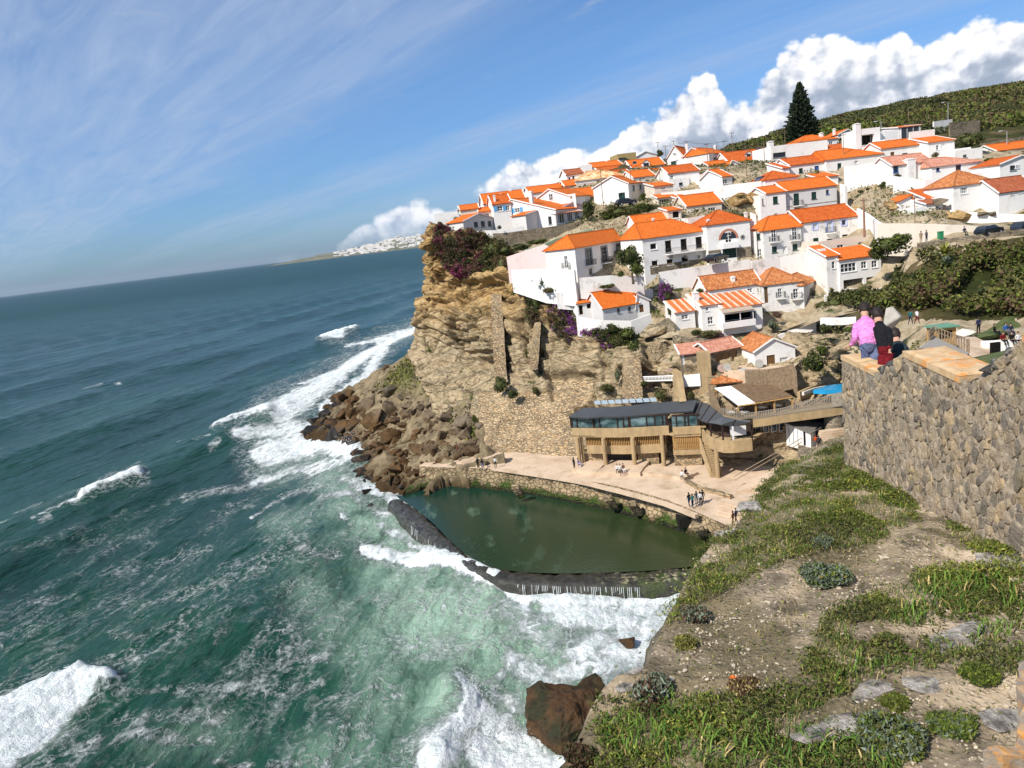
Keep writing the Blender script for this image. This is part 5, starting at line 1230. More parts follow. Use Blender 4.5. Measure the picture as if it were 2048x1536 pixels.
for x in (1448,1480,1506):
 q,_ = _f.cut(x,625,1,-1.2); mb = MB(); mb.box(q[0] - .05,-1.25,a[2] + .7,q[0] + .05,-1.17,a2[2]); addpart('awning_post',mb,FR_W)
house('',(1402,612),(1440,607),112.5,5,6,4.0,('M',1.3),R_STR,WHITE,win=[('F',1421,641,11,15,'w'),('F',1414,618,6,8,'w')],ch=[(1390,583,606,11,2.5)],wing=True)
house('',(1351,626),(1389,620),113.5,5,5,3.0,('M',1.3),R_STR,WHITE2,win=[('F',1370,634,14,9,'w')],wing=True)
house('row of tiny white cottages with orange roofs at the cliff edge',(1154,608),(1191,602),122,12,5,3.2,('M',1.2),R_OR,WHITE,win=[('F',1162,620,8,19,'d'),('F',1178,612,9,10,'d')])
house('',(1205,618),(1276,604),119,20,6.5,2.9,('F',2.3),R_OR,GREY_SHADE,win=[('F',1237,621,6,10,'k'),('F',1259,618,6,10,'k')],ch=[(1238,566,592,8,4.5)],wing=True)
house('',(1271,603),(1298,601),121,10,5,3.1,('G',1.2,.1),R_OR,WHITE,win=[('F',1283,617,9,15,'B')],wing=True)
house('white mill house with reddish tile roof and round millstones on its terrace',(1508,700),(1590,697),103,3,7,3.5,('G',1.5,.48),R_OLD,WHITE,win=[('F',1542,720,17,20,'B'),('F',1568,719,17,9,'c')])
house('stone cottage with pale orange roof beside the mill house',(1420,707),(1483,690),105.5,22,4.5,3.0,('F',1.1),R_PINK,M_MASON_GREY,win=[('F',1453,715,44,22,'B')])
house('',(1361,706),(1416,707),106.5,-4,4,3.0,('M',.8),R_PINK,M_MASON_GREY,win=[('F',1365,720,8,20,'r')],wing=True)
# ---- cliff top group
Z = 151
house('white cliff top house with blue shutters and dark orange roof',(985,409),(1021,405),Z,8,7.5,5.4,('F',1.9),R_OR2,WHITE,win=[('F',1000,417,11,10,'w',{'shut':FR_BLUE}),('F',1015,416,8,9,'w')],ch=[(988,390,408,4,1.0)])
house('',(1021,408),(1111,423),Z + 1,-34,9,5.6,('G',.25,.04,-2.9),R_OR,WHITE,win=[('F',1035,420,10,9,'w',{'shut':FR_BLUE}),('F',1100,441,7,16,'k')],ch=[(1061,382,420,7,1.2)],wing=True,eh=44.3)
house('small white gabled house with blue trimmed verge at the cliff top corner',(926,444),(989,436),Z - 5,48,4.5,2.6,('G',1.2,.5),R_OR,GREY_SHADE,win=[('F',952,449,8,11,'k'),('F',966,448,8,12,'k'),('F',979,447,7,11,'k')],verge=True)  # wall grey stands in for the shade on this white gable
house('grey shaded lean-to with little vents facing the cliff top terrace',(1051,430),(1092,425),Z - 4.5,48,3.5,3.2,('G',.5,.5),R_OR,GREY_SHADE)  # grey is the shade of this gable, put into the wall colour
house('sunroom with pinkish orange roof and sliding glass doors above the stone wall',(1111,428),(1164,422),Z - 4,44,4.5,2.8,('M',1.0),R_PINK,GREY_SHADE,win=[('F',1122,437,14,19,'X'),('F',1139,434,11,18,'X'),('F',1153,431,9,16,'X')])  # grey wall colour carries the shade of this end
house('white gabled house with long orange roof behind the cliff top sunroom',(1066,399),(1141,397),Z + 8,-34,9,4.6,('G',2.0,.46),R_OR,WHITE,win=[('F',1102,394,8,13,'w')])
house('',(1121,418),(1170,410),Z + 1,44,4,2.6,('G',.9,.5),R_OR2,PINK,wing=True)
house('low white walled house with white roof terrace at the far left cliff corner',(868,434),(915,428),Z + 5,4,8,3.2,('T',.6),wm=WHITE)
house('cream house with a dark pergola at the left end of the cliff top',(921,420),(957,417),Z + 4,6,6,4.4,('F',1.0),R_OR,CREAM,win=[('F',932,436,4,5,'k'),('F',950,432,8,10,'x')])
house('cream building with orange roof wedged behind the blue shuttered house',(958,424),(990,420),Z + 3,6,6,3.6,('F',.8),R_OR,CREAM,win=[('F',970,431,18,6,'x')])
house('orange roofed house with lantern chimney behind the blue shuttered house',(968,412),(1050,394),Z + 10,6,9,3.6,('F',2.2),R_OR,WHITE,ch=[(1020,379,389,5,4.5),(1001,386,397,3,3)])
house('long orange roofed house at the back of the cliff top group',(1060,388),(1142,376),Z + 20,8,9,3.6,('F',1.6),R_OR,WHITE)
house('orange roofed house with skylight beside the slim round tree',(1120,396),(1196,394),Z + 10,12,8,3.6,('F',2.0),R_OR,WHITE,win=[('F',1187,408,5,12,'k')])
house('tall white gabled house with a green garage door on the lane',(1186,376),(1256,367),159,-32,6,5.6,('G',1.8,.56),R_OR,WHITE,win=[('F',1244,394,13,17,'g')])
house('cream stone based wing with two shuttered windows beside the white gabled house',(1257,369),(1289,363),155.5,48,6,5.0,('M',1.2),R_OR,CREAM,win=[('F',1267,376,5,11,'k'),('F',1281,374,4,9,'k')])
house('white house with brown red roof highest at the left of the village',(1133,351),(1168,345),176,10,6,3.8,('F',1.3),R_BRN,WHITE,win=[('F',1139,358,4,6,'k'),('F',1147,357,4,10,'k')])
house('white house under a big mottled yellow and orange tile roof',(1152,364),(1250,349),172,8,9,3.4,('H',2.2,4),R_MOT,WHITE,win=[('F',1196,362,7,4,'w')])
house('orange roofed house with a white chimney near the skyline at left',(1186,337),(1244,327),188,8,8,3.0,('F',1.4),R_OR,WHITE,ch=[(1212,322,332,5,4)])
house('white roofed terrace block left of the white chimney on the skyline',(1156,336),(1184,331),186,8,6,3.0,('T',.4),wm=WHITE)
house('ochre modern block with a wide dark window on the skyline',(1235,312),(1272,305),200,8,7,4.2,('T',.3),wm=OCHREW,win=[('F',1245,318,14,5,'k')])
house('white flat gabled roof house beside the ochre block',(1273,314),(1313,308),206,6,9,3.5,('G',1.1,.45),plain('white_roof',(.72,.72,.70)),WHITE)
house('small orange roofed house with a white dormer gable near the poles',(1264,334),(1330,330),181,8,8,4.0,('F',2.0),R_OR,WHITE,win=[('F',1269,325,8,5,'k')])
dormer(1292,325,15,yc=-.2,hh=2.2)
house('cream roofed house with wide window below the dormer house',(1228,352),(1262,345),176,8,8,3.4,('F',1.3),R_OR2,WHITE,win=[('F',1239,350,10,6,'w')])
house('white house with shaded porch under an orange roof in the upper left lane',(1267,357),(1310,349),169,12,8,4.0,('F',1.7),R_OR,WHITE,win=[('F',1295,362,8,6,'k')])
house('big white twin gabled house on the skyline, left gable',(1334,315),(1366,312),190,-28,10,5.0,('G',2.6,.5),R_OR,WHITE,win=[('F',1349,308,7,5,'w'),('F',1347,327,10,9,'g')])
house('',(1366,313),(1417,309),187,-28,8,5.0,('G',1.9,.36),R_OR,WHITE,ch=[(1373,288,301,4,6)],wing=True)
house('',(1418,310),(1457,303),183,50,7,4.6,('H',1.8,.4,4),R_OR,GREY_SHADE,win=[('F',1429,319,6,9,'k'),('F',1450,318,8,9,'k'),('F',1437,321,3,7,'k')],ch=[(1430,290,300,5,5)],wing=True)  # shaded wing: its shade is put into the grey wall colour
house('long white house with orange roof and terrace railings in the upper middle',(1337,348),(1398,340),162,7,8,6.0,('F',1.7),R_OR2,WHITE,win=[('F',1344,355,6,8,'w'),('F',1397,371,10,9,'w'),('F',1354,375,8,9,'w'),('F',1364,374,4,4,'k'),('F',1376,373,3,9,'k'),('F',1382,373,3,9,'k')])
house('white flat terrace wing with dark railing beside the long white house',(1399,354),(1436,349),160,7,6,6.5,('T',.5),wm=WHITE)
house('cream tower like house with two stepped orange roofs',(1309,374),(1346,368),152,8,6,5.5,('M',1.0),R_OR,CREAM,win=[('F',1327,377,9,5,'w')])
house('',(1316,398),(1352,391),148.5,8,3.5,3.4,('M',.8),R_OR,CREAM,win=[('F',1328,405,19,14,'W'),('F',1343,402,6,6,'w')],wing=True)
house('small porch with an orange lean-to roof below the tower house',(1336,424),(1362,417),137,10,4,2.6,('M',.7),R_OR,CREAM,win=[('F',1352,429,14,14,'x')])
house('cream house with bright orange roof and dark double window',(1374,414),(1443,403),140,6,8,4.0,('F',2.0),R_OR,CREAM,win=[('F',1395,423,8,9,'k'),('F',1424,420,15,10,'X')])
house('small orange roofed house with a blank white gable in the upper middle',(1444,354),(1464,351),156,24,8,5.0,('F',1.8),R_OR,WHITE,win=[('F',1450,363,9,9,'w')])
house('big plain white gable wall below the telegraph poles',(1400,358),(1443,355),159,-30,7,6.5,('G',1.5,.42),R_OR,WHITE)
house('white tower house with orange cap beside the telegraph pole',(1458,327),(1480,331),168,6,5,5.2,('G',.9,.3),R_OR,WHITE,win=[('F',1470,345,5,11,'k')])
house('orange roofed house hidden behind the white tower house',(1418,334),(1458,326),172,8,6,3.5,('F',1.1),R_OR,CREAM)
house('wide deep orange roof with two dormers below the dark hill',(1459,326),(1536,315),180,8,9,4.5,('F',2.6),R_OR2,WHITE,ch=[(1540,282,312,10,3)])
dormer(1497,307,12,m=R_OR2,yc=1.5,hh=1.8); dormer(1519,302,7,m=plain('slate',(.05,.05,.055)),yc=3.0,hh=1.4)
house('white house with car port at the top lane',(1500,330),(1538,324),172,8,6,4.5,('T',.3),wm=WHITE,win=[('F',1518,346,9,12,'k')])
house('tall white modern block with one long slot window',(1541,297),(1655,281),168,7,9,7.5,('T',.3),wm=WHITE,win=[('F',1559,310,26,10,'k'),('F',1545,341,7,11,'X'),('F',1556,338,7,11,'X'),('F',1564,336,6,10,'X')])
house('long orange roofed house with blue door below the white modern block',(1580,332),(1651,322),151,6,8,3.0,('F',1.6),R_OR2,WHITE,win=[('F',1602,341,8,9,'s'),('F',1634,345,9,26,'b')])
house('',(1652,321),(1764,306),151,6,9,3.4,('H',2.2,.3,5.5),R_OR,WHITE,win=[('F',1679,332,8,11,'s'),('F',1713,325,8,7,'c')],wing=True)
house('',(1566,337),(1579,335),150,6,7,2.8,('M',1.6),R_OR2,WHITE,wing=True)
house('white house with a small pyramid roof in the middle of the village',(1530,361),(1596,351),146,5,7.5,3.2,('H',1.7,3.6),R_OR2,WHITE,win=[('F',1570,364,14,6,'c')])
house('white gable with a thin orange verge right of the pyramid roofed house',(1636,362),(1676,345),146,5,5,4.0,('M',1.0),R_OR,WHITE)
house('orange hip roof with central chimney just under the tall conifer',(1601,285),(1674,276),182,8,9,4.5,('H',1.8,4),R_OR,WHITE,win=[('F',1662,286,8,6,'w')],ch=[(1642,265,277,6,2.5)])
house('low orange roof between the conifer and the tall chimney',(1655,300),(1707,292),170,8,6,3.2,('F',1.0),R_OR2,WHITE)
house('small white house with orange roof behind the tall rounded chimney',(1676,270),(1708,265),190,8,7,4.2,('G',1.0,.6),R_OR,WHITE,win=[('F',1694,274,6,4,'k')],ch=[(1668,257,268,4,2)])
house('white terrace house with dark awning and a tall rounded chimney',(1720,262),(1760,256),163,7,7,5.5,('T',.3),wm=WHITE,win=[('F',1736,279,25,20,'x',{'deep':1.2})],ch=[(1713,247,293,11,.5)])
house('',(1760,266),(1796,262),165,7,6,4.5,('T',.3),wm=WHITE,wing=True)
house('white tower with one wide dark window and an orange parapet strip',(1797,257),(1841,249),168,6,6,4.8,('M',.7),R_OR,WHITE,win=[('F',1820,264,37,24,'X')])
house('low house with bright orange roof right of the long white wall',(1762,299),(1850,286),152,6,7,3.4,('F',1.5),R_OR,WHITE,win=[('F',1785,309,8,10,'B'),('F',1810,309,11,6,'k')])
house('white house with orange roof below a plain white parapet',(1857,287),(1909,278),150,6,6,4.4,('M',1.5),R_OR,WHITE,win=[('F',1875,295,5,9,'v'),('F',1886,293,7,9,'r')])
mb = MB(); mb.box(0,CUR['D'] - .2,CUR['H'] + .9,CUR['w'],CUR['D'] + .1,CUR['H'] + 2.9); addpart('parapet',mb,WHITE)
house('long white house with faded pink tile roof and broad white chimney',(1785,331),(1866,322),137,6,7,4.3,('F',1.7),R_PINK,WHITE,win=[('F',1791,338,9,14,'n'),('F',1850,344,8,18,'d')],ch=[(1818,317,352,17,.3)])
house('',(1864,334),(1962,322),135,6,7,4.2,('H',1.6,.3,4.5),R_PINK,WHITE,win=[('F',1876,339,7,7,'n'),('F',1917,336,11,13,'n')],wing=True)
house('white house with brown pyramid tile roof above the road',(1907,372),(1989,362),121,5,7.5,5.2,('H',2.4,3.9),R_OLD,WHITE,win=[('F',1928,381,14,12,'W')])
house('white walled house with mossy brown roof at the right edge',(1998,386),(2075,375),118,6,7,6.0,('F',2.1),R_BRN,WHITE,win=[('F',2024,388,7,3,'x'),('F',2041,384,10,3,'x')])
house('low orange tiled outbuilding left of the pyramid roofed house',(1851,397),(1905,391),126,5,5,2.6,('M',1.6),R_OR2,WHITE,win=[])
house('small white block with a thin red tile strip on top beside a boulder',(1853,408),(1885,405),122.5,5,3,3.2,('M',.7),R_BRN,WHITE)
house('slanted white hut on the bare rocky bank',(1797,404),(1826,399),126,5,3.5,1.8,('G',.8,.9),R_OR,WHITE,verge=False)
house('little white hut between the slanted hut and the thin red strip block',(1832,402),(1850,399),125,5,3,3.0,('T',.2),wm=WHITE)
house('low gabled house with red verge and dark windows at the right edge',(2000,330),(2075,318),128,5,7,4.6,('G',1.0,.55),R_OR2,WHITE,win=[('F',2026,336,12,10,'k'),('F',2034,333,8,7,'w')])
house('white house with an orange corner of roof at the far right skyline lane',(1994,300),(2075,294),150,5,7,5.0,('F',1.4),R_OR,WHITE)
house('white garden store below the lane wall at right',(1911,300),(1942,296),148,5,4,2.6,('T',.2),wm=WHITE)
house('tiny stone ruin with a dark doorway high on the scrub hill',(1913,248),(1932,246),190,5,4,2.4,('T',.1),wm=WHITE2,win=[('F',1924,248,5,8,'o')])
# ---- further houses crowding the slope
for a in [
('white house back of the mottled roof with a pinkish verge',(1200,346),(1262,338),182,8,7,4.0,('F',1.4),R_OR2,WHITE,[('F',1246,349,7,4,'w')]),
('low white annex between the mottled roof and the white gable',(1130,372),(1185,366),172,8,6,3.4,('F',1.3),R_OR,WHITE,[]),
('white lane house squeezed below the small dormer house',(1290,352),(1330,346),174,8,6,4.2,('F',1.4),R_OR,WHITE,[('F',1300,358,5,5,'k')]),
('orange roofed cottage below the cream windowed wing',(1226,384),(1250,381),168,8,6,3.2,('F',1.3),R_OR2,CREAM,[]),
('white stepped house behind the tower house chimney',(1345,362),(1378,357),162,8,6,4.8,('T',.3),None,WHITE,[('F',1362,368,8,6,'k')]),
('plain white house over the terrace railings',(1464,356),(1498,351),160,7,7,5.0,('T',.4),None,WHITE,[('F',1488,365,8,7,'k')]),
('small orange roof beside the car port',(1478,344),(1502,340),166,8,6,3.8,('F',1.2),R_OR,WHITE,[('F',1490,350,5,6,'k')]),
('white house half hidden behind the three storey house',(1676,366),(1700,361),147,6,6,6.0,('T',.3),None,WHITE,[]),
('low white house between the terrace house and the wide dark window tower',(1770,282),(1796,278),160,6,5,4.2,('T',.3),None,WHITE,[('F',1784,288,9,5,'k')]),
('white garden house behind the faded pink roof',(1910,306),(1965,298),145,6,5,4.0,('T',.4),None,WHITE,[('F',1930,312,8,5,'k')]),
('low white house below the far right red verge house',(1940,352),(2000,345),131,6,5,4.0,('T',.4),None,WHITE,[('F',1955,358,8,7,'k')]),
('white boundary building at the foot of the bare bank',(1830,418),(1852,415),121,6,4,3.4,('T',.2),None,WHITE,[]),
('cream annex left of the cream house with double window',(1356,398),(1380,394),146,8,5,4.0,('M',.9),R_OR,CREAM,[('F',1366,404,7,6,'k')]),
('white house with orange roof just left of the arched garage house',(1376,440),(1412,434),134,8,5,3.6,('T',.3),None,WHITE2,[('F',1392,446,6,6,'o')]),
]: house(a[0],a[1],a[2],a[3],a[4],a[5],a[6],a[7],a[8],a[9],win=a[10])
# ------------------------------------------------------------------ walls between the houses
def wallstrip(label,pts,m=None,th=.4,name='retaining_wall',cat='wall',cope=False,down=2.0):
 mb = MB(); T = [W(x,yt,z) for x,yt,yb,z in pts]; B = [W(x,yb,z)[2] for x,yt,yb,z in pts]
 n = len(pts); fr_,bk = [],[]
 for i in range(n):
  a = T[max(0,i - 1)]; b = T[min(n - 1,i + 1)]; d = (b - a)[:2]; d /= np.linalg.norm(d) + 1e-9; nn = np.array([-d[1],d[0]]) * th
  fr_.append(T[i][:2]); bk.append(T[i][:2] + nn)
 for i in range(n - 1):
  p = [fr_[i],fr_[i + 1],bk[i + 1],bk[i]]
  mb.prism(p,[B[i] - down,B[i + 1] - down,B[i + 1] - down,B[i] - down],[T[i][2],T[i + 1][2],T[i + 1][2],T[i][2]])
 o = mb.build(name,m or WHITE2); tag(o,label,cat)
 return o
M_PGREEN = plain('pale_green_paint',(.40,.55,.34),.7)
for a in [
('pinkish stained wall left of the long villa above the agave',[(1013,514,545,131.5),(1060,498,545,129.5),(1088,489,540,128.2),(1104,497,538,127.6)],PINK),
('pale wall stepping down below the pinkish wall to the cottages',[(1022,540,562,128.5),(1085,538,584,125.5),(1148,540,590,121.5)],WHITE),
('pale green parapet curving down from the cliff top garden',[(1052,499,503,135),(1085,490,495,136.5),(1110,478,487,138),(1150,466,474,140.5),(1185,457,467,142)],M_PGREEN),
('grey rubble wall holding up the cliff top houses',[(985,467,484,145),(1010,466,494,144.5),(1060,459,488,145),(1110,452,482,145.5),(1175,440,458,146.5)],M_MASON_GREY),
('white parapet on top of the rubble wall in front of the blue trimmed house',[(926,463,471,145.8),(965,461,469,145.4),(1002,460,468,145.2),(1048,452,462,145.4)],WHITE),
('white and stone lane wall below the dark hedge',[(1197,442,456,150),(1260,434,448,148),(1342,423,440,144)],WHITE2),
('long stained retaining wall under the lane in front of the garage house',[(1318,545,604,123.6),(1360,538,602,123.6),(1420,530,592,123.6),(1500,519,565,123.4)],WHITE2),
('stained rubble terrace wall under the cream house with balconies',[(1503,522,560,120.6),(1560,514,552,121),(1640,502,560,120)],WHITE2),
('low white wall of the terrace under the long villa',[(1158,556,574,122.3),(1220,551,577,122),(1288,553,572,122.5)],WHITE2),
('white path wall behind the tiny cottages',[(1112,585,594,124),(1190,590,600,123.5),(1250,585,596,124),(1305,578,590,124)],WHITE2),
('stained terrace wall in front of the tiny cottages',[(1152,633,648,118.6),(1200,641,657,117),(1262,642,664,116.3),(1302,628,664,117)],WHITE2),
('long blank white wall above the bare bank',[(1688,334,366,143),(1735,327,358,142),(1785,321,352,141)],WHITE),
('white terrace wall under the parked blue car',[(1433,373,393,149),(1480,367,389,148),(1523,362,386,147)],WHITE),
('white wall below the terrace wing of the long white house',[(1322,386,404,151),(1380,380,397,150),(1434,373,394,149.4)],WHITE),
('cream stained wall along the road behind the walkers',[(1756,447,486,115.5),(1830,447,487,112.5),(1900,449,480,110.5),(1962,452,469,109.5)],CREAM),
('white sloping wall beside the brown telegraph pole',[(1713,417,452,127),(1735,430,462,124),(1758,447,478,118)],WHITE),
('long white wall at the foot of the pyramid roofed house',[(1900,420,436,117),(1960,426,450,114.5),(2075,430,454,111.5)],WHITE),
('grey stone wall holding up the road under the parked cars',[(1835,486,494,108.6),(1880,480,492,107.6),(1953,470,484,106.8),(2075,455,482,106)],M_MASON_GREY),
('white terrace wall below the faded pink roofed house',[(1786,352,376,132.5),(1850,360,378,130.5),(1925,350,374,130.5)],WHITE),
('white slanting wall rising behind the mill house',[(1495,690,712,109.5),(1545,675,700,110.3),(1582,661,690,110.8),(1632,643,700,110)],WHITE),
('narrow white stair wall right of the three storey house',[(1679,368,440,139.5),(1690,372,440,138)],WHITE2),
('white wall beside the garden steps on the scrub hill',[(1868,243,249,186),(1905,238,243,188)],WHITE2),
('far stone field wall below the ruin',[(1900,245,256,180),(1960,240,252,182)],M_MASON_GREY),
('grey stone wall of the upper road at right',[(1962,287,300,160),(2075,268,284,160)],M_MASON_GREY),
('rubble wall under the open undercroft',[(1650,590,604,111.5),(1700,587,603,111.2),(1775,574,600,111.5)],WHITE2),
('rock faced wall below the tiny cottages path',[(1282,664,690,115.5),(1335,636,680,114.5),(1348,650,690,113)],M_MASON_GREY),
('low retaining wall of the rocky garden under the striped roof cottage',[(1345,672,690,111.5),(1400,676,696,110),(1448,684,700,108.8)],M_MASON_GREY),
('weathered wall joining the garage house and the cream house',[(1500,425,470,130.5),(1512,430,470,130)],WHITE2),
]: wallstrip(*a)
wallstrip('low white balustrade wall near the head of the pink figure',[(1640,636,648,103),(1680,636,648,101.5),(1712,634,646,100.5)],WHITE2,.4,down=.2)
# ------------------------------------------------------------------ leaves
def m_leaf(name,a,b,c,tr=.25,sc=.8):
 def f(t):
  P = t.pos(); n = t.noise(P,sc,4,.6); r = t.node('ShaderNodeNewGeometry').outputs['Random Per Island']
  col = t.ramp(t.math('ADD',t.math('MULTIPLY',n,.6),t.math('MULTIPLY',r,.4)),[(.25,a),(.5,b),(.78,c)])
  return {'Base Color': col,'Roughness': .7,'Specular IOR Level': .2,'Transmission Weight': 0.0}
 return mat(name,f)
L_DARK = m_leaf('dark_foliage',(.018,.026,.008),(.042,.055,.016),(.08,.092,.028))
L_OLIVE = m_leaf('olive_foliage',(.045,.048,.012),(.095,.092,.026),(.17,.155,.05),sc=.25)
L_GREEN = m_leaf('fresh_foliage',(.03,.055,.008),(.085,.125,.016),(.18,.20,.03))
L_BROWN = m_leaf('dry_brown_foliage',(.04,.025,.014),(.085,.05,.028),(.14,.085,.05))
L_GREY = m_leaf('grey_green_foliage',(.05,.065,.035),(.12,.15,.10),(.22,.26,.19))
L_MAG = m_leaf('magenta_flowers',(.08,.008,.028),(.16,.014,.06),(.30,.035,.14))
L_PURP = m_leaf('purple_flowers',(.10,.014,.12),(.22,.04,.25),(.38,.09,.42))
L_YEL = m_leaf('yellow_green_foliage',(.10,.11,.015),(.22,.22,.04),(.38,.36,.09))
BARK = plain('bark',(.11,.085,.06),.95,.1,.3,8)
def leafquads(C,size,rg,normals=None,asp=1.6,up=0.0):
 """C (n,3) centres -> two-triangle leaves, random turn"""
 n = len(C); a = rg.normal(size=(n,3)); b = rg.normal(size=(n,3)); a[:,2] += up
 if normals is not None: a -= normals * (a * normals).sum(1)[:,None] * .6;
 a /= np.linalg.norm(a,axis=1)[:,None]; b -= a * (a * b).sum(1)[:,None]; b /= np.linalg.norm(b,axis=1)[:,None]
 s = (size * (0.6 + .8 * rg.rand(n)))[:,None] if np.ndim(size) == 0 else (size * (0.6 + .8 * rg.rand(n)))[:,None]
 V = np.stack([C - a * s * asp / 2,C + b * s * .42,C + a * s * asp / 2,C - b * s * .42],1).reshape(-1,3)
 return V,np.arange(4 * n).reshape(n,4)
def blobpts(n,rg,lobes=7,flat=.8):
 c = rg.normal(size=(lobes,3)); c /= np.linalg.norm(c,axis=1)[:,None]; c *= .55; c[:,2] = c[:,2] * flat; rad = .38 + .25 * rg.rand(lobes)
 k = rg.randint(0,lobes,n); d = rg.normal(size=(n,3)); d /= np.linalg.norm(d,axis=1)[:,None]
 P = c[k] + d * (rad[k] * (rg.rand(n) ** .25))[:,None]; return P
def bushmesh(seed,n,size,mats,wts,name='foliage',flat=.8):
 rg = np.random.RandomState(seed); P = blobpts(n,rg,9,flat); V,F = leafquads(P,size,rg)
 mi = rg.choice(len(mats),n,p=wts); o = bulk(name,V,F,mats,mi); me = o.data; bpy.data.objects.remove(o); return me
BM = {
'd': [bushmesh(s,1500,.13,[L_DARK,L_OLIVE,L_GREEN],[.7,.2,.1]) for s in (1,2)],
'o': [bushmesh(s,1400,.13,[L_OLIVE,L_DARK,L_BROWN],[.6,.25,.15]) for s in (3,4)],
'g': [bushmesh(s,1400,.13,[L_GREEN,L_DARK,L_OLIVE],[.5,.3,.2]) for s in (5,6)],
'b': [bushmesh(s,1100,.12,[L_BROWN,L_OLIVE],[.7,.3]) for s in (7,)],
'p': [bushmesh(s,1400,.12,[L_PURP,L_DARK,L_BROWN],[.45,.3,.25]) for s in (8,)],
'm': [bushmesh(s,1400,.12,[L_MAG,L_DARK,L_BROWN],[.4,.3,.3]) for s in (9,)],
'y': [bushmesh(s,900,.12,[L_GREY,L_OLIVE],[.6,.4]) for s in (10,)],
}
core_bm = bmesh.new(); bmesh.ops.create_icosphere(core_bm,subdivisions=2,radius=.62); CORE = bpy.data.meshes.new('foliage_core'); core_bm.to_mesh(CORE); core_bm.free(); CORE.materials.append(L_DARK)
_bk = [0]
def bush(x,y,z,rx,ry,kind,label,cat='bush',group=None,trunk=0.0,name=None):
 p = W(x,y,z); m = FPX / z; a,c = rx / m,ry / m; _bk[0] += 1
 me = BM[kind][_bk[0] % len(BM[kind])]
 root = empty(name or ('round_tree' if trunk else 'bush'),p - np.array([0,0,c + trunk]),_bk[0] * 1.7); tag(root,label,cat,group)
 o = ob('crown' if trunk else 'foliage',me,root,(0,0,c + trunk),scale=(a * 1.06,a * .95,c * 1.08))
 ob('branches_and_core',CORE,root,(0,0,c + trunk),scale=(a * .95,a * .85,c * .92))  # dark inner ball added to stop sight through the leaves, not branches
 if trunk:
  mb = MB(); mb.tube([(0,0,-1.0),(.1,0,trunk * .5),(0,.05,trunk + c * .6)],[.22,.16,.1],7); mb.build('trunk',BARK,root)
 return root
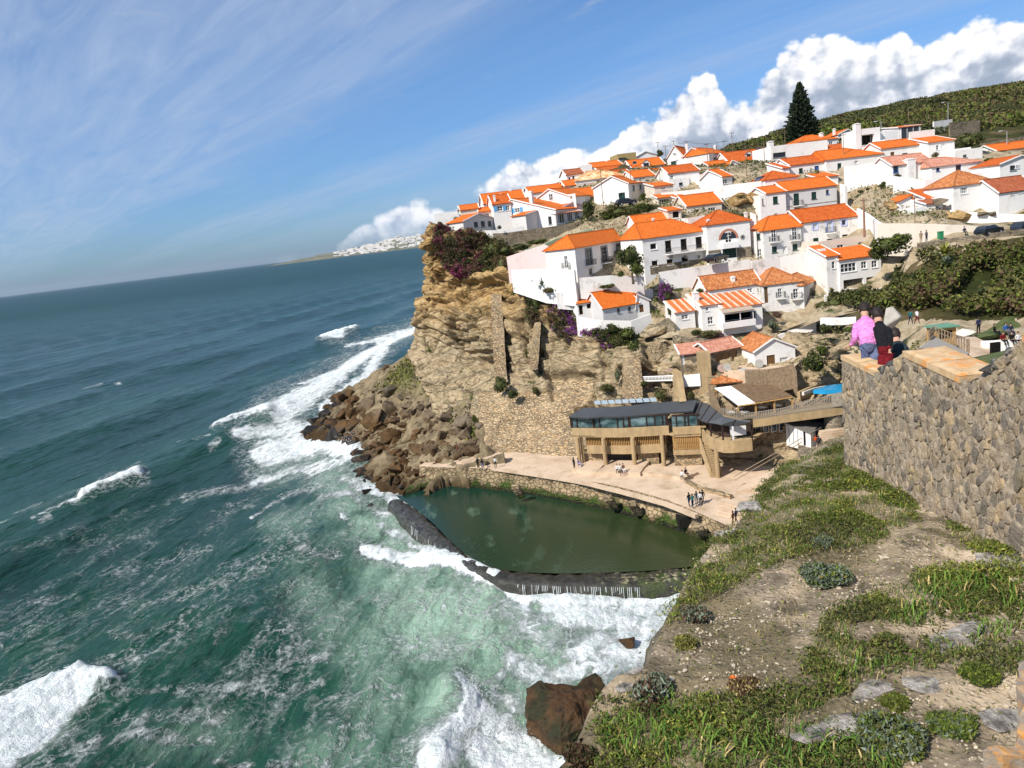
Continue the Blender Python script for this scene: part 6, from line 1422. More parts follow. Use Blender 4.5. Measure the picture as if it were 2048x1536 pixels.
for a in [
(1174,418,146,18,16,'d','slim trunked round dark tree on the stone wall of the cliff top','tree',None,3.2),
(1262,512,120,26,25,'d','dark round tree in front of the long villa','tree',None,1.5),
(1273,540,119,16,15,'g','leafy shrub under the dark round tree'),
(1243,548,119.5,9,6,'g','small garden shrub beside the villa steps'),
(1225,418,146,16,10,'o','dark hedge bush left of the parked car on the lane'),(1252,420,146,18,10,'d','dark hedge bush under the parked car'),(1282,416,145.5,20,11,'g','green hedge bush right of the parked car'),(1207,428,147,10,7,'o','small bush at the left end of the hedge'),
(1287,391,155,7,6,'g','small green bush beside the cream stone based wing'),
(1254,323,190,9,8,'d','dark bush in front of the ochre block'),(1320,306,195,8,7,'d','small dark tree on the skyline right of the white flat gabled roof'),
(966,398,175,7,6,'d','dark shrub behind the pergola on the cliff top'),(914,442,152,7,10,'o','green shrub behind the low white walled house'),(1000,455,144,6,5,'b','potted dry shrub by the blue door'),
(1780,490,110,34,22,'g','big bright green bush between the undercroft house and the road','bush'),(1757,505,112,20,16,'d','dark bush left of the big bright green bush'),(1803,478,111,18,14,'g','upper right lobe of bushes below the two walkers'),
(1938,279,150,26,16,'d','large dark round bush behind the white house with plain parapet','bush'),(1908,330,140,5,8,'d','narrow dark shrub between two white walls'),(1976,328,136,16,12,'g','clipped green bush right of the faded pink roof'),
(1330,580,121.5,20,14,'o','mixed bush left of the purple bougainvillea'),(1332,588,120.8,16,26,'p','purple bougainvillea climbing the big retaining wall'),(1220,572,121.5,12,5,'g','low green plants on the path under the villa terrace'),(1205,574,121.5,9,4,'g','small plants at the foot of the villa wall'),
(1340,622,116,9,8,'o','bush on the bank between the tiny cottages and the striped roof cottage'),(1420,667,110.5,22,8,'o','low shrubs below the striped roof cottage'),(1390,665,110.5,16,6,'d','dark shrubs at the left below the striped roof cottage'),(1440,672,110,12,6,'p','small purple flowered shrub below the striped roof cottage'),
(1545,650,111,12,12,'y','spiky grey green shrub beside the loggia'),(1555,630,112.5,11,7,'m','dark red shrub under the corner house'),(1400,582,118.5,9,6,'g','green shrub by the end of the long old roof'),
(1628,722,98.5,26,24,'d','dense dark green tree between the mill house and the wall','tree'),(1642,700,99,12,10,'g','lighter lobe of shrub above the dense dark tree'),(1650,612,110,20,12,'o','olive shrub below the corner house'),(1672,606,109,26,13,'d','dark shrub above the white balustrade wall'),(1650,655,98,14,9,'d','dark shrub below the white balustrade wall'),
(1700,660,95,14,8,'g','green shrub left of the pink figure'),(1870,310,140,9,6,'b','brown shrub beside the round chimney'),(1930,372,127,12,6,'o','bush left of the pyramid tile roof'),(1795,352,133,9,5,'b','brown bush at the end of the blank white wall'),(2035,374,126,14,6,'g','green shrubs behind the brown roof at right'),
(1762,372,140,8,4,'g','small green tuft on the bare bank'),(1735,378,140,5,3,'o','tiny tuft on the bare bank, left one'),(1722,383,140,6,4,'o','tiny dark tuft on the bare bank, lower one'),(1772,366,140,9,5,'g','bright tuft at the top of the bare bank'),
(2040,240,170,14,8,'g','green bush at the right edge of the scrub hill'),(1870,262,170,9,5,'y','pale bush beside the low white ruin wall'),
(1000,768,121,14,20,'d','dark ivy clump hanging on the masonry below the tall buttress'),(1024,788,119.5,14,9,'d','smaller dark ivy clump right of the big one'),(948,838,124,6,9,'g','small green bush in the rock slope beside the masonry'),
(1070,780,119.5,10,8,'o','olive tuft on the masonry ledge'),(1213,775,112.5,16,10,'o','rusty olive growth over the cliff ledge above the restaurant'),(1236,752,112,7,16,'y','grey green creeper beside the square pier'),(1285,768,109,12,6,'g','green tuft under the white balustrade'),(1320,790,107,16,12,'o','olive growth on the yellow rock under the balustrade'),
(1380,790,104,10,8,'o','growth under the stone cottage yard'),(866,466,151,9,12,'o','olive scrub on the very corner of the cliff'),(1255,668,115.2,20,14,'g','bright green bush at the cliff edge below the tiny cottages'),(1225,655,116,16,9,'d','dark bush beside the bright green one at the cliff edge'),
(1100,580,126,26,10,'b','dry brown shrub on the ledge right of the agave'),(1070,600,128,9,30,'d','dark creeper falling beside the ochre rock'),(1040,575,130,16,8,'b','dry shrub left of the agave'),(1030,590,131,9,12,'g','green creeper on the ochre ledge'),(985,500,140,22,20,'o','olive shrub bulging at the cliff top corner'),(1010,500,139,16,10,'d','dark shrub under the rubble wall'),(1040,494,139,26,8,'d','dark creeper strip under the rubble wall'),(1075,484,140,22,6,'g','green strip beside the pale green parapet'),(1005,530,137,14,22,'b','brown dry creeper left of the pinkish wall'),
]: bush(*a)
for a in [(1237,424,145.5,26,12,'d','broad dark hedge lump below the lane, left one'),(1268,424,145,28,13,'o','broad hedge lump below the lane, middle one'),(1298,420,144.8,22,12,'d','dark hedge lump below the lane, right one'),(1215,434,146,16,8,'g','leafy hedge foot above the lane wall'),(1480,396,142,16,7,'o','shrub growing over the tan rock face')]: bush(*a)
def cliffveg(name,label,cat,poly,n,size,mats,wts,thick=1.0,seed=1,kind=None):
 P = CLP.reshape(-1,3); x,y = CLA[...,0].ravel(),CLA[...,1].ravel(); k = np.nonzero(inpoly(x,y,poly))[0]
 rg = np.random.RandomState(seed); s = rg.choice(k,n); C = P[s]; q = fbm(C * .45,3)
 out = (CE - C); out[:,2] = 0; out /= np.linalg.norm(out,axis=1)[:,None]
 C = C + out * (thick * (.2 + 1.2 * np.maximum(0,q - .35)) * (rg.rand(n) ** .4) * 2)[:,None] + rg.normal(size=(n,3)) * .18
 keep = rg.rand(n) < sstep(.30,.42,fbm(C * .6 + 3,3)); C = C[keep]; q2 = fbm(C * .35 + 8,3)[:,None]
 V,F = leafquads(C,size,rg); w = np.array(wts)
 u = rg.rand(len(C)) + (q2[:,0] - .5) * 1.3; mi = np.digitize(u,np.cumsum(w)[:-1])
 o = bulk(name,V,F,mats,mi); tag(o,label,cat); return o
cliffveg('bougainvillea','large dark magenta bougainvillea hanging over the cliff corner','climbing plant',[(874,452),(902,452),(912,470),(965,470),(968,520),(950,550),(912,556),(880,528),(868,500),(868,470)],26000,.20,[L_MAG,L_BROWN,L_DARK],[.34,.36,.30],1.1,3)
cliffveg('bougainvillea','brownish olive creeper between the magenta bougainvillea and the rubble wall','climbing plant',[(925,466),(1008,470),(1012,505),(1000,540),(960,540),(940,550),(930,520)],15000,.20,[L_BROWN,L_OLIVE,L_DARK],[.3,.35,.35],1.1,4)
cliffveg('bougainvillea','purple flowering creeper spilling down the cliff below the cottages','climbing plant',[(1105,606),(1150,612),(1180,640),(1250,660),(1245,690),(1200,690),(1195,672),(1150,672),(1140,690),(1118,672),(1098,650)],16000,.18,[L_PURP,L_BROWN,L_DARK],[.18,.47,.35],.8,5)
cliffveg('creeper','dark shrubs along the cliff edge under the stained terrace wall','climbing plant',[(1160,640),(1260,655),(1285,672),(1270,700),(1240,690),(1190,672)],11000,.18,[L_GREEN,L_DARK,L_OLIVE],[.25,.5,.25],.9,6)
cliffveg('creeper','dark green strip hanging in the gully right of the tall buttress','climbing plant',[(1054,590),(1080,590),(1082,640),(1072,668),(1058,640)],4500,.18,[L_DARK,L_BROWN],[.6,.4],.5,7)
# grasses on the rock slope
def slopeveg():
 rg = np.random.RandomState(12); n = 30000
 X = rg.uniform(-32,2,n); Y = rg.uniform(112,178,n); h = TF(np.c_[X,Y]); P = np.c_[X,Y,h]; x,y = PXA(P)
 k = inpoly(x,y,[(832,700),(760,745),(735,790),(800,790),(860,800),(930,900),(958,880),(958,770),(900,735),(850,715)]) & (rg.rand(n) < sstep(.44,.56,fbm(np.c_[X * .22,Y * .22,0 * X],4))); P = P[k]; P[:,2] += rg.rand(len(P)) * .5 + .1
 V,F = leafquads(P,.30,rg,asp=2.2,up=.6); o = bulk('slope_grass',V,F,[L_OLIVE,L_YEL,L_GREEN],rg.choice(3,len(P),p=[.62,.2,.18])); tag(o,kind='stuff')
slopeveg()
def scrub(name,polys,n,size,hh,cl,mats,wts,seed,box,holes=(),base=.1):
 rg = np.random.RandomState(seed); X = rg.uniform(box[0],box[1],n); Y = rg.uniform(box[2],box[3],n)
 h = HF(np.c_[X,Y]); x,y = PXA(np.c_[X,Y,h]); k = np.zeros(n,bool)
 for p in polys: k |= inpoly(x,y,p)
 for p in holes: k &= ~inpoly(x + rg.normal(size=n) * 3,y + rg.normal(size=n) * 3,p)
 X,Y,h = X[k],Y[k],h[k]; q = np.c_[X * cl,Y * cl,0 * X]
 c = ridged(q,2) * .35 + fbm(q * 2.9,4) * .40 + fbm(q * .45 + 6,2) * .25; c = sstep(.36,.74,c)
 k2 = rg.rand(len(X)) < (.16 + c * 1.2); X,Y,h,c,q = X[k2],Y[k2],h[k2],c[k2],q[k2]
 C = np.c_[X,Y,h + base + hh * (c ** .6) * (rg.rand(len(X)) ** .35)]
 V,F = leafquads(C,size,rg); u = rg.rand(len(C)) * .8 + (fbm(q * .35 + 5,3) - .42) * 2.2; mi = np.digitize(u,np.cumsum(wts)[:-1])
 o = bulk(name,V,F,mats,mi); tag(o,kind='stuff')
scrub('valley_scrub',[[(1640,604),(1700,598),(1776,596),(1790,560),(1835,520),(1950,512),(2080,500),(2080,640),(1930,636),(1840,628),(1770,640),(1660,636)]],200000,.32,2.6,.16,[L_DARK,L_OLIVE,L_GREEN,L_BROWN],[.28,.44,.16,.12],21,(48,105,74,118),
 [[(1765,528),(1815,520),(1890,552),(1905,570),(1870,580),(1790,562)],[(1950,548),(1992,548),(1985,590),(1930,618),(1880,628),(1905,605)],[(1770,632),(1960,612),(1960,622),(1780,650)]])
scrub('hilltop_scrub',[[(1440,310),(1560,285),(1700,245),(2090,180),(2090,285),(1960,290),(1700,300)],[(1440,310),(1560,270),(1800,210),(2090,150),(2090,300)]],240000,.62,2.4,.06,[L_DARK,L_OLIVE,L_BROWN,L_GREEN],[.36,.40,.18,.06],22,(70,330,190,390))
scrub('village_weeds',[[(1690,365),(1790,350),(1880,395),(1900,450),(1760,450),(1700,440)],[(960,380),(1450,320),(1640,320),(1640,560),(1300,600)],[(1640,650),(1760,650),(1760,760),(1640,760)],[(1820,690),(2080,690),(2080,760),(1820,760)],[(1240,395),(1300,395),(1330,430),(1200,445)],[(1300,560),(1360,560),(1340,640),(1300,640)]],100000,.25,.6,.30,[L_OLIVE,L_GREEN,L_DARK],[.5,.25,.25],23,(0,110,55,190))
# ------------------------------------------------------------------ tall conifer
def conifer():
 b = W(1604,296,200); rg = np.random.RandomState(5); Ht = 16.6
 root = empty('norfolk_pine',b); tag(root,'tall dark tiered conifer standing above the village skyline','tree')
 mb = MB(); mb.tube([(0,0,-2),(0,0,Ht * .5),(0,0,Ht)],[.34,.2,.03],8); mb.build('trunk',BARK,root)
 C = []; bb = MB(); nw = 30
 for i in range(nw):
  f = i / (nw - 1); z = 1.3 + (Ht - 1.7) * f ** .92; L = 5.0 * (1 - f) ** .80 * (1 - .25 * max(0,.12 - f) / .12) + .25
  nb = 8 if f < .7 else 6
  for k in range(nb):
   a = 2 * math.pi * (k + rg.rand() * .35) / nb + i * .5; l = L * (.78 + .3 * rg.rand())
   tip = np.array([math.cos(a) * l,math.sin(a) * l,z + l * .10 + .3 * f]); p0 = np.array([0,0,z]); md = (p0 + tip) / 2 + (0,0,-.16 * l)
   bb.tube([p0,md,tip],[.05,.035,.015],4,cap=False)
   m = int(14 + 30 * l)
   for q in range(m):
    t = .18 + .82 * rg.rand() ** .8; p = (1 - t) ** 2 * p0 + 2 * t * (1 - t) * md + t * t * tip
    C.append(p + rg.normal(size=3) * np.array([.20,.20,.07]) * (1.15 - .6 * t) + (0,0,.05))
 bb.build('branches_and_core',BARK,root); C = np.array(C); V,F = leafquads(C,.34,rg,asp=2.0)
 bulk('crown',V,F,[m_leaf('conifer_needles',(.006,.014,.008),(.014,.028,.014),(.030,.052,.022)),L_DARK],rg.choice(2,len(C),p=[.85,.15]),parent=root)
conifer()
def agave(x,y,z,r,m,label):
 p = W(x,y,z); rg = random.Random(int(x)); mb = MB(); n = 46
 for i in range(n):
  a = rg.uniform(0,6.28); e = rg.uniform(.05,1.45); L = r * rg.uniform(.75,1.1); w = .09 * r
  d = Vector((math.cos(a) * math.cos(e),math.sin(a) * math.cos(e),math.sin(e))); s = Vector((-math.sin(a),math.cos(a),0)) * w
  q0 = Vector((0,0,0)); q1 = d * L * .5 + Vector((0,0,.02)); q2 = d * L - Vector((0,0,L * .12 * math.cos(e)))
  mb.quad([q0 - s * .7,q0 + s * .7,q1 + s,q1 - s]); mb.quad([q1 - s,q1 + s,q2])
 o = mb.build('agave',m); o.location = tuple(p); tag(o,label,'plant')
agave(1066,560,128,1.9,L_GREY,'big silvery agave rosette on the cliff ledge below the pinkish wall'); agave(1085,572,126.5,1.6,L_GREY,'lower right agave rosette beside the big silvery one')
agave(1890,508,100,1.8,L_YEL,'yellow green agave in the scrub below the parked cars'); agave(1892,526,99,1.2,L_GREY,'pale dry agave below the yellow green one'); agave(1542,655,110.5,.9,L_GREY,'small spiky agave beside the loggia cottage')
# wind-bent trees on the ridge
for x,y,z,rx,ry,l in ((1815,215,270,14,6,'low dark wind bent tree on the ridge, left one'),(1858,205,270,12,5,'dark flat topped tree on the ridge'),(1886,201,265,16,7,'largest dark tree on the ridge line'),(1782,222,275,10,4,'small ridge shrub left of the bent tree'),(1955,196,260,10,5,'small tree near the right end of the ridge')):
 bush(x,y,z,rx,ry,'d',l,'tree',None,1.5,'ridge_tree')
# ------------------------------------------------------------------ poles, lamps, wires
POLES = []
def pole(x,y0,y1,z,label,r=.09,m=None,lamp=False,arm=0):
 t = W(x,y0,z); b = W(x + (y1 - y0) * .1,y1,z); zt = t[2]; base = np.array([t[0],t[1],b[2] - 1.0])
 root = empty('street_lamp' if lamp else 'utility_pole',base); tag(root,label,'street lamp' if lamp else 'utility pole')
 mb = MB(); mb.tube([(0,0,0),(0,0,zt - base[2])],[r,r * .7],8); mb.build('post',m or WPOLE,root)
 if lamp:
  h = zt - base[2]; mb = MB(); mb.tube([(0,0,h - .1),(-.5,-.1,h + .12),(-1.2,-.2,h + .15)],.045,6); mb.build('arm',STEEL,root)
  mb = MB(); mb.box(-1.75,-.32,h + .08,-1.15,-.08,h + .22); mb.build('lamp_head',plain('lamp_head_white',(.6,.6,.6)) if 'lamp_head_white' not in bpy.data.materials else bpy.data.materials['lamp_head_white'],root)
 else:
  h = zt - base[2]; mb = MB(); mb.box(-.55,-.05,h - .35,.55,.05,h - .27); mb.build('crossarm',IRON,root)
  for q in (-.45,0,.45): mb = MB(); mb.tube([(q,0,h - .27),(q,0,h - .10)],.045,6); mb.build('insulator',IRON,root)
 POLES.append(np.array([t[0],t[1],zt - .2])); return root
for a in [(1200,337,425,152,'tall pole in front of the mottled yellow roof'),(1259,329,396,158,'pole before the white gabled house with garage'),(1318,330,362,165,'pole beside the long white house'),(1330,290,324,186,'bare pole left of the twin gabled house'),
(1347,280,298,192,'short dark pole on the skyline above the twin gables'),(1373,281,296,195,'pole behind the white chimney on the skyline'),(1413,286,338,176,'pole in front of the shaded wing of the twin gabled house'),(1426,294,336,175,'thinner pole right of the shaded wing'),(1490,293,366,154,'tall pole above the parked blue car'),
(1527,282,342,160,'pole beside the white modern block'),(1463,264,296,200,'pole against the clouds left of the hill'),(1447,281,300,200,'short pole left of the dark hill end'),(1686,267,331,152,'tall pole before the long orange roofed house'),
(1829,392,487,112,'slender pole beside the walkers on the road',.08),(1569,262,296,185,'thin pole at the foot of the conifer',.07),(1817,217,243,230,'pole on the scrub hill',.1),(1857,228,246,215,'short pole on the scrub hill',.1),(2025,180,212,250,'pole near the top right of the hill',.12),(2003,168,185,260,'distant pole on the ridge at right',.1),(1315,283,306,196,'forked pole above the small skyline tree',.08)]: pole(*a)
pole(1727,397,462,118,'thick brown telegraph pole beside the white sloping wall',.2,plain('brown_pole',(.28,.15,.10)))
pole(1513,458,528,121.5,'iron lamp post in front of the cream house',.07,IRON,True)
pole(1896,205,256,187,'street lamp on the upper road by the ruin',.1,STEEL,True); pole(2014,262,290,152,'street lamp behind the white corner house at right',.09,STEEL,True); pole(1762,243,262,175,'street lamp behind the terrace house',.09,STEEL,True)
mb = MB()
for i,j in ((0,1),(1,2),(2,6),(6,8),(8,9),(9,12),(3,4),(4,5),(5,11),(11,10),(8,10),(13,20)):
 a,b = POLES[i],POLES[j]
 for off in (-.4,.4):
  pts = [a + (b - a) * t + np.array([off,0,-1.6 * 4 * t * (1 - t) * .4]) for t in np.linspace(0,1,9)]; mb.tube(pts,.022,3,cap=False)
o = mb.build('overhead_wires',IRON); tag(o,'thin overhead wires strung between the village poles','wires',kind='stuff')
# ------------------------------------------------------------------ cars
CARP = {}
def car(x,y,z,yaw,col,label,sc=1.0):
 p = W(x,y,z); root = empty('parked_car',p,math.radians(yaw)); tag(root,label,'car','cars parked in the village')
 paint = mat('car_paint_' + str(len(CARP)),lambda t: {'Base Color': (*col,1),'Roughness': .25,'Coat Weight': .5,'Metallic': .2}); CARP[label] = paint
 prof = [(-2.1,.35),(-2.15,.75),(-1.9,.98),(-1.55,1.40),(.25,1.44),(1.0,1.0),(1.95,.86),(2.15,.6),(2.1,.35)]
 bm = bmesh.new(); S = []
 for yy,w in ((-.83,0),(-.86,1),(.86,1),(.83,0)):
  S.append([bm.verts.new((px_,yy * (.82 if pz > 1.1 else 1),pz + .0)) for px_,pz in prof])
 for a in range(3):
  for i in range(len(prof)): j = (i + 1) % len(prof); bm.faces.new((S[a][i],S[a][j],S[a + 1][j],S[a + 1][i]))
 bm.faces.new(S[0]); bm.faces.new(S[3][::-1]); bmesh.ops.recalc_face_normals(bm,faces=bm.faces); me = bpy.data.meshes.new('body'); bm.to_mesh(me); bm.free(); me.materials.append(paint); ob('body',me,root)
 for s in (-1,1):
  mb = MB(); y0 = s * .80; mb.quad([(-1.62,y0 * 1.03,1.0),(.85,y0 * 1.03,1.0),(.2,y0 * .90,1.38),(-1.38,y0 * .90,1.36)]); mb.build('side_window',GLASS,root)
  for xx in (-1.32,1.32):
   mb = MB(); mb.tube([(xx,s * .70,.33),(xx,s * .90,.33)],.33,14); w_ = mb.build('wheel',plain('tyre_rubber',(.015,.015,.015)) if 'tyre_rubber' not in bpy.data.materials else bpy.data.materials['tyre_rubber'],root)
   mb = MB(); mb.tube([(xx,s * .90,.33),(xx,s * .915,.33)],.2,10); mb.build('rim',STEEL,w_)
  mb = MB(); mb.box(2.06,s * .72 - .15,.62,2.14,s * .72 + .15,.76); mb.build('headlight',FR_W,root)
 mb = MB(); mb.quad([(.32,-.66,1.42),(.98,-.78,1.03),(.98,.78,1.03),(.32,.66,1.42)]); mb.build('windscreen',GLASS,root)
 mb = MB(); mb.quad([(-1.6,.66,1.38),(-1.93,.78,1.0),(-1.93,-.78,1.0),(-1.6,-.66,1.38)]); mb.build('rear_window',GLASS,root)
car(1978,470,108,24,(.012,.02,.03),'dark estate car parked on the road at right'); car(2050,461,109,24,(.03,.045,.07),'dark blue car cut by the right edge of the photo')
car(1532,366,150,18,(.10,.14,.19),'blue grey car parked by the white terrace wall'); car(1252,411,151,15,(.012,.015,.02),'black car parked on the lane behind the hedge'); car(1434,524,123,40,(.012,.013,.016),'dark car in the shadow beside the garage house')
# ------------------------------------------------------------------ cliff foot restaurant, deck, pool, shed
TIMBER = plain('weathered_timber',(.30,.22,.14),.85,.15,.35,3); TIMBER2 = plain('golden_timber',(.46,.27,.10),.8,.15,.3,3); GREYTIM = plain('silvered_timber',(.34,.30,.24),.85,.15,.3,3)
ZINC = mat('dark_zinc',lambda t: {'Base Color': t.mix(t.noise(t.pos(),.6,4,.6),(.050,.056,.062),(.085,.092,.098)),'Roughness': .5,'Metallic': .25})
SHADEW = plain('white_canvas',(.80,.79,.76),.8); DKFRAME = plain('dark_red_frame',(.035,.018,.014),.6)
RGLASS = mat('restaurant_glass',lambda t: (lambda n: {'Base Color': t.mix(n,(.02,.05,.055),(.16,.24,.25)),'Roughness': .08,'Specular IOR Level': .8})(t.mapr(t.noise(t.mapping(t.pos(),scale=(.5,.5,1.1)),1.0,6,.7),.45,.66)))
RB = 4.8                                                       # floor of the arcade
def plan(pts,h,n=None):
 q = np.array([G(x,y,h) for x,y in pts]); return interp_line(q,n) if n else q
def ribbon(mb,q,z0,z1,th,mi=0):                            # wall of thickness th standing behind line q
 d = np.gradient(q,axis=0); nn = np.c_[-d[:,1],d[:,0]]; nn /= np.linalg.norm(nn,axis=1)[:,None] + 1e-9
 for i in range(len(q) - 1):
  mb.prism([q[i][:2],q[i + 1][:2],q[i + 1][:2] + nn[i + 1] * th,q[i][:2] + nn[i] * th],z0,z1,mi)
 return nn
def restaurant():
 root = empty('restaurant',G(1270,931,RB)); O = Matrix.Translation(root.location).inverted()
 tag(root,'curved concrete and glass restaurant at the foot of the cliff with dark zinc roof','restaurant')
 def part(name,mb,m,parent=None):
  o = mb.build(name,m,parent or root)
  if parent is None: o.matrix_local = O
  return o
 zb = 10.15                                                  # top of the upper band
 upL = plan([(1143,857),(1190,857.5),(1240,857.5),(1290,855),(1325,852.8),(1337,852.4)],zb,22)
 upM = plan([(1345,855),(1370,854),(1392,852.6),(1401,852.4)],zb,10)
 upR = plan([(1401,856),(1406,864),(1418,873.5),(1432,879),(1446,882),(1470,882),(1504,877.5)],zb - .5,22)
 mb = MB(); ribbon(mb,upL,zb - 1.25,zb,.35); part('parapet_band',mb,M_CONC)
 mb = MB(); ribbon(mb,upM,zb - 1.35,zb - .02,.35); part('parapet_band',mb,M_CONC)
 mb = MB(); nR = ribbon(mb,upR,zb - 2.05,zb - .5,.3); part('parapet_band',mb,M_CONC)
 # floor slabs behind
 mb = MB(); back = upL + np.array([2.0,7.0,0]);
 poly = [p[:2] for p in upL[::4]] + [p[:2] for p in upM[::3]] + [p[:2] for p in upR[::4]] + [p[:2] for p in (upR[-1:] + np.array([3,4,0]))] + [p[:2] for p in (upM[-1:] + np.array([6,5,0]))] + [p[:2] for p in upL[::-4] + np.array([2.0,5.5,0])]
 mb.prism(poly,zb - 1.2,zb - 1.0); part('floor_slab',mb,M_CONC)
 # glazing band
 gl = upL + np.array([.1,.55,0]); gm = upM + np.array([.1,.55,0]);
 mb = MB();
 for q in (gl,gm):
  for i in range(0,len(q) - 1):
   mb.prism([q[i][:2],q[i + 1][:2],q[i + 1][:2] + (.05,.05),q[i][:2] + (.05,.05)],zb - .3,zb + 1.55)
 gg = part('glazing',mb,RGLASS)
 for k,x in enumerate((1147,1160,1192,1205,1237,1251,1262,1297,1310,1322,1335,1350,1366,1378,1398)):
  src = gl if x < 1340 else gm; xs,_ = PXA(np.c_[src[:,:2],np.full(len(src),zb)]); i = int(np.argmin(abs(xs - x))); p = src[i]
  w = .16 if x in (1147,1192,1262,1335,1398) else .06; mb = MB(); mb.box(p[0] - w,p[1] - .14,zb - .02,p[0] + w,p[1] + .02,zb + 1.5); part('mullion',mb,DKFRAME)
 mb = MB();
 for q in (gl,gm):
  for i in range(len(q) - 1): mb.prism([q[i][:2] - (0,.12),q[i + 1][:2] - (0,.12),q[i + 1][:2],q[i][:2]],zb + 1.42,zb + 1.62)
 part('head_frame',mb,DKFRAME)
 # roofs
 ze = zb + 1.72
 fr_ = plan([(1137,833),(1175,836),(1210,833),(1240,833),(1290,829),(1330,826),(1386,822)],ze)
 bk_ = plan([(1165,816),(1186,815),(1220,814),(1260,811),(1300,806),(1345,803),(1394,800)],ze + .75)
 mb = MB()
 for i in range(len(fr_) - 1): mb.slab([fr_[i],fr_[i + 1],bk_[i + 1],bk_[i]],.22)
 part('roof',mb,ZINC)
 f2 = plan([(1386,826),(1392,834),(1401,840),(1415,845),(1440,849),(1465,850),(1500,847)],ze - .55)
 b2 = plan([(1391,801),(1405,804),(1420,810),(1434,822),(1448,833),(1472,838),(1500,841)],ze + .35)
 mb = MB()
 for i in range(len(f2) - 1): mb.slab([f2[i],f2[i + 1],b2[i + 1],b2[i]],.18)
 r2 = part('roof',mb,ZINC)
 for i in (1,2,3): mb = MB(); mb.tube([f2[i] + (0,0,.03),b2[i] + (0,0,.03)],.07,5); part('roof_seam',mb,DKFRAME)
 mb = MB()
 for k in range(9):
  x = 1190 + k * 14; p = G(x,809 - k * .7,ze + .8); q = G(x + 12,808.5 - k * .7,ze + .8); mb.slab([p,q,q + (0,.9,.35),p + (0,.9,.35)],.05)
 part('rooflight',mb,plain('rooflight_glass',(.30,.36,.40),.15,.6))
 # dark terrace interior on the right wing
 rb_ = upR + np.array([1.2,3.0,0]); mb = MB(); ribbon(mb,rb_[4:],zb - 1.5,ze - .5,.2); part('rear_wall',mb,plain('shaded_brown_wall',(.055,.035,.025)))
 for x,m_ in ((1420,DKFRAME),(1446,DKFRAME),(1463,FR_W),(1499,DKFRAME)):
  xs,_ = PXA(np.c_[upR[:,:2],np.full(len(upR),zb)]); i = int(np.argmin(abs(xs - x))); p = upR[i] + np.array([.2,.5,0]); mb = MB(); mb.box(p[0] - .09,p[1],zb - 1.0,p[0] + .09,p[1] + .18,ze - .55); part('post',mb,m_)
 mb = MB(); p = G(1478,866,zb); mb.box(p[0] - .9,p[1] + .6,zb - .5,p[0] + 1.1,p[1] + .7,zb + .9); part('white_screen',mb,FR_W)
 # lower storey: bands, slats, columns, openings
 lo = plan([(1150,901.5),(1205,903.5),(1270,903),(1330,899)],6.9,18) ; lo = upL[2:18] + np.array([.35,.35,0])
 mb = MB(); ribbon(mb,lo,6.35,7.55,.3); part('lower_band',mb,M_CONC)
 mm = upM + np.array([-.1,.3,0]); mb = MB(); ribbon(mb,mm,6.2,7.0,.3); part('lower_band',mb,M_CONC)
 mb = MB(); ribbon(mb,upM + np.array([.1,.9,0]),RB - .4,6.2,.4); ribbon(mb,upM + np.array([.1,.9,0]),7.0,8.7,.2); part('stone_base',mb,M_MASON)
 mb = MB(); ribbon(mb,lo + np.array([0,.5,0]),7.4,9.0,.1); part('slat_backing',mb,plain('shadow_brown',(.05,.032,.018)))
 sm = None
 def slats(q,z0,z1,step,w,m,name='slat'):
  nonlocal sm
  L = np.r_[0,np.cumsum(np.linalg.norm(np.diff(q[:,:2],axis=0),axis=1))]; s = np.arange(step / 2,L[-1],step)
  X = np.interp(s,L,q[:,0]); Y = np.interp(s,L,q[:,1])
  mb = MB(); mb.box(-w / 2,-.05,0,w / 2,.05,1.0); me = mb.mesh(name,m)
  for i in range(len(s)):
   o = ob(name,me,root,(X[i] - root.location.x,Y[i] - root.location.y,z0 - root.location.z)); o.scale = (1,1,z1 - z0)
 slats(lo + np.array([0,.2,0]),7.55,8.9,.24,.12,TIMBER2)
 slats(mm + np.array([0,-.05,0]),7.0,8.8,.24,.15,TIMBER2)
 for x,y in ((1160,930),(1168,927.5),(1212,932.5),(1270,932.5),(1328,927.5)):
  p = G(x,y,RB); mb = MB(); mb.tube([(p[0],p[1],RB - .8),(p[0],p[1],8.9)],.30 if x != 1168 else .22,10); part('column',mb,M_CONC)
 # arcade recess
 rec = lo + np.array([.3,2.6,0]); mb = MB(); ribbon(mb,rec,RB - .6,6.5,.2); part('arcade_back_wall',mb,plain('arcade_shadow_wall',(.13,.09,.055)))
 for a,b,h in ((1172,1208,1.25),(1280,1322,1.3)):
  mb = MB(); p = G(a,930,RB); q = G(b,929,RB); ribbon(mb,interp_line(np.array([p + (0,1.2,0),q + (0,1.2,0)]),6),RB - .5,RB + h,.3); part('infill_wall',mb,M_MASON)
 mb = MB(); side = np.array([G(1147,862,zb - 1.2),G(1147,862,zb - 1.2) + (1.5,5,0)]);
 # stair down from the right wing
 T0 = G(1411,888,8.6); T1 = G(1432,949,RB)
 for i in range(15):
  f = i / 14; p = T0 * (1 - f) + T1 * f; mb = MB(); mb.box(p[0] - .55,p[1] - .16,p[2] - .25,p[0] + .55,p[1] + .16,p[2] - .02); part('stair_tread',mb,M_CONC)
 for s in (-.72,.62):
  mb = MB(); a,b = T0 + (s,0,0),T1 + (s,0,0)
  v = [a + (0,0,.9),b + (0,0,.7),b + (0,0,-.5),a + (0,0,-1.0)]; mb.quad(v); mb.quad([q + (.14,0,0) for q in v[::-1]]); mb.quad([v[0],v[0] + (.14,0,0),v[1] + (.14,0,0),v[1]]); mb.quad([v[1],v[1] + (.14,0,0),v[2] + (.14,0,0),v[2]])
  part('stair_wall',mb,M_CONC if s < 0 else TIMBER)
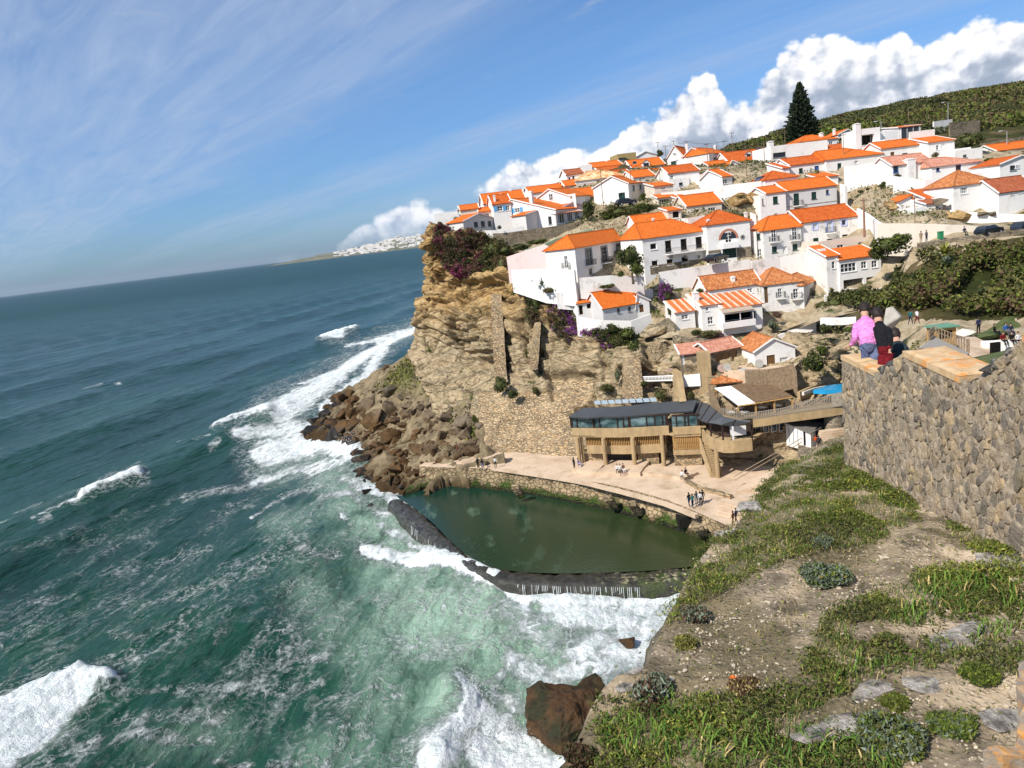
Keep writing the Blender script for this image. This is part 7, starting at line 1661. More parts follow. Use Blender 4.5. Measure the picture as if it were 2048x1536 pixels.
 p = G(1436,951,RB); mb = MB(); mb.tube([(p[0],p[1],RB - .5),(p[0],p[1],8.6)],.3,10); part('column',mb,M_CONC)
restaurant()
def strip_wall(name,label,cat,pts,m,th=.5,down=0.0):
 o = wallstrip(label,pts,m,th,name,cat,down=down); return o
strip_wall('stone_wall','curved honey coloured stone wall right of the restaurant stair','stone wall',[(1412,868,948,102),(1450,868,958,101),(1500,862,968,99.5),(1540,856,975,98),(1580,850,960,97),(1622,860,930,96)],M_MASON,.6,1.5)
strip_wall('window_wall','yellow rendered wall with a row of dark windows under the deck','wall',[(1502,838,872,99.2),(1540,832,866,98),(1585,826,862,97)],CREAM,.4)
def row_windows():
 for i,(x,y) in enumerate(((1514,857),(1530,855.5),(1546,853.5),(1562,851.5))):
  p = W(x,y,97.6); d = np.array([1,.35]); d = d / np.linalg.norm(d); root = empty('window',p - np.array([0,.25,0]),math.atan2(d[1],d[0]));
  tag(root,['leftmost','second from the left','third from the left','rightmost'][i] + ' dark window in the row under the timber deck','window')
  mb = MB(); w,h = .44,.60
  for q in ((-w,-h,-w + .06,h),(w - .06,-h,w,h),(-w + .06,h - .06,w - .06,h),(-w + .06,-h,w - .06,-h + .06)): mb.box(q[0],-.08,q[1],q[2],.02,q[3])
  mb.build('frame',FR_W,root); mb = MB(); mb.box(-w + .03,-.03,-h + .03,w - .03,0,h - .03); mb.build('pane',GLASS,root)
row_windows()
# deck with palisade
DK = [(1443,829,97.5),(1470,836,96.5),(1495,840.5,95.6),(1530,836,95),(1570,829,94.6),(1610,824,94.4),(1659,817,94.2),(1690,812,94.2)]
TP = [815,820,825,820,814,800,788,779]
def deck():
 root = empty('timber_deck',W(1560,835,95)); tag(root,'raised deck with a curving concrete edge and a tall slatted timber fence','deck'); O = Matrix.Translation(root.location).inverted()
 n = 60; q = interp_line(np.array([W(*a) for a in DK]),n); t = interp_line(np.array([W(a[0],b,a[2]) for a,b in zip(DK,TP)]),n)
 mb = MB(); d = np.gradient(q,axis=0); nn = np.c_[-d[:,1],d[:,0]]; nn /= np.linalg.norm(nn,axis=1)[:,None]
 for i in range(n - 1): mb.prism([q[i][:2],q[i + 1][:2],q[i + 1][:2] + nn[i + 1] * .5,q[i][:2] + nn[i] * .5],[q[i][2] - 1.05,q[i + 1][2] - 1.05,q[i + 1][2] - 1.05,q[i][2] - 1.05],[q[i][2],q[i + 1][2],q[i + 1][2],q[i][2]])
 o = mb.build('deck_edge',M_CONC,root); o.matrix_local = O
 mb = MB(); k = list(range(0,n,5)); h = q[:,2].mean(); poly = [q[i][:2] + nn[i] * .3 for i in k] + [W(1690,772,100)[:2],W(1560,760,103)[:2],W(1437,775,104)[:2]]
 mb.prism(poly,h - .35,h - .12); o = mb.build('deck_floor',TIMBER,root); o.matrix_local = O
 L = np.r_[0,np.cumsum(np.linalg.norm(np.diff(q[:,:2],axis=0),axis=1))]; s = np.arange(.1,L[-1],.21)
 mb = MB(); mb.box(-.045,-.03,0,.045,.03,1); me = mb.mesh('fence_slat',GREYTIM); rg = random.Random(3)
 for v in s:
  p = [np.interp(v,L,q[:,j]) for j in range(3)]; tt = np.interp(v,L,t[:,2])
  o = ob('fence_slat',me,root,np.array(p) - np.array(root.location)); o.scale = (1,1,max(.5,(tt - p[2]) * rg.uniform(.97,1.02)))
 for f in (.35,.85):
  mb = MB(); mb.tube([q[i] * (1 - f) + t[i] * f + (0,.05,0) for i in range(0,n,4)],.035,4); o = mb.build('fence_rail',GREYTIM,root); o.matrix_local = O
deck()
strip_wall('panel_wall','pale boarded panel at the end of the deck fence beside the foreground wall','panel',[(1664,790,816,93.8),(1700,785,811,93.5)],GREYTIM,.1,.0)
def pergola():
 root = empty('pergola',W(1520,800,97)); tag(root,'brown boarded pergola roof with a white canvas awning over the deck tables','pergola'); O = Matrix.Translation(root.location).inverted()
 a,b,c,d = W(1462,771,101.5),W(1529,759,102.5),W(1585,792,96.5),W(1511,805,95.5)
 mb0 = None
 for i in range(22):
  f0,f1 = i / 22,(i + .86) / 22; p0 = a * (1 - f0) + d * f0; p1 = a * (1 - f1) + d * f1; q0 = b * (1 - f0) + c * f0; q1 = b * (1 - f1) + c * f1
  mb = MB(); mb.slab([p1,q1,q0,p0],.07); o = mb.build('roof_board',plain('brown_boards',(.19,.125,.075),.85,.1,.3,2) if mb0 is None else mb0,root); mb0 = o.data.materials[0]; o.matrix_local = O
 e,f,g,h = W(1428,776,102),W(1462.5,771.5,101.6),W(1512,805.5,95.6),W(1476,811,96); mb = MB(); N = 8
 for i in range(N):
  for j in range(N):
   P = []
   for (u,v) in ((i / N,j / N),((i + 1) / N,j / N),((i + 1) / N,(j + 1) / N),(i / N,(j + 1) / N)):
    w = e * (1 - u) * (1 - v) + f * u * (1 - v) + g * u * v + h * (1 - u) * v; P.append(w - np.array([0,0,.45 * math.sin(math.pi * u) * math.sin(math.pi * v)]))
   mb.quad(P)
 o = mb.build('canvas_awning',SHADEW,root); o.matrix_local = O
 fl = W(1520,836,95.5)[2]
 for x,y,z in ((1430,778,102),(1476,812,96.1),(1511,806,95.8),(1548,800,96.2),(1584,794,96.7),(1528,762,102)):
  p = W(x,y,z); mb = MB(); mb.box(p[0] - .09,p[1] - .09,fl - .3,p[0] + .09,p[1] + .09,p[2] - .1); o = mb.build('post',TIMBER2,root); o.matrix_local = O
 mb = MB(); mb.tube([h - np.array([0,0,.1]),d - np.array([0,0,.15]),c - np.array([0,0,.15])],.1,5); o = mb.build('beam',TIMBER2,root); o.matrix_local = O
 return fl
DF = pergola()
def table_set(x,y,z,label):
 p = W(x,y,z); p[2] = DF - .1; root = empty('dining_table',p,(x % 7) * .3); tag(root,label,'table','tables under the awning')
 mb = MB(); mb.box(-.4,-.4,.72,.4,.4,.76); mb.build('tabletop',SHADEW,root); mb = MB(); mb.tube([(0,0,0),(0,0,.72)],.05,6); mb.build('pedestal',IRON,root)
 for s in (-1,1):
  ch_ = empty('cafe_chair',p + np.array([s * .7,.05,0]),s * math.pi / 2); tag(ch_,'dark chair ' + ('left' if s < 0 else 'right') + ' of the ' + label,'chair','cafe chairs under the awning')
  mb = MB(); mb.box(-.2,-.2,.42,.2,.2,.46); mb.build('seat',IRON,ch_); mb = MB(); mb.box(-.2,-.23,.47,.2,-.19,.9); mb.build('backrest',IRON,ch_)
  mb0 = MB(); mb0.tube([(0,0,0),(0,0,.42)],.02,4); lm = mb0.mesh('leg',IRON)
  for a,b in ((-.17,-.17),(.17,-.17),(-.17,.17),(.17,.17)): ob('leg',lm,ch_,(a,b,0))
for a in ((1462,825,97.5,'white table nearest the left end of the awning'),(1490,828,97,'white table under the middle of the awning'),(1480,818,99,'white table behind the others under the awning'),(1525,822,98,'white table under the brown boards'),(1555,815,98,'white table at the right end of the pergola')): table_set(*a)
for i in range(16):
 f = i / 15; p = W(1419,780,102.6) * (1 - f) + W(1441,830,98) * f; h = 1.9
 mb = MB(); mb.box(p[0] - .12,p[1] - .04,p[2] - 1.6,p[0] + .12,p[1] + .04,p[2] + h - 1.0)
 if i == 0: fr0 = empty('plank_fence',p); tag(fr0,'dark vertical plank fence left of the white awning','fence'); FO = Matrix.Translation(fr0.location).inverted()
 o = mb.build('plank',TIMBER,fr0); o.matrix_local = FO
fr0 = empty('plank_fence',W(1520,750,102)); FO = Matrix.Translation(fr0.location).inverted(); tag(fr0,'tall dark plank fence below the millstone terrace','fence')
for i in range(34):
 f = i / 33; L = interp_line(np.array([W(1492,752,101.3),W(1530,752,100.6),W(1560,748,99.9),W(1586,742,99.4),W(1592,756,98.5)]),100); p = L[int(f * 99)]
 mb = MB(); mb.box(p[0] - .13,p[1] - .04,p[2] - 2.4,p[0] + .13,p[1] + .04,p[2] + .9); o = mb.build('plank',TIMBER,fr0); o.matrix_local = FO
# small tiled roof left of the pergola
mb = MB(); a,b,c,d = W(1429,746,105),W(1486,744,104.5),W(1492,762,102),W(1420,768,102.5); mb.slab([d,c,b,a],.15); o = mb.build('tiled_roof',R_OLD); tag(o,'small patch of rough red tile roof above the white awning','roof')
mb = MB(); p = W(1410,735,104); mb.prism([(p[0] - .9,p[1]),(p[0] + .75,p[1] - .3),(p[0] + .9,p[1] + .8),(p[0] - .8,p[1] + 1)],p[2] - 4,p[2] + 2.2); o = mb.build('stone_pillar',M_CONC); tag(o,'tan masonry chimney pillar in front of the stone cottage','pillar')
wallstrip('white parapet below the stone cottage',[(1360,752,768,105),(1400,748,766,104)],WHITE,.3,down=.5)
wallstrip('yellow rock terrace wall behind the zinc roof',[(1255,790,812,110.4),(1330,785,808,107.8),(1400,772,804,104.8)],M_MASON,.5,down=2)
# balustrade
bl = empty('balustrade',W(1320,758,107)); tag(bl,'white stone balustrade on the cliff ledge above the zinc roof','balustrade'); BO = Matrix.Translation(bl.location).inverted()
A,B = W(1284,754,109.6),W(1359,751,106); mb = MB(); mb.tube([A,B],.09,5); o = mb.build('handrail',WHITE,bl); o.matrix_local = BO
mb = MB(); mb.tube([(0,0,-.62),(0,0,-.45),(0,0,-.2),(0,0,0)],[.09,.05,.08,.05],6); bme = mb.mesh('baluster',WHITE)
for i in range(26): p = A + (B - A) * (i + .5) / 26; ob('baluster',bme,bl,p - np.array(bl.location))
mb = MB(); mb.tube([A - (0,0,.66),B - (0,0,.66)],.1,5); o = mb.build('plinth_rail',WHITE,bl); o.matrix_local = BO
bl = empty('balustrade',W(1388,438,138)); tag(bl,'white balustrade in front of the cream house with double window','balustrade'); BO = Matrix.Translation(bl.location).inverted()
A,B = W(1370,436,138.6),W(1409,432,137.6); mb = MB(); mb.tube([A,B],.1,5); o = mb.build('handrail',CREAM,bl); o.matrix_local = BO
for i in range(12): p = A + (B - A) * (i + .5) / 12; ob('baluster',bme,bl,p - np.array(bl.location))
wallstrip('cream wall under the upper balustrade',[(1362,441,452,138.6),(1412,438,450,137.6)],CREAM,.3,down=2)
# millstones
def millstone(x,y,z,r,tilt,col,label):
 p = W(x,y,z); R = r / FPX * z; mb = MB(); n = 22
 for i in range(n):
  t0,t1 = 2 * math.pi * i / n,2 * math.pi * (i + 1) / n; h = .2
  def pt(t,rr,k): return (math.cos(t) * rr,k,math.sin(t) * rr)
  mb.quad([pt(t0,R * .16,0),pt(t1,R * .16,0),pt(t1,R,0),pt(t0,R,0)][::-1]); mb.quad([pt(t0,R * .16,h),pt(t1,R * .16,h),pt(t1,R,h),pt(t0,R,h)]); mb.quad([pt(t0,R,0),pt(t1,R,0),pt(t1,R,h),pt(t0,R,h)]); mb.quad([pt(t0,R * .16,0),pt(t0,R * .16,h),pt(t1,R * .16,h),pt(t1,R * .16,0)])
 o = mb.build('millstone',col); o.location = tuple(p); o.rotation_euler = (tilt,0,.1); tag(o,label,'millstone')
PKS = plain('pinkish_granite',(.42,.29,.24),.9,.15,.3,6); GYS = plain('pale_granite',(.40,.38,.34),.9,.15,.3,6); YLS = plain('tan_granite',(.42,.32,.19),.9,.15,.3,6)
millstone(1444,736,104,8.5,-.35,PKS,'pink millstone, left of the three leaning in front of the stone cottage'); millstone(1456,735,103.6,8.5,-.35,GYS,'grey millstone in the middle of the leaning three'); millstone(1470,731,103.4,8.5,-.35,YLS,'tan millstone, right of the leaning three')
millstone(1502,697,109,7,-.1,YLS,'tan millstone fixed on the white wall left of the mill house'); millstone(1519,727,102.3,8.5,-.3,GYS,'pale half round millstone against the mill house wall'); millstone(1342,744,108,8,-.2,PKS,'pink round stone beside the white balustrade'); millstone(1487,739,102.6,7,-1.35,GYS,'millstone lying flat on the mill terrace')
mb = MB(); mb.prism([W(1440,746,104.5)[:2],W(1492,748,101.5)[:2],W(1590,742,100)[:2],W(1594,722,108)[:2],W(1450,722,110)[:2]],W(1500,742,101.5)[2] - 2.5,W(1500,742,101.5)[2]); o = mb.build('mill_terrace',M_TERR); tag(o,kind='structure')
# swimming pool beyond the deck
h = W(1650,776,98)[2]; mb = MB(); P = [G(x,y,h) for x,y in ((1626,780),(1645,773.5),(1672,768.5),(1720,766),(1720,778),(1684,779),(1650,781))]
mb.prism([p[:2] for p in P],h - .5,h + .02); o = mb.build('swimming_pool',mat('bright_pool_water',lambda t: {'Base Color': (.02,.30,.58,1),'Roughness': .15})); tag(o,'small bright blue swimming pool beyond the timber fence','pool')
wallstrip('curved tan wall round the small blue pool',[(1600,784,792,97),(1625,773,783,99.5),(1655,765,773,101.5),(1690,760,768,102.5),(1720,758,766,103)],M_CONC,.4,down=.5)
wallstrip('pale coping along the small blue pool',[(1608,784,790,96.6),(1630,776,781,98.6),(1660,770,774,100.4),(1700,766.5,770,101.5)],CREAM,.3,down=.1)
# white shed on the path
def shed():
 A,B,C_ = W(1571,844,97),W(1621,867,93.5),W(1648,855,97)
 zf = (W(1621,897,93.5)[2]); zt = A[2] + .1
 D_ = A + (C_ - B); root = empty('beach_shed',(A[0],A[1],zf)); O = Matrix.Translation(root.location).inverted(); tag(root,'small white shed with a grey lean-to roof and dark doorway above the terrace','shed')
 P = [A,B,C_,D_]; zt = [A[2],B[2],C_[2],D_[2]]
 def pt(name,mb,m): o = mb.build(name,m,root); o.matrix_local = O; return o
 mb = MB(); mb.prism([p[:2] for p in P],[zf - .6] * 4,[zt[0],zt[1],zt[2],zt[3] + .3]); pt('wall',mb,WHITE)
 e = .25; c = sum(P) / 4; Q = [p + (p - c) * .09 for p in P]; mb = MB(); mb.slab([(Q[0][0],Q[0][1],A[2] + .08),(Q[1][0],Q[1][1],B[2] + .08),(Q[2][0],Q[2][1],C_[2] + .35),(Q[3][0],Q[3][1],A[2] + .45)],.12); pt('roof',mb,plain('grey_lean_to_roof',(.16,.15,.13),.9))
 def onw(a,b,f0,f1,z0,z1,off,name,m):
  d = (b - a)[:2]; L = np.linalg.norm(d); d /= L; n_ = np.array([d[1],-d[0]]) * off; p = a[:2] + d * f0 * L; q = a[:2] + d * f1 * L; mb = MB(); mb.prism([p + n_,q + n_,q,p],z0,z1); pt(name,mb,m)
 onw(B,C_,.35,.68,zf - .1,zf + 2.0,.03,'door',DARK); onw(A,B,.72,.80,zf + .1,zf + 1.9,.03,'window',DARK)
 for f in (.12,.3,.48): onw(A,B,f,f + .02,zf - .1,zf + 1.9,.04,'board_joint',FR_GREY)
 onw(B,C_,.88,.94,zf + .6,zf + 1.4,.05,'wall_lamp',DARK)
 return zf
SF = shed()
mb = MB(); poly = [(1595,905),(1621,915),(1660,905),(1705,895),(1705,850),(1660,840),(1600,852)]; mb.prism([G(x,y,SF)[:2] for x,y in poly],SF - 3,SF - .02); o = mb.build('shed_landing',M_MASON_GREY); tag(o,'stone paved landing under the white shed','landing')
for i in range(9):
 f = i / 8; y = 898 - f * 38; p = G(1655 + 8 * f,y,SF + .25 * i); mb = MB(); mb.box(p[0] - 1.4,p[1] - .35,SF - .5,p[0] + 1.8,p[1] + .5,SF + .25 * i); o = mb.build('path_step',M_TERR)
 if i == 0: st = empty('path_steps',p); tag(st,'broad stone steps climbing past the white shed','steps'); SO = Matrix.Translation(st.location).inverted()
 o.parent = st; o.matrix_local = SO
# round stone tower under the deck end, with opening
mb = MB(); p = W(1668,850,96); mb.tube([(p[0],p[1],p[2] - 3.2),(p[0],p[1],p[2] + 2.0)],[1.3,1.15],16); o = mb.build('stone_drum',M_MASON_GREY); tag(o,'round stone drum under the end of the deck','stone support')
wallstrip('ochre wall under the deck beside the foreground wall',[(1672,815,880,97),(1705,810,880,97)],OCHREW,.4,down=3)
wallstrip('shadowed wall with small openings behind the shed',[(1585,832,870,98.5),(1630,824,850,98.5),(1662,818,850,98.2)],CREAM,.4,down=1)
mb = MB(); p = W(1643,845,97.6); mb.box(p[0] - 1.4,p[1] - .1,p[2] - .5,p[0] + .7,p[1] + .3,p[2] + .6); o = mb.build('strip_window',GLASS); tag(o,'dark strip window under the deck behind the shed roof','window')
# ground between terrace and shed: ramp with rail, weed bank
mb = MB(); a,b,c,d = G(1470,985,TZ + .1),G(1500,960,5.0),G(1640,900,SF - .1),G(1630,930,SF - .3); mb.slab([a,d,c,b],.6); o = mb.build('ramp',M_TERR); tag(o,kind='structure')
mb = MB(); a,b = G(1470,968,5.0),G(1605,888,SF + .4);
for k in (0,.5): mb.tube([a + (0,0,.5 + k),b + (0,0,.3 + k)],.05,5)
o = mb.build('ramp_rail',TIMBER); tag(o,'timber handrail along the ramp up from the terrace','handrail')
# far right garden: path, lawn, ramp, hut, white wall
LAWN = mat('lawn',lambda t: {'Base Color': t.ramp(t.noise(t.pos(),.8,5,.6),[(.35,(.035,.06,.010)),(.55,(.08,.10,.02)),(.7,(.16,.14,.06))]),'Roughness': .95})
def sheet(name,pts,m,lift=.05,**k):
 mb = MB(); P = [W(*p) + (0,0,lift) for p in pts]; mb.slab(P,.3); o = mb.build(name,m); tag(o,**k); return o
sheet('lawn',[(1920,695,72),(2080,665,76),(2080,640,80),(2010,645,80),(1975,672,76)],LAWN,.6,kind='structure')
sheet('garden_path',[(1890,655,80),(1985,700,70),(1990,740,62),(1935,745,62),(1925,705,68),(1905,680,74)],M_TERR,.5,kind='structure')
sheet('lawn',[(1895,735,62),(2060,700,60),(2060,790,50),(1880,770,52)],LAWN,.4,kind='structure')
wallstrip('white topped wall with people sitting on it at the right edge',[(1965,684,702,68),(2010,682,698,67.5),(2075,680,696,67)],WHITE,.6,down=.5)
wallstrip('stepped stone garden wall behind the lawn',[(1962,656,662,79),(2010,648,655,80),(2075,640,648,81)],M_CONC,.3,down=.3)
mb = MB(); p = W(1993,703,62); mb.box(p[0] - .4,p[1],p[2] - 1.0,p[0] + .35,p[1] + .25,p[2] + .75); o = mb.build('dark_signboard',DARK); tag(o,'dark leaning notice board in front of the white topped wall','notice board')
def ramp_deck():
 root = empty('viewing_ramp',W(1900,710,62)); O = Matrix.Translation(root.location).inverted(); tag(root,'timber viewing ramp with slatted railings behind the crenellated wall','ramp')
 a,b,c,d = W(1832,702,64),W(1915,728,58),W(1938,706,61),W(1868,672,70)
 mb = MB(); mb.slab([a,b,c,d],.12); o = mb.build('ramp_floor',plain('grey_deck_boards',(.27,.25,.22),.9),root); o.matrix_local = O
 mb = MB(); mb.quad([b + (0,0,-.1),c + (0,0,-.1),c + (0,0,-1.6),b + (0,0,-1.6)]); o = mb.build('side_panel',TIMBER,root); o.matrix_local = O
 pts = interp_line(np.array([W(1858,683,68),d,W(1905,688,65.5),c + (0,0,.1),W(1937,700,61)]),26)
 for p in pts: mb = MB(); mb.box(p[0] - .04,p[1] - .04,p[2] - .1,p[0] + .04,p[1] + .04,p[2] + .95); o = mb.build('railing_post',TIMBER,root); o.matrix_local = O
 for h in (.5,.93): mb = MB(); mb.tube([p + (0,0,h) for p in pts],.035,4); o = mb.build('rail',TIMBER,root); o.matrix_local = O
ramp_deck()
def hut():
 p = W(1886,668,72); root = empty('green_roof_hut',p - np.array([0,0,1.0])); tag(root,'small wooden kiosk with a flat green roof beyond the ramp','kiosk'); mb = MB(); mb.box(-1.0,-.6,0,.9,1.0,1.7); mb.build('wall',TIMBER2,root); mb = MB(); mb.box(-1.25,-.9,1.7,1.15,1.2,1.82); mb.build('roof',plain('green_roofing',(.12,.26,.17),.7),root)
 mb = MB(); mb.box(-.7,-.63,.7,.5,-.601,1.4); mb.build('hatch',DARK,root)
hut()
def parasol():
 p = W(1925,668,74); root = empty('parasol',p - np.array([0,0,1.6])); tag(root,'tilted cream parasol beside the kiosk','parasol'); mb = MB(); mb.tube([(0,0,0),(0,0,2.1)],.03,6); mb.build('pole',FR_W,root)
 mb = MB(); n = 8
 for i in range(n):
  t0,t1 = 2 * math.pi * i / n,2 * math.pi * (i + 1) / n; mb.quad([(0,0,2.15),(1.15 * math.cos(t0),1.15 * math.sin(t0),1.65 + .2 * math.cos(t0)),(1.15 * math.cos(t1),1.15 * math.sin(t1),1.65 + .2 * math.cos(t1))])
 mb.build('canopy',plain('cream_canvas',(.62,.60,.50),.8),root)
parasol()
p = W(1780,637,86); o = ob('pale_boulder',boulder_mesh(77,12),None,p,0.4,(1.5,1.2,1.9)); o.data.materials.clear(); o.data.materials.append(plain('pale_rock',(.34,.31,.27),.9,.1,.2,1.5,bump=.5)); tag(o,'big pale grey boulder right of the pink figure','boulder')
for i,(x,y,z,s,l) in enumerate(((1925,432,117,2.3,'large grey boulder under the pyramid roofed house'),(1966,428,114.5,.95,'small boulder at the foot of the long white wall'),(1983,427,114,.75,'smallest boulder at the foot of the long white wall'),(1720,420,137,2.2,'grey layered rock on the bare bank below the long wall'),(1790,410,128,2.0,'layered rock beside the slanted hut'),(1880,403,122,1.2,'rock beside the small white block'),
(1508,398,143,2.6,'dark overhanging rock outcrop left of the three storey house'),(1477,404,144,3.4,'tan rounded rock face below the terrace wall'),(1665,684,101,2.2,'ochre rock outcrop left of the pink figure'),(1680,700,99,2.2,'lower ochre rock beside the dense dark tree'),(1640,682,103,2.0,'stratified ochre rock below the white stair'),(1590,652,112,1.6,'tan garden rock under the corner house'),(1300,660,115,2.2,'mossy stone block below the tiny cottages'),(1740,660,92,1.4,'tan rock between the two figures'))):
 o = ob('rock_outcrop',boulder_mesh(90 + i,14),None,W(x,y,z),i * 1.1,(s,s * .9,s * .62)); o.data.materials.clear(); o.data.materials.append(M_CLIFF if s > 1.3 else M_BOULDER); tag(o,l,'rock')
# ------------------------------------------------------------------ foreground cliff top
def m_fore(t):
 P = t.pos(); n = t.noise(P,1.3,8,.68); n2 = t.noise(P,9,7,.75); n3 = t.noise(P,.45,4,.6); X,Y,Z = t.sep(P)
 c = t.ramp(n,[(.32,(.095,.076,.056)),(.43,(.20,.16,.115)),(.52,(.33,.26,.18)),(.62,(.50,.385,.255)),(.76,(.31,.25,.18))])
 v = t.vor(P,16,'F1','Color'); vd = t.vor(P,16); r = t.sep(v)[0]
 c = t.mix(t.math('MULTIPLY',t.mapr(vd,.45,.25),t.mapr(r,.6,.8)),c,(.56,.46,.33))
 c = t.mix(t.mapr(n2,.56,.72,0,.7),c,(.11,.085,.06))
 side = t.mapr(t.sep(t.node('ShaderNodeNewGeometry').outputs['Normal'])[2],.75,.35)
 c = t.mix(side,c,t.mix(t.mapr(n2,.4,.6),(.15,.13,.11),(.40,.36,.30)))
 c = t.mix(t.mapr(n3,.44,.58,0,.7),c,t.mix(t.mapr(n2,.35,.6),(.055,.05,.022),(.14,.115,.06)))
 sand = t.mapr(t.math('SUBTRACT',X,t.math('MULTIPLY',Y,.35)),1.2,2.6)
 c = t.mix(t.math('MULTIPLY',sand,t.mapr(n,.45,.55,0,.7)),c,t.mix(t.mapr(n2,.4,.6),(.46,.36,.25),(.66,.54,.40)))
 h = t.math('ADD',t.math('MULTIPLY',n,.7),t.math('ADD',t.math('MULTIPLY',n2,.35),t.math('MULTIPLY',t.mapr(vd,.5,0),.25)))
 return {'Base Color': c,'Roughness': .95,'Specular IOR Level': .12,'Normal': t.bump(h,1.0,.09)}
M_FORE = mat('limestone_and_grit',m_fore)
RIM = [(1100,1560,32.6),(1143,1520,32.7),(1165,1470,32.7),(1185,1410,32.8),(1208,1375,32.9),(1240,1345,33.0),(1285,1337,33.0),(1300,1322,32.95),(1318,1270,32.95),(1345,1215,32.9),(1362,1180,32.9),(1392,1130,32.85),(1425,1088,32.8),(1468,1062,32.7),(1490,1030,32.6),(1520,985,32.4),(1548,948,32.2),(1575,928,32.0),(1620,916,31.9),(1672,902,32.0),(1712,888,32.1)]
def fore_h(XY):
 x,y = XY[:,0],XY[:,1]
 return 33.0 + .04 * (x - 3) + .03 * (11 - y) * (x - 1) / 5 - .10 * np.maximum(0,y - 12.2)
def build_fore():
 rim = np.array([G(*q) for q in RIM]); pre = np.array([[-0.9,4.6,32.5],[-.6,2.0,32.4],[-.6,-4,32.4]])[::-1]
 rim = np.concatenate([pre,rim,[[9,18.5,32.0],[16,21,31.4]]])
 n = 540; L = np.r_[0,np.cumsum(np.linalg.norm(np.diff(rim[:,:2],axis=0),axis=1))]; s = np.linspace(0,L[-1],n); e = np.c_[[np.interp(s,L,rim[:,k]) for k in range(3)]].T
 xi = np.array([16.0,4.0]); rows = []
 inner = np.stack([np.full(n,14.0),np.interp(s,[0,L[-1]],[-4,17.5])],-1)
 q = e * .9; edge_j = (fbm(q * 1.5,4) - .5)[:,None] * np.array([.5,.5,.25]); e = e + edge_j
 cdir = e[:,:2] - np.array([9.0,4.0]); cdir /= np.linalg.norm(cdir,axis=1)[:,None]
 for f,dz in ((2.0,-36),(1.6,-22),(1.1,-12),(.8,-7),(.55,-4),(.42,-2.6),(.36,-1.7),(.30,-1.1),(.22,-.65),(.12,-.30),(.05,-.12)):
  p = e.copy(); p[:,:2] += cdir * f * .9; p[:,2] += dz
  k = fbm(np.c_[p[:,:2] * 1.2,np.full(n,dz * 1.2)],4) - .5; p[:,:2] += cdir * (k * 1.3 * min(1,abs(dz)))[:,None]; rows.append(p)
 for f in np.r_[0,np.linspace(.008,.6,190),np.linspace(.62,1,20)]:
  xy = e[:,:2] * (1 - f) + inner * f; h = fore_h(xy); w = sstep(0,.10,np.full(n,f)); z = e[:,2] * (1 - w) + h * w
  P3 = np.c_[xy * .55,0 * z]; z = z + (fbm(P3,4) - .5) * .35 * w + (fbm(P3 * 5,4) - .5) * .10 + (ridged(P3 * 13,2) - .5) * .03
  rows.append(np.c_[xy,z])
 P = np.array(rows); Vv = P.reshape(-1,3)
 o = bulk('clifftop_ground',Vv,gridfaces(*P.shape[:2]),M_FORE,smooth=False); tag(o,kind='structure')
 top = P[11:].reshape(-1,3); return top
FT = build_fore()
_cell = {}
for _i,_p in enumerate(FT): _cell.setdefault((int(_p[0] * 6),int(_p[1] * 6)),_p[2])
def gh(x,y): return _cell.get((int(x * 6),int(y * 6)),33.0)
def ghit(px_,py_):
 p = G(px_,py_,33.0)
 for _ in range(3): p = G(px_,py_,gh(p[0],p[1]))
 return p
GX,GY = PXA(FT)
# vegetation patches as seen: (polygon, density)
rgf = np.random.RandomState(31)
def facexy(n,box=(-0.5,9,4.2,17)): return np.c_[rgf.uniform(box[0],box[1],n),rgf.uniform(box[2],box[3],n)]
def zat(XY): return np.array([_cell.get((int(a * 6),int(b * 6)),-99.0) for a,b in XY])
MATP = [ # lush mats: poly, weight
([(1500,1000),(1560,935),(1600,915),(1700,900),(1720,945),(1790,985),(1840,1005),(1835,1040),(1740,1090),(1640,1105),(1560,1125),(1460,1180),(1360,1235),(1330,1260),(1345,1210),(1400,1120),(1460,1060)],.50),
([(1700,930),(1780,975),(1835,1010),(1790,1050),(1700,1060),(1620,1040),(1600,960)],1.0),([(1620,905),(1700,890),(1720,945),(1650,950)],.9),
([(1930,1050),(2048,1080),(2048,1125),(1950,1110),(1890,1050)],1.0),([(1640,1240),(1850,1140),(2048,1130),(2048,1260),(1960,1310),(1850,1340),(1700,1370),(1600,1350)],.85),
([(1870,1140),(2020,1140),(2048,1230),(1900,1240),(1840,1180)],1.2),([(1230,1430),(1330,1400),(1480,1390),(1640,1370),(1720,1375),(1600,1440),(1560,1480),(1560,1560),(1180,1560)],.9),
([(1560,1450),(1800,1430),(1810,1560),(1540,1560)],1.1),([(1900,1340),(2048,1290),(2048,1345),(1950,1370)],.8),([(1860,1440),(1960,1430),(1950,1475),(1870,1478)],.8),([(1380,1080),(1480,1040),(1520,1130),(1400,1180)],.35),([(1180,1400),(1280,1360),(1330,1400),(1200,1500)],.5)]
def coverat(x,y):
 w = np.zeros(len(x)); jx = x + rgf.normal(size=len(x)) * 9; jy = y + rgf.normal(size=len(x)) * 6
 for poly,k in MATP: w = np.maximum(w,inpoly(jx,jy,poly) * k)
 return w
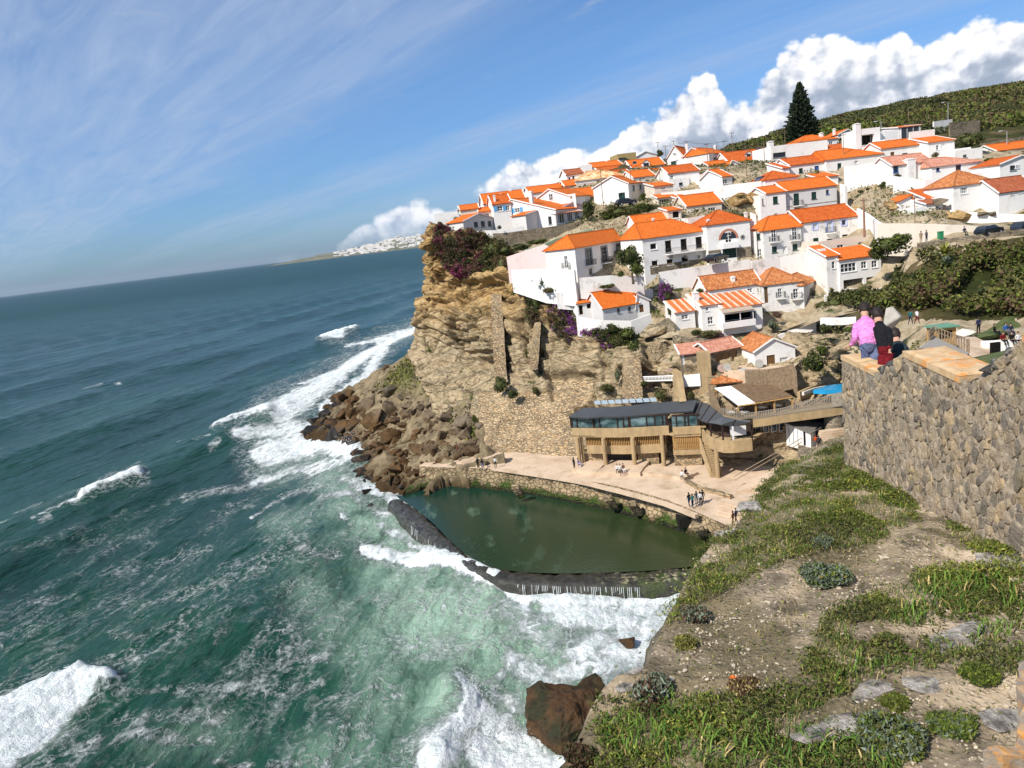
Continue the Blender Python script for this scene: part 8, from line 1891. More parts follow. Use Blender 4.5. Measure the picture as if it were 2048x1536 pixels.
def mats_cover():
 XY = facexy(640000); z = zat(XY); C = np.c_[XY,z]; x,y = PXA(C); w = coverat(x,y)
 cl = fbm(np.c_[XY * 2.2,0 * z],4); k = (z > 0) & (rgf.rand(len(x)) < w * sstep(.36,.56,cl) * 1.0 + .012) & (x > 1120) & (x < 2120) & (y < 1600)
 C = C[k]; cl = cl[k]; x = x[k]; y = y[k]
 H = .02 + .13 * np.maximum(0,cl - .36) * 2 * rgf.rand(len(C)); C[:,2] += H
 V,F = leafquads(C,.021,rgf,asp=2.2,up=.35)
 lush = fbm(np.c_[C[:,:2] * .9,0 * C[:,0] + 4],3); u = rgf.rand(len(C)) * .55 + lush * .8 - .12
 mi = np.digitize(u,[.32,.56,.84]); o = bulk('ground_plants',V,F,[L_DARK,L_OLIVE,L_GREEN,L_YEL],mi); tag(o,kind='stuff')
mats_cover()
def blades(name,polys,n,L,wd,mats,wts,dens=1.0,curl=.5,thr=(.40,.55)):
 XY = facexy(n); z = zat(XY); C = np.c_[XY,z]; x,y = PXA(C); k = np.zeros(n,bool)
 for p in polys: k |= inpoly(x,y,p)
 k &= (z > 0) & (rgf.rand(n) < dens * sstep(thr[0],thr[1],fbm(np.c_[XY * 1.6,0 * z + 2],3))); C = C[k]; m = len(C)
 a = rgf.rand(m) * 2 * np.pi; d = np.c_[np.cos(a),np.sin(a),0 * a]; s = np.c_[-np.sin(a),np.cos(a),0 * a]; l = (L * (.5 + .9 * rgf.rand(m)))[:,None]; w = (wd * (.7 + .6 * rgf.rand(m)))[:,None]
 lean = (.15 + curl * rgf.rand(m))[:,None]; up = np.array([0,0,1.0])
 pts = [C,C + l * (.5 * up + .25 * lean * d),C + l * ((.8 - .1 * lean) * up + .75 * lean * d),C + l * ((.86 - .55 * lean) * up + 1.3 * lean * d)]
 ws = [w * .8,w,w * .75,w * .08]
 V = np.stack([q for p,v in zip(pts,ws) for q in (p - s * v,p + s * v)],1).reshape(-1,3)
 b = np.arange(m)[:,None] * 8; F = np.concatenate([b + np.array([2 * i,2 * i + 1,2 * i + 3,2 * i + 2]) for i in range(3)],1).reshape(-1,4)
 mi = np.repeat(rgf.choice(len(mats),m,p=wts),3); o = bulk(name,V,F,mats,mi); tag(o,kind='stuff')
L_BLADE = m_leaf('grass_blades',(.03,.07,.010),(.07,.14,.018),(.17,.26,.04),sc=3.0); L_STRAW = m_leaf('straw_blades',(.20,.15,.05),(.36,.28,.10),(.52,.42,.18),sc=3.0)
blades('broad_grass',[[(1780,1250),(1860,1150),(1960,1150),(2048,1190),(2048,1270),(1930,1290),(1850,1340),(1760,1340),(1740,1280)],[(1690,1280),(1780,1260),(1800,1350),(1680,1360)],[(1200,1450),(1330,1420),(1450,1440),(1700,1500),(1700,1560),(1200,1560)],[(1560,1480),(1810,1470),(1810,1560),(1540,1560)],[(1290,1400),(1360,1390),(1340,1480),(1260,1480)]],60000,.17,.0075,[L_BLADE,L_STRAW],[.9,.1],.55,.8)
blades('fine_grass',[p for p,k in MATP],240000,.085,.0028,[L_BLADE,L_STRAW,L_OLIVE],[.45,.2,.35],.7,.6,(.34,.5))
blades('dry_grass',[[(1330,1180),(1640,1110),(1900,1060),(2048,1130),(1640,1240),(1500,1400),(1230,1400)],[(1450,1330),(1560,1340),(1540,1410),(1440,1400)],[(1600,1380),(2048,1350),(2048,1536),(1800,1536)]],60000,.07,.0025,[L_STRAW,L_OLIVE],[.6,.4],.35,.9)
def cushion(px_,py_,r,kinds,wts,label,seed,hh=.5,leaf=.026,n=4200):
 p = ghit(px_,py_); z = (p - CE) @ fw; R = r / FPX * z; rg = np.random.RandomState(seed); P = blobpts(n,rg,10,hh) * np.array([R,R * .95,R * hh]); P[:,2] += R * hh * .55; P = P[P[:,2] > -.02]
 V,F = leafquads(P,leaf,rg,asp=2.4,up=.5); o = bulk('cushion_plant',V,F,kinds,rg.choice(len(kinds),len(P),p=wts)); o.location = tuple(p); tag(o,label,'plant'); return o
cushion(1655,1160,52,[L_GREY,L_GREEN],[.8,.2],'silvery green cushion plant in the middle of the clifftop',41)
cushion(1300,1385,48,[L_GREY,L_BROWN],[.6,.4],'grey cushion plant at the rock lip above the sea rock',42,.6); cushion(1310,1415,38,[L_BROWN,L_DARK],[.6,.4],'brown woody cushion under the grey one at the rock lip',43)
cushion(1780,1490,66,[L_GREY,L_GREEN,L_OLIVE],[.5,.3,.2],'large frosty cushion plant near the bottom edge',44,.55,.024,6000); cushion(1905,1455,46,[L_GREEN,L_GREY],[.7,.3],'flat green cushion beside the red scrap on the sand',45,.35)
cushion(1955,1355,34,[L_GREEN,L_DARK],[.7,.3],'small leafy clump right of the flat white rock',46,.5); cushion(1490,1385,34,[L_BROWN,L_STRAW],[.7,.3],'dry brown tuft below the orange poppy',47,.5); cushion(1160,1525,34,[L_BROWN,L_DARK],[.7,.3],'dark heather tuft at the bottom rim',48,.7)
cushion(1388,1238,28,[L_BROWN,L_GREY],[.5,.5],'faded heather cushion at the rim above the black rock',49,.6); cushion(1645,1090,20,[L_GREY],[1.0],'small pale cushion between the grass and the bare path',50,.6); cushion(1790,1408,26,[L_GREEN,L_OLIVE],[.6,.4],'low thyme cushion on the white rock band',51,.4)
cushion(1750,1440,20,[L_GREY,L_OLIVE],[.5,.5],'tiny frosted plant above the large frosty cushion',52,.5); cushion(1370,1290,22,[L_YEL,L_OLIVE],[.3,.7],'yellowish dwarf plant near the rim',53,.5)
# loose stones
STN = [boulder_mesh(200 + i,12,.8) for i in range(8)]
M_ST = mat('pale_limestone_pebble',lambda t: {'Base Color': t.mix(t.mapr(t.noise(t.pos(),12,6,.7),.4,.62),t.mix(t.rnd(),(.50,.43,.33),(.62,.52,.36)),(.30,.25,.19)),'Roughness': .92,'Normal': t.bump(t.noise(t.pos(),30,5,.7),.5,.02)})
M_LROCK = mat('lichen_limestone',lambda t: (lambda n,m_: {'Base Color': t.mix(t.mapr(n,.46,.60),t.mix(t.mapr(m_,.42,.6),(.60,.55,.48),(.34,.30,.26)),(.12,.105,.095)),'Roughness': .95,'Normal': t.bump(t.math('ADD',n,m_),1,.08)})(t.noise(t.pos(),3.0,8,.72),t.noise(t.pos(),11,7,.72)))
for me in STN: me.materials.clear(); me.materials.append(M_ST)
LRK = [boulder_mesh(220 + i,16,.7) for i in range(4)]
for me in LRK: me.materials.clear(); me.materials.append(M_LROCK)
def y_zone(x,y): return 2 if (y > 1340 and x > 1700) else 1 if (y < 1230 and x > 1600) else 3 if y < 1200 else 0
def stone(px_,py_,rpx,fl,label=None,me=None,group='loose stones on the clifftop',cat='stone',asp=1.0,sink=.3):
 p = ghit(px_,py_); z = (p - CE) @ fw; R = rpx / FPX * z; rg = random.Random(int(px_ * 7 + py_)); o = bpy.data.objects.new('stone' if me is None else 'flat_rock',me or rg.choice(STN)); COL.objects.link(o)
 o.location = (p[0],p[1],p[2] + R * fl * (.5 - sink)); o.scale = (R * asp,R * .9,R * fl); o.rotation_euler = (rg.uniform(-.15,.15),rg.uniform(-.15,.15),rg.uniform(-.5,.5) if asp != 1 else rg.uniform(0,6))
 if label: tag(o,label,cat)
 else:
  zone = 'on the bare patch above the cushion plants' if y_zone(px_,py_) == 0 else 'on the dark path below the wall' if y_zone(px_,py_) == 1 else 'on the sand near the bottom right' if y_zone(px_,py_) == 2 else 'among the grass near the terrace rim'
  lab = ('tiny' if rpx < 4 else 'small') + ' pale loose stone ' + zone; tag(o,lab,cat,lab.replace('stone','stones'))
stone(1708,1224,17,.45,'flat cream stone lying at the grass edge, middle of the clifftop',asp=1.3); stone(1397,1431,20,.4,'flat tan slab below the brown tuft',asp=1.2); stone(1347,1385,9,.8,'round white pebble beside the grey cushion plant'); stone(1341,1358,10,.6,'pinkish pebble left of the grey cushion plant'); stone(1247,1434,12,.6,'half buried stone left of the cushion plants')
stone(1538,1375,9,.9,'upright tan stone in the small heap by the poppy'); stone(1516,1374,9,.8,'rounded pale stone in the small heap by the poppy'); stone(1771,1116,12,.6,'grey stone on the dark bare path'); stone(1780,1077,8,.6,'yellow stone at the grass corner'); stone(2040,1165,16,.5,'pale rock at the right edge below the wall')
stone(1925,1290,60,.35,'long white lichen rock rising from the grass at right',LRK[0],asp=1.3,cat='rock'); stone(1665,1455,62,.3,'broad cracked white rock band near the bottom',LRK[1],asp=1.6,cat='rock'); stone(1850,1372,36,.3,'low grey rock between the grass and the sand',LRK[2],asp=1.3,cat='rock'); stone(2020,1125,46,.35,'grey slab below the crenellated wall at the right edge',LRK[3],asp=1.5,cat='rock'); stone(1740,1385,40,.25,'pale sill of rock above the broad cracked band',LRK[1],asp=1.5,cat='rock')
stone(1262,1366,34,.5,'grey lichen rock lip hanging over the sea rock',LRK[2],cat='rock',asp=1.4); stone(1505,1018,34,.6,'white rock lip above the terrace corner',LRK[0],cat='rock',asp=.8); stone(1455,1072,26,.5,'second white rock lip lower on the rim',LRK[1],cat='rock'); stone(2010,1440,40,.4,'dark lichen rock beside the near coping',LRK[3],asp=1.4,cat='rock')
rs = random.Random(8); c_ = 0
ZN = [[(1380,1250),(1560,1180),(1640,1260),(1560,1400),(1330,1400)],[(1600,1150),(1830,1060),(1900,1130),(1800,1180),(1640,1230)],[(1700,1400),(2048,1340),(2048,1536),(1820,1536),(1800,1440)],[(1380,1120),(1560,1050),(1600,1120),(1450,1200)]]
while c_ < 230:
 x,y = rs.uniform(1300,2048),rs.uniform(1040,1536)
 if not any(inpoly(np.array([x]),np.array([y]),z_)[0] for z_ in ZN): continue
 stone(x,y,rs.uniform(2.4,6.0),.6); c_ += 1
def grit():
 XY = facexy(40000); z = zat(XY); x,y = PXA(np.c_[XY,z]); k = np.zeros(len(x),bool)
 for z_ in ZN: k |= inpoly(x,y,z_)
 k |= (rgf.rand(len(x)) < .15) & (x > 1200); k &= (z > 0) & (fbm(np.c_[XY * 1.5,0 * z + 7],3) > .42); P = np.c_[XY,z][k]; n = len(P); R = (.006 + .018 * rgf.rand(n) ** 2)[:,None]
 a = rgf.rand(n,3) * .6 + .7; base = np.array([[1,0,0],[-.5,.87,0],[-.5,-.87,0],[0,0,.8]]); V = (P[:,None] + base[None] * R[:,None] * a[:,None]).reshape(-1,3); b = np.arange(n)[:,None] * 4
 F = np.concatenate([b + np.array(f) for f in ((0,1,3),(1,2,3),(2,0,3))],1).reshape(-1,3); o = bulk('grit',V,F,M_ST); tag(o,kind='stuff')
grit()
def poppy():
 p = ghit(1467,1366); root = empty('poppy',p); tag(root,'single orange poppy on the dry ground','flower'); mb = MB(); mb.tube([(0,0,0),(0,0,.05)],.003,4); mb.build('stem',L_GREEN,root); mb = MB()
 for k in range(4): a = k * 1.57; c,s = math.cos(a),math.sin(a); mb.quad([(0,0,.05),(.03 * c - .02 * s,.03 * s + .02 * c,.065),(.05 * c,.05 * s,.07),(.03 * c + .02 * s,.03 * s - .02 * c,.065)])
 mb.build('petals',plain('orange_petals',(.80,.16,.01),.6),root)
poppy()
for x,y,l in ((1690,1171,'small yellow flower on the silvery cushion'),(1643,1171,'golden flower at the left of the silvery cushion')):
 p = ghit(x,y); mb = MB(); mb.tube([(0,0,0),(0,0,.12)],.004,4); mb.tube([(0,0,.12),(0,0,.13)],.022,8); o = mb.build('yellow_flower',plain('yellow_petals',(.75,.42,.01),.6) if 'yellow_petals' not in bpy.data.materials else bpy.data.materials['yellow_petals']); o.location = tuple(p); tag(o,l,'flower')
p = ghit(1823,1464); mb = MB(); mb.box(-.14,-.015,0,.12,.015,.02); o = mb.build('red_stick',plain('red_brown_stick',(.28,.06,.03))); o.location = tuple(p + (0,0,.03)); o.rotation_euler = (0,.1,-.25); tag(o,'red brown stick on the sand beside the frosty cushion','stick')
# ------------------------------------------------------------------ crenellated stone wall
WX = 6.15
PROF = [(13.62,35.03),(12.31,34.95),(11.46,35.44),(9.98,35.30),(9.72,35.32),(8.76,36.05),(7.4,36.0),(7.0,36.7),(4.0,36.7)]
def wtop(y): return np.interp(y,[p[0] for p in PROF[::-1]],[p[1] for p in PROF[::-1]])
def m_wstone(t):
 P = t.pos(); r = t.node('ShaderNodeNewGeometry').outputs['Random Per Island']; n = t.noise(P,5,7,.7); n2 = t.noise(P,26,6,.72)
 r = t.math('FRACT',t.math('ADD',t.math('MULTIPLY',r,7.3),t.math('MULTIPLY',t.rnd(),5.1)))
 c = t.ramp(r,[(0,(.24,.205,.165)),(.16,(.38,.32,.24)),(.36,(.53,.42,.295)),(.52,(.43,.335,.225)),(.68,(.57,.455,.32)),(.84,(.66,.49,.29)),(1,(.36,.315,.26))])
 c = t.mix(t.mapr(n,.40,.62,0,.7),c,t.mix(1.0,c,(.42,.40,.38),'MULTIPLY')); c = t.mix(t.mapr(n2,.54,.68,0,.55),c,(.46,.41,.32)); c = t.mix(t.mapr(t.noise(P,60,4,.7),.50,.62,0,.4),c,(.07,.06,.05))
 c = t.mix(t.mapr(t.noise(P,2.0,5,.65),.60,.72,0,.5),c,(.33,.26,.10))
 return {'Base Color': c,'Roughness': .93,'Specular IOR Level': .12,'Normal': t.bump(t.math('ADD',n,t.math('MULTIPLY',n2,.45)),1.0,.09)}
M_WST = mat('wall_fieldstone',m_wstone)
M_MORT = mat('old_mortar',lambda t: (lambda n: {'Base Color': t.ramp(n,[(.34,(.18,.14,.10)),(.47,(.38,.30,.21)),(.62,(.56,.455,.325))]),'Roughness': .97,'Normal': t.bump(n,1,.08)})(t.noise(t.pos(),9,7,.72)))
M_COPE = mat('lichened_coping',lambda t: (lambda n,n2: {'Base Color': t.mix(t.mapr(n2,.52,.64),t.mix(t.mapr(n,.35,.65),(.48,.30,.14),(.60,.44,.26)),(.66,.24,.035)),'Roughness': .92,'Normal': t.bump(n,.7,.03)})(t.noise(t.pos(),7,8,.7),t.noise(t.pos(),2.2,5,.65)))
def build_wall():
 root = empty('crenellated_wall',(WX,11,33)); tag(root,'rough stone wall with stepped crenellated top and orange lichened coping','wall'); O = Matrix.Translation(root.location).inverted()
 ys = np.linspace(4.0,13.62,320); zs = np.linspace(0,1,90); Y,T = np.meshgrid(ys,zs); top = wtop(ys)[None]; Z = 32.3 + (top - 32.3) * T
 P = np.stack([np.full_like(Y,WX),Y,Z],-1).reshape(-1,3); d = (fbm(P * 4,4) - .5) * .04 - (ridged(P * 9,4) - .6) * .05 - .004; P[:,0] += d
 F = gridfaces(90,320); o = bulk('mortar_core',P,F[:,::-1],M_MORT,parent=root); o.matrix_local = O
 # end face and inner face
 mb = MB(); n = 24
 for i in range(n):
  z0,z1 = 32.0 + (35.0 - 32.0) * i / n,32.0 + (35.0 - 32.0) * (i + 1) / n; mb.quad([(WX,13.62,z0),(WX + .5,13.62,z0),(WX + .5,13.62,z1),(WX,13.62,z1)])
 k = [p for p in PROF]
 for i in range(len(k) - 1): mb.quad([(WX + .5,k[i][0],32),(WX + .5,k[i + 1][0],32),(WX + .5,k[i + 1][0],k[i + 1][1]),(WX + .5,k[i][0],k[i][1])])
 o = mb.build('inner_face',M_MORT,root); o.matrix_local = O
 # stones: uneven field stones, mostly upright, laid over the face
 rg = np.random.RandomState(17); y0,y1 = 7.9,13.6; S = []; AZ = 1.55
 tries = 0
 while tries < 60000 and len(S) < 900:
  tries += 1; y = rg.uniform(y0,y1); z = rg.uniform(32.3,wtop(y) - .02); r = rg.choice([.055,.08,.115,.15,.20],p=[.28,.30,.23,.13,.06])
  if all((y - a) ** 2 + ((z - c) / AZ) ** 2 > ((r + e) * .62) ** 2 for a,c,e in S): S.append((y,z,r))
 nreal = len(S)
 for _ in range(260):
  y = rg.uniform(y0 - .3,y1 + .4); S.append((y,rg.choice([32.12,wtop(min(y,13.6)) + .14]) + rg.uniform(-.05,.05),.15))
 for _ in range(40): S.append((13.78 + rg.uniform(-.05,.08),rg.uniform(32,35.2),.15))
 A_ = np.array(S); Q = np.c_[A_[:,0] + .12 * A_[:,1] / AZ,A_[:,1] / AZ]; Rr = A_[:,2]; cells = []
 for i in range(nreal):
  poly = [np.array(q) for q in ((-.5,-.5),(.5,-.5),(.5,.5),(-.5,.5))]; dd = Q - Q[i]; D2 = (dd ** 2).sum(1); near_ = np.argsort(D2)[1:30]
  for j in near_:
   n_ = dd[j]; L2 = D2[j]; off = (L2 + (Rr[i] ** 2 - Rr[j] ** 2) * .55) / 2; out_ = []
   for k_ in range(len(poly)):
    p,q = poly[k_],poly[(k_ + 1) % len(poly)]; a_,b_ = p @ n_ - off,q @ n_ - off
    if a_ <= 0: out_.append(p)
    if (a_ < 0) != (b_ < 0): out_.append(p + (q - p) * (a_ / (a_ - b_)))
   poly = out_
   if len(poly) < 3: break
  if len(poly) < 3: continue
  P2 = np.array(poly); c0 = P2.mean(0); ang = np.argsort(np.arctan2(P2[:,1] - c0[1],P2[:,0] - c0[0])); P2 = P2[ang]
  size = np.sqrt(max(1e-6,.5 * abs(np.dot(P2[:,0],np.roll(P2[:,1],1)) - np.dot(P2[:,1],np.roll(P2[:,0],1)))))
  P2 = c0 + (P2 - c0) * max(.5,1 - .007 / size - rg.uniform(.0,.08)) + rg.normal(size=P2.shape) * .007
  oz = P2[:,1] * AZ; oy = P2[:,0] - .12 * P2[:,1]; cells.append((A_[i,0],A_[i,1],oy,oz,size))
 cells.sort(key=lambda c: -c[4]); stuffV,stuffF,kk = [],[],0
 for r_,(y,z,oy,oz,size) in enumerate(cells):
  m = len(oy); pr = rg.uniform(.010,.028); sl = rg.uniform(-.22,.22,2); cy,cz = oy.mean(),oz.mean()
  base = np.c_[np.full(m,.05),oy,oz]; mid = np.c_[-pr * .7 - sl[0] * (oy - cy) - sl[1] * (oz - cz) * .5,cy + (oy - cy) * .96,cz + (oz - cz) * .96]
  up_ = np.c_[-pr - sl[0] * (oy - cy) * .8 - sl[1] * (oz - cz) * .4 + rg.normal(size=m) * .004,cy + (oy - cy) * .86,cz + (oz - cz) * .88]
  V = np.concatenate([base,mid,up_,[[-pr - .004,cy,cz]]]); V[:,2] = np.minimum(V[:,2],wtop(y) - z - .005); F = []
  for i in range(m):
   j = (i + 1) % m; F += [(i,m + j,j),(i,m + i,m + j),(m + i,2 * m + j,m + j),(m + i,2 * m + i,2 * m + j),(2 * m + i,3 * m,2 * m + j)]
  if r_ < 295:
   me = bpy.data.meshes.new('wall_stone'); me.from_pydata([tuple(v) for v in V],[],F); me.materials.append(M_WST); ob('wall_stone',me,root,(0,y - 11,z - 33))
  else:
   stuffV.append(V + np.array([WX,y,z])); stuffF += [tuple(a + kk for a in f) for f in F]; kk += len(V)
 o = bulk('small_wall_stones',np.concatenate(stuffV),np.array(stuffF),M_WST,parent=root); o.matrix_local = O; o['kind'] = 'stuff'
 # coping slabs, laid flat on the level stretches
 def cope(ya,yb,za,zb,x0,x1,nm='coping_stone'):
  n = max(1,int(abs(ya - yb) / .55))
  for i in range(n):
   f0,f1 = i / n,(i + 1) / n; a = ya + (yb - ya) * f0; b = ya + (yb - ya) * f1; mb = MB(); N = 7; g = .006
   lo,hi = min(a,b) + g,max(a,b) - g
   za_,zb_ = np.interp(lo,*zip(*sorted(((ya,za),(yb,zb))))),np.interp(hi,*zip(*sorted(((ya,za),(yb,zb)))))
   for u in range(N):
    for v in range(N):
     Q = []
     for (s,t_) in ((u,v),(u + 1,v),(u + 1,v + 1),(u,v + 1)):
      X = x0 + (x1 - x0) * s / N; Yy = lo + (hi - lo) * t_ / N; zz = za_ + (zb_ - za_) * t_ / N + .05 + float(fbm(np.array([[X * 3,Yy * 3,0]]),3)[0] - .5) * .05; ed = (s in (0,N)) or (t_ in (0,N)); Q.append((X + (float(vnoise(np.array([[X * 5,Yy * 5,1]]))[0]) - .5) * .03 * ed,Yy,zz - (.02 if ed else 0)))
     mb.quad(Q)
   mb.quad([(x0,lo,za_ - .06),(x0,hi,zb_ - .06),(x0,hi,zb_ + .035),(x0,lo,za_ + .035)][::-1]); mb.quad([(x1,lo,za_ - .06),(x1,hi,zb_ - .06),(x1,hi,zb_ + .035),(x1,lo,za_ + .035)]); mb.quad([(x0,lo,za_ - .06),(x1,lo,za_ - .06),(x1,lo,za_ + .035),(x0,lo,za_ + .035)])
   o = mb.build(nm,M_COPE,root); o.matrix_local = O
 cope(13.62,12.31,35.03,34.95,WX - .03,WX + .42); cope(11.46,9.98,35.44,35.30,WX - .03,WX + .62); cope(8.76,7.4,36.05,36.0,WX - .03,WX + .6)
 # dark rough stones on the slanting steps
 for (ya,za,yb,zb,dk) in ((12.31,34.95,11.46,35.44,12),(9.72,35.32,8.76,36.05,16)):
  for i in range(dk):
   f = (i + .5) / dk; me = boulder_mesh(300 + i + int(ya),12); me.materials.clear(); me.materials.append(M_DKST); o = ob('edge_stone',me,root,(rg.uniform(.02,.3),ya + (yb - ya) * f - 11,za + (zb - za) * f - 33 - .02)); s = rg.uniform(.05,.10); o.scale = (s * 1.8,s * 1.2,s * .9); o.rotation_euler = (rg.uniform(-.5,.5),rg.uniform(-.5,.5),rg.uniform(0,3))
M_DKST = mat('dark_lichened_stone',lambda t: (lambda n: {'Base Color': t.ramp(n,[(.35,(.02,.02,.02)),(.5,(.07,.065,.06)),(.66,(.24,.22,.19))]),'Roughness': .9,'Normal': t.bump(n,1,.05)})(t.noise(t.pos(),11,7,.72)))
build_wall()
# near parapet coping in the corner
def near_cope():
 pts = [(1958,1545),(1972,1505),(1998,1478),(2026,1452),(2048,1425),(2100,1330),(2200,1300),(2250,1600),(2000,1620)]; zc = 1.25
 top = [W(x,y,zc + (y < 1450) * .25) for x,y in pts]; h = top[1][2]; bm = bmesh.new()
 a = [bm.verts.new((p[0],p[1],h)) for p in top]; b = [bm.verts.new((p[0],p[1],h - .9)) for p in top]; bm.faces.new(a)
 for i in range(len(a)): j = (i + 1) % len(a); bm.faces.new((a[i],b[i],b[j],a[j]))
 bmesh.ops.triangulate(bm,faces=bm.faces); bmesh.ops.subdivide_edges(bm,edges=bm.edges,cuts=12,use_grid_fill=True)
 for v in bm.verts: q = np.array([[v.co.x,v.co.y,v.co.z]]); v.co.z += float((fbm(q * 14,4) - .5)[0]) * .035; v.co.x += float((fbm(q * 11 + 3,4) - .5)[0]) * .04
 bmesh.ops.recalc_face_normals(bm,faces=bm.faces); me = bpy.data.meshes.new('near_coping'); bm.to_mesh(me); bm.free(); me.materials.append(M_NC); o = bpy.data.objects.new('near_parapet',me); COL.objects.link(o); tag(o,'blurred lichen covered parapet top in the bottom right corner','parapet')
M_NC = mat('near_lichened_coping',lambda t: (lambda n,n2: {'Base Color': t.mix(t.mapr(n2,.48,.62),t.mix(t.mapr(n,.35,.65),(.22,.17,.13),(.40,.33,.24)),(.60,.27,.05)),'Roughness': .92,'Normal': t.bump(n,.7,.01)})(t.noise(t.pos(),30,8,.7),t.noise(t.pos(),24,6,.68)))
near_cope()
# inner walkway behind the wall where the people stand
mb = MB(); mb.quad([(WX + .5,4,34.35),(WX + 6,4,34.35),(WX + 6,13.6,34.2),(WX + .5,14.2,34.15)]); mb.quad([(WX + .5,14.2,34.15),(WX + 6,13.6,34.2),(WX + 6,14.4,30),(WX + .5,15,30)]); o = mb.build('walkway',M_TERR); tag(o,kind='structure')
# ------------------------------------------------------------------ people
def clothm(name,c,sc=14): return mat(name,lambda t: {'Base Color': t.mix(t.mapr(t.noise(t.pos(),sc,5,.6),.35,.65),tuple(x * .8 for x in c),tuple(min(1,x * 1.12) for x in c)),'Roughness': .88,'Specular IOR Level': .15,'Normal': t.bump(t.noise(t.mapping(t.pos(),rot=(.4,.3,0),scale=(1,1,2.6)),7,4,.55,1.2),1.0,.06)})
SKIN = plain('skin',(.48,.27,.18),.55,.3,.08,8); HAIR = plain('dark_hair',(.022,.014,.010),.6,.3,.3,30); SHOE = plain('dark_shoes',(.03,.028,.028),.7)
CL = {k: clothm('cloth_' + k,v) for k,v in dict(pink=(.74,.26,.60),jeans=(.13,.155,.26),black=(.012,.012,.014),red=(.16,.010,.016),jacket=(.025,.038,.042),teal=(.02,.13,.13),white=(.70,.68,.66),lavender=(.36,.34,.55),brown=(.16,.07,.04),blue=(.04,.12,.35),grey=(.14,.14,.15),navy=(.02,.03,.07),orange=(.75,.10,.02),tan=(.35,.24,.15)).items()}
BONES = [('pel','sp'),('sp','ch'),('ch','nk'),('nk','hd'),('hd','tp'),('ch','sl'),('sl','el'),('el','wl'),('wl','hl'),('ch','sr'),('sr','er'),('er','wr'),('wr','hr'),('pel','ql'),('ql','kl'),('kl','al'),('al','tl'),('pel','qr'),('qr','kr'),('kr','ar'),('ar','tr')]
RAD = dict(pel=(.15,.115),sp=(.135,.10),ch=(.165,.115),nk=(.058,.058),hd=(.088,.10),tp=(.070,.085),sl=(.066,.066),sr=(.066,.066),el=(.046,.046),er=(.046,.046),wl=(.030,.030),wr=(.030,.030),hl=(.036,.022),hr=(.036,.022),ql=(.095,.10),qr=(.095,.10),kl=(.062,.062),kr=(.062,.062),al=(.042,.042),ar=(.042,.042),tl=(.045,.035),tr=(.045,.035))
def skinned(J,levels=1,scale=1.0,thick=1.0,fingers=False):
 names = list(RAD); vs = [tuple(map(float,J[n])) for n in names]; ed = [(names.index(a),names.index(b)) for a,b in BONES]
 rad = [tuple(r * scale * (thick if n in ('pel','sp','ch','ql','qr','sl','sr','kl','kr','el','er') else 1) for r in RAD[n]) for n in names]
 if fingers:
  for h,w in (('hl','wl'),('hr','wr')):
   H = Vector(J[h]); D = (H - Vector(J[w])).normalized(); S = D.cross(Vector((0,0,1))).normalized(); hi = names.index(h)
   for k in range(5):
    if k < 4: base = H + S * (.022 * (k - 1.5)) * scale; tip = base + (D * (.075 - .008 * abs(k - 1.3)) + Vector((0,0,-.012))) * scale; mid = (base + tip) / 2 + Vector((0,0,.008))
    else: base = H - D * .02 + S * .03 * scale; tip = base + (S * .045 + D * .03) * scale; mid = (base + tip) / 2
    a = len(vs); vs += [tuple(base),tuple(mid),tuple(tip)]; rad += [(.010 * scale,) * 2,(.009 * scale,) * 2,(.007 * scale,) * 2]; ed += [(hi,a),(a,a + 1),(a + 1,a + 2)]
 me = bpy.data.meshes.new('tmp'); me.from_pydata(vs,ed,[]); o = bpy.data.objects.new('tmp',me); COL.objects.link(o)
 sk = o.modifiers.new('s','SKIN'); sk.use_smooth_shade = True; sk.branch_smoothing = .6
 for i,v in enumerate(me.skin_vertices[0].data): v.radius = rad[i]; v.use_root = (i == 0)
 ss = o.modifiers.new('u','SUBSURF'); ss.levels = levels; ss.render_levels = levels
 dg = bpy.context.evaluated_depsgraph_get(); out = bpy.data.meshes.new_from_object(o.evaluated_get(dg)); bpy.data.objects.remove(o); out.name = 'body'
 out.polygons.foreach_set('use_smooth',[True] * len(out.polygons)); return out
def paint_body(me,J,top,leg,short=False,sleeve=True):
 me.materials.clear()
 for m_ in (top,leg,SKIN,SHOE): me.materials.append(m_)
 P = {k: np.array(J[k],float) for k in RAD}; n = len(me.polygons); C = np.empty(n * 3); me.polygons.foreach_get('center',C); C = C.reshape(-1,3)
 bd = np.full(n,9e9); bi = np.zeros(n,int); bt = np.zeros(n)
 for i,(a,b) in enumerate(BONES):
  v = P[b] - P[a]; t = np.clip((C - P[a]) @ v / (v @ v + 1e-9),0,1); d = np.linalg.norm(C - P[a] - t[:,None] * v,axis=1) / (RAD[a][0] * (1 - t) + RAD[b][0] * t)
  k = d < bd; bd[k] = d[k]; bi[k] = i; bt[k] = t[k]
 out = np.zeros(n,int)
 for i,(a,b) in enumerate(BONES):
  m_ = bi == i; t = bt
  if b in ('hd','tp'): out[m_] = 2
  elif b == 'nk': out[m_ & (t > .75)] = 2
  elif b in ('hl','hr'): out[m_] = 2
  elif b in ('wl','wr'): out[m_ & ((t > .9) | (not sleeve))] = 2
  elif b in ('tl','tr'): out[m_] = 3
  elif b in ('al','ar'): out[m_] = 2 if short else 1
  elif b in ('kl','kr','ql','qr'): out[m_] = 1
 up = P['sp'] - P['pel']; L = up @ up; h = ((C - P['pel']) @ up) / L; tor = (bi < 2) | np.isin(bi,[i for i,(a,b) in enumerate(BONES) if b in ('ql','qr')])
 out[tor & (h < .28)] = 1; out[tor & (h >= .28)] = 0
 me.polygons.foreach_set('material_index',out.astype(np.int32)); return me
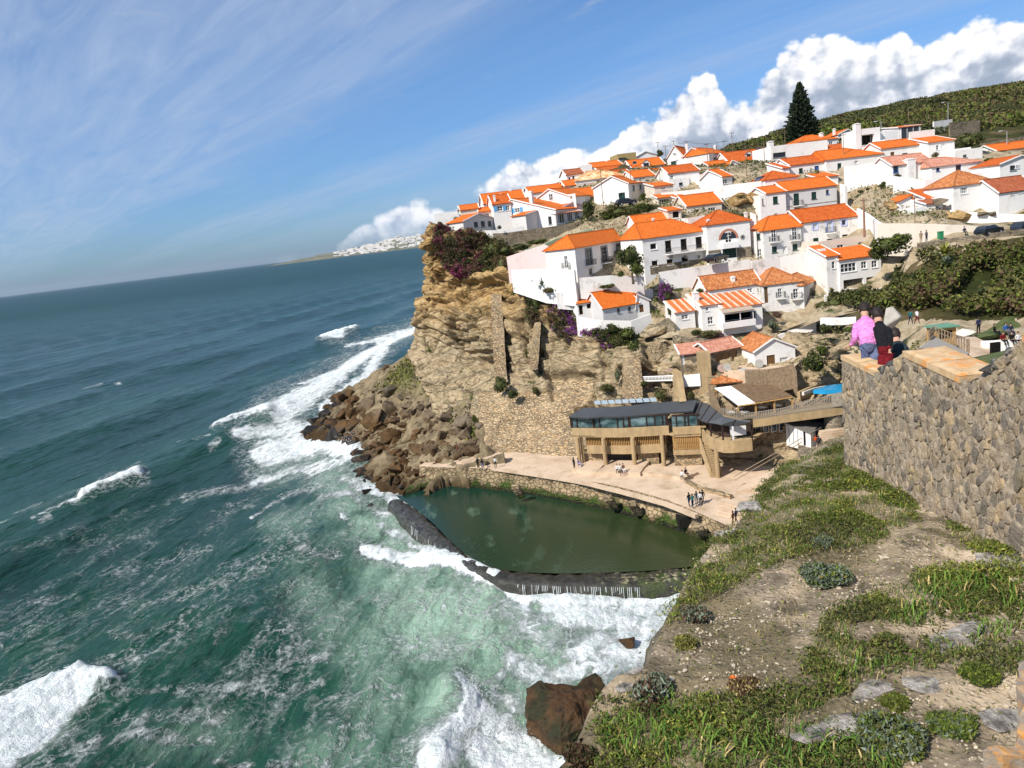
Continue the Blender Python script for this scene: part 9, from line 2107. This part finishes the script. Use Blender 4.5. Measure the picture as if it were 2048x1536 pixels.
def head_bits(root,J,scale=1.0,fwd=None,long=False,face=True):
 h = Vector(J['hd']); t = Vector(J['tp']); up = (t - h).normalized(); c = (h + t) / 2; f = Vector(fwd).normalized(); f = (f - up * f.dot(up)).normalized(); s = f.cross(up)
 bm = bmesh.new(); bmesh.ops.create_icosphere(bm,subdivisions=2,radius=1.0)
 for v in list(bm.verts):
  p = v.co.copy();
  if p.z < -.95 and not long: p.z = -.95
  if p.y < -.10 and p.z < .35: p.y = -.10; p.x *= .9
  v.co = c + s * (p.x * .104 * scale) - f * (p.y * .125 * scale + .016) + up * (p.z * .155 * scale - .012)
 me = bpy.data.meshes.new('hair'); bm.to_mesh(me); bm.free(); me.materials.append(HAIR); ob('hair',me,root)
 if face:
  mb = MB(); q = h + up * .012 * scale; n = q + f * .098 * scale; w = .012 * scale
  mb.quad([n - s * w - up * .012,n + s * w - up * .012,n + up * .025]); mb.tube([q + f * .085 * scale,n + f * .012 * scale - up * .006],[.012 * scale,.010 * scale],5); mb.build('nose',SKIN,root)
  for k in (-1,1):
   mb = MB(); e = q + up * .03 * scale + f * .092 * scale + s * k * .030 * scale; mb.tube([e,e + f * .004],.009 * scale,6); mb.build('eye',HAIR,root)
   mb = MB(); e = q + s * k * .088 * scale; mb.tube([e - up * .025 * scale,e + up * .025 * scale],[.012 * scale,.014 * scale],5); mb.build('ear',SKIN,root)
  mb = MB(); e = q - up * .035 * scale + f * .092 * scale; mb.box(e.x - .018 * scale,e.y - .006,e.z - .004,e.x + .018 * scale,e.y + .006,e.z + .004); mb.build('mouth',plain('lips',(.35,.12,.10)) if 'lips' not in bpy.data.materials else bpy.data.materials['lips'],root)
def near_person(PJ,label,top,leg,thick=1.0,short=False,sleeve=True,scale=1.0,long=False):
 Wd = {k: W(*v) for k,v in PJ.items()}; base = Wd['pel'].copy(); base[2] = min(Wd['al'][2],Wd['ar'][2]) - .08
 J = {k: v - base for k,v in Wd.items()}; root = empty('person',base); tag(root,label,'person')
 me = skinned(J,3,scale,thick,True)
 co = np.empty(len(me.vertices) * 3); me.vertices.foreach_get('co',co); co = co.reshape(-1,3); nn = np.empty_like(co).ravel(); me.vertices.foreach_get('normal',nn); nn = nn.reshape(-1,3)
 low = co[:,2] < J['nk'][2]; co += nn * (((ridged(co * np.array([5,5,11.]) + co[:,[2]] * 2,2) - .5) * .022) * low)[:,None]; me.vertices.foreach_set('co',co.ravel()); paint_body(me,J,top,leg,short,sleeve); ob('body',me,root)
 head_bits(root,J,scale,(.35,.95,-.25),long,True); return root
near_person(dict(pel=(1737,697,13.50),sp=(1736,676,13.56),ch=(1733,652,13.72),nk=(1730,633,13.92),hd=(1729,622,14.02),tp=(1728,613,14.10),sl=(1714,646,13.78),el=(1711,678,13.66),wl=(1702,690,13.80),hl=(1696,693,13.86),
 sr=(1751,646,13.62),er=(1760,672,13.50),wr=(1761,694,13.42),hr=(1761,703,13.40),ql=(1727,704,13.52),kl=(1730,748,13.46),al=(1733,790,13.50),tl=(1733,796,13.62),qr=(1749,705,13.44),kr=(1752,750,13.36),ar=(1755,793,13.40),tr=(1755,799,13.52)),
 'person in a pink long sleeved top and grey blue trousers leaning on the crenellated wall',CL['pink'],CL['jeans'],1.38)
near_person(dict(pel=(1768,704,13.05),sp=(1767,684,13.15),ch=(1762,660,13.3),nk=(1757,643,13.5),hd=(1755,633,13.6),tp=(1753,624,13.65),sl=(1752,655,13.42),el=(1758,682,13.3),wl=(1764,702,13.2),hl=(1765,708,13.2),
 sr=(1776,658,13.2),er=(1781,680,13.0),wr=(1779,700,12.95),hr=(1779,707,12.95),ql=(1763,711,13.05),kl=(1768,748,12.98),al=(1774,790,13.0),tl=(1774,796,13.1),qr=(1776,711,13.0),kr=(1778,748,12.9),ar=(1781,790,12.95),tr=(1781,796,13.05)),
 'person in black top and dark red shorts close beside the pink one',CL['black'],CL['red'],1.05,True)
near_person(dict(pel=(1797,738,14.2),sp=(1798,718,14.25),ch=(1798,698,14.35),nk=(1793,682,14.5),hd=(1790,673,14.6),tp=(1789,664,14.65),sl=(1783,694,14.4),el=(1780,718,14.3),wl=(1783,738,14.2),hl=(1784,744,14.2),
 sr=(1812,697,14.2),er=(1818,722,14.1),wr=(1816,742,14.1),hr=(1816,748,14.1),ql=(1789,745,14.2),kl=(1789,790,14.2),al=(1791,830,14.2),tl=(1791,836,14.3),qr=(1804,746,14.15),kr=(1805,790,14.15),ar=(1806,830,14.15),tr=(1806,836,14.25)),
 'dark haired person in a dark jacket, lowest of the three at the wall',CL['jacket'],CL['navy'],1.12)
STAND = dict(pel=(0,0,.95),sp=(0,0,1.12),ch=(0,.01,1.33),nk=(0,0,1.48),hd=(0,-.02,1.58),tp=(0,-.02,1.67),sl=(-.18,0,1.40),el=(-.24,.03,1.13),wl=(-.24,-.05,.88),hl=(-.24,-.08,.80),sr=(.18,0,1.40),er=(.24,.03,1.13),wr=(.24,-.05,.88),hr=(.24,-.08,.80),
 ql=(-.09,0,.88),kl=(-.11,-.02,.48),al=(-.12,.03,.09),tl=(-.13,-.11,.04),qr=(.09,0,.88),kr=(.11,-.03,.48),ar=(.12,.02,.09),tr=(.13,-.12,.04))
WALK = dict(STAND,kl=(-.10,-.16,.50),al=(-.10,-.20,.09),tl=(-.10,-.35,.05),kr=(.10,.06,.48),ar=(.10,.28,.13),tr=(.10,.18,.04),wl=(-.24,.12,.90),hl=(-.24,.15,.83),wr=(.22,-.2,.95),hr=(.22,-.26,.89))
SIT = dict(STAND,**{k: (v[0],v[1],v[2] - .50) for k,v in STAND.items() if k in ('pel','sp','ch','nk','hd','tp','sl','sr','el','er')}); SIT.update(wl=(-.16,-.24,.55),hl=(-.12,-.32,.56),wr=(.16,-.24,.55),hr=(.12,-.32,.56),ql=(-.10,-.02,.43),kl=(-.12,-.42,.46),al=(-.12,-.46,.09),tl=(-.12,-.60,.04),qr=(.10,-.02,.43),kr=(.12,-.42,.46),ar=(.12,-.46,.09),tr=(.12,-.60,.04))
POSE = {k: (skinned(j,1),j) for k,j in dict(stand=STAND,walk=WALK,sit=SIT).items()}
for _k,(me_,j_) in POSE.items(): paint_body(me_,j_,CL['black'],CL['jeans'])
_hb = {}
def small_person(p,pose,yaw,top,leg,label,s=1.0):
 me,J = POSE[pose]; root = empty('person',p,math.radians(yaw)); tag(root,label,'person'); root.scale = (s,s,s)
 o = ob('body',me,root)
 for i,m_ in enumerate((CL[top],CL[leg])): o.material_slots[i].link = 'OBJECT'; o.material_slots[i].material = m_
 if pose not in _hb:
  head_bits(root,{k: Vector(v) for k,v in J.items()},1.0,(0,-1,0),False,False); _hb[pose] = [c.data for c in COL.objects if c.parent == root and c.name.startswith('hair')][0]
 else: ob('hair',_hb[pose],root)
T = TZ + .05
for x,y,h,pose,yaw,top,leg,lab in [
(1379,1013,T,'walk',200,'black','navy','leftmost walker of the five on the terrace, all in black'),(1386,1016,T,'walk',190,'teal','navy','walker in a teal jacket on the terrace'),(1394,1010,T,'walk',170,'jacket','grey','tall walker in dark jacket, middle of the terrace group'),(1401,1011,T,'walk',175,'white','navy','walker in a white top in the terrace group'),(1406,1007,T,'walk',180,'black','black','rightmost walker in the terrace group'),
(1365,958,T+.35,'sit',-20,'white','black','seated person with pale sleeves on the low ledge'),(1372,953,T+.35,'sit',30,'black','black','person in black seated behind the pale sleeved one'),(1235,945,T+.5,'sit',-10,'white','black','left one of three people seated on the stone plinth'),(1241,945,T+.5,'sit',0,'white','black','middle one of three people seated on the stone plinth'),(1247,944,T+.5,'sit',10,'brown','white','right one of three people seated on the stone plinth'),
(1149,938,T,'stand',120,'black','black','standing person in black at the left corner of the restaurant'),(1157,933,T+.5,'sit',60,'lavender','lavender','person in lavender seated by the arcade corner'),(957,937,T,'stand',200,'black','black','person in black at the left end of the terrace'),(966,939,T,'walk',160,'black','jeans','person in black top and jeans at the left end of the terrace'),(992,936,T,'walk',180,'white','black','person in a white top near the masonry base'),
(915,905,5.2,'stand',140,'brown','brown','person in brown standing among the boulders'),(1467,1052,T,'walk',220,'brown','brown','person in brown at the near corner of the terrace'),(1473,1046,T,'walk',220,'navy','black','person in navy behind the brown one at the terrace corner'),
(1632,896,SF+.1,'stand',200,'orange','grey','person in an orange red top beside the white shed'),(1638,898,SF+.1,'stand',160,'jacket','black','person in dark clothes beside the white shed')]:
 small_person(G(x,y,h),pose,yaw,top,leg,lab)
for x,y,z,pose,yaw,top,leg,lab in [(1842,486,109.5,'stand',0,'tan','tan','left walker in tan on the road'),(1853,484,109.3,'stand',20,'grey','navy','right walker in grey on the road'),(1929,470,108.5,'sit',0,'navy','black','person crouching behind the dark estate car'),
(1821,649,86,'walk',120,'teal','navy','person in dark teal on the garden path'),(1834,648,86,'walk',100,'white','red','person in white top and red shorts on the garden path'),(1957,668,76,'stand',180,'navy','black','person in navy standing by the garden steps'),
(2011,670,74,'sit',10,'blue','grey','person in bright blue sitting on the lawn'),(2021,671,74,'sit',-10,'navy','navy','person in navy sitting on the lawn beside the blue one'),(1989,672,74,'sit',40,'black','black','person in black sitting at the edge of the lawn'),
(2006,690,67.8,'sit',0,'red','black','person in red on the white topped wall'),(2023,690,67.6,'sit',0,'black','black','person in black on the white topped wall'),(2036,690,67.5,'sit',0,'white','black','person in white on the white topped wall')]:
 small_person(W(x,y,z),pose,yaw,top,leg,lab)
p = W(1881,478,109); mb = MB(); mb.box(-.3,-.3,0,.3,.3,1.0); mb.box(-.34,-.34,1.001,.34,.34,1.1); o = mb.build('litter_bin',plain('green_plastic',(.03,.22,.09),.5)); o.location = tuple(p); tag(o,'green litter bin on the road by the cream wall','litter bin')
# ------------------------------------------------------------------ sea air between here and the far coast
mb = MB(); mb.box(-33000,-33000,-8,33000,33000,215)
hz = bpy.data.materials.new('sea_air'); hz.use_nodes = True; hz.node_tree.nodes.clear()
_o = hz.node_tree.nodes.new('ShaderNodeOutputMaterial'); _v = hz.node_tree.nodes.new('ShaderNodeVolumePrincipled')
_v.inputs['Color'].default_value = (.80,.88,1.0,1); _v.inputs['Density'].default_value = 1.2e-5; _v.inputs['Anisotropy'].default_value = .2
hz.node_tree.links.new(_v.outputs[0],_o.inputs['Volume'])
o = mb.build('haze',hz); tag(o,kind='stuff')
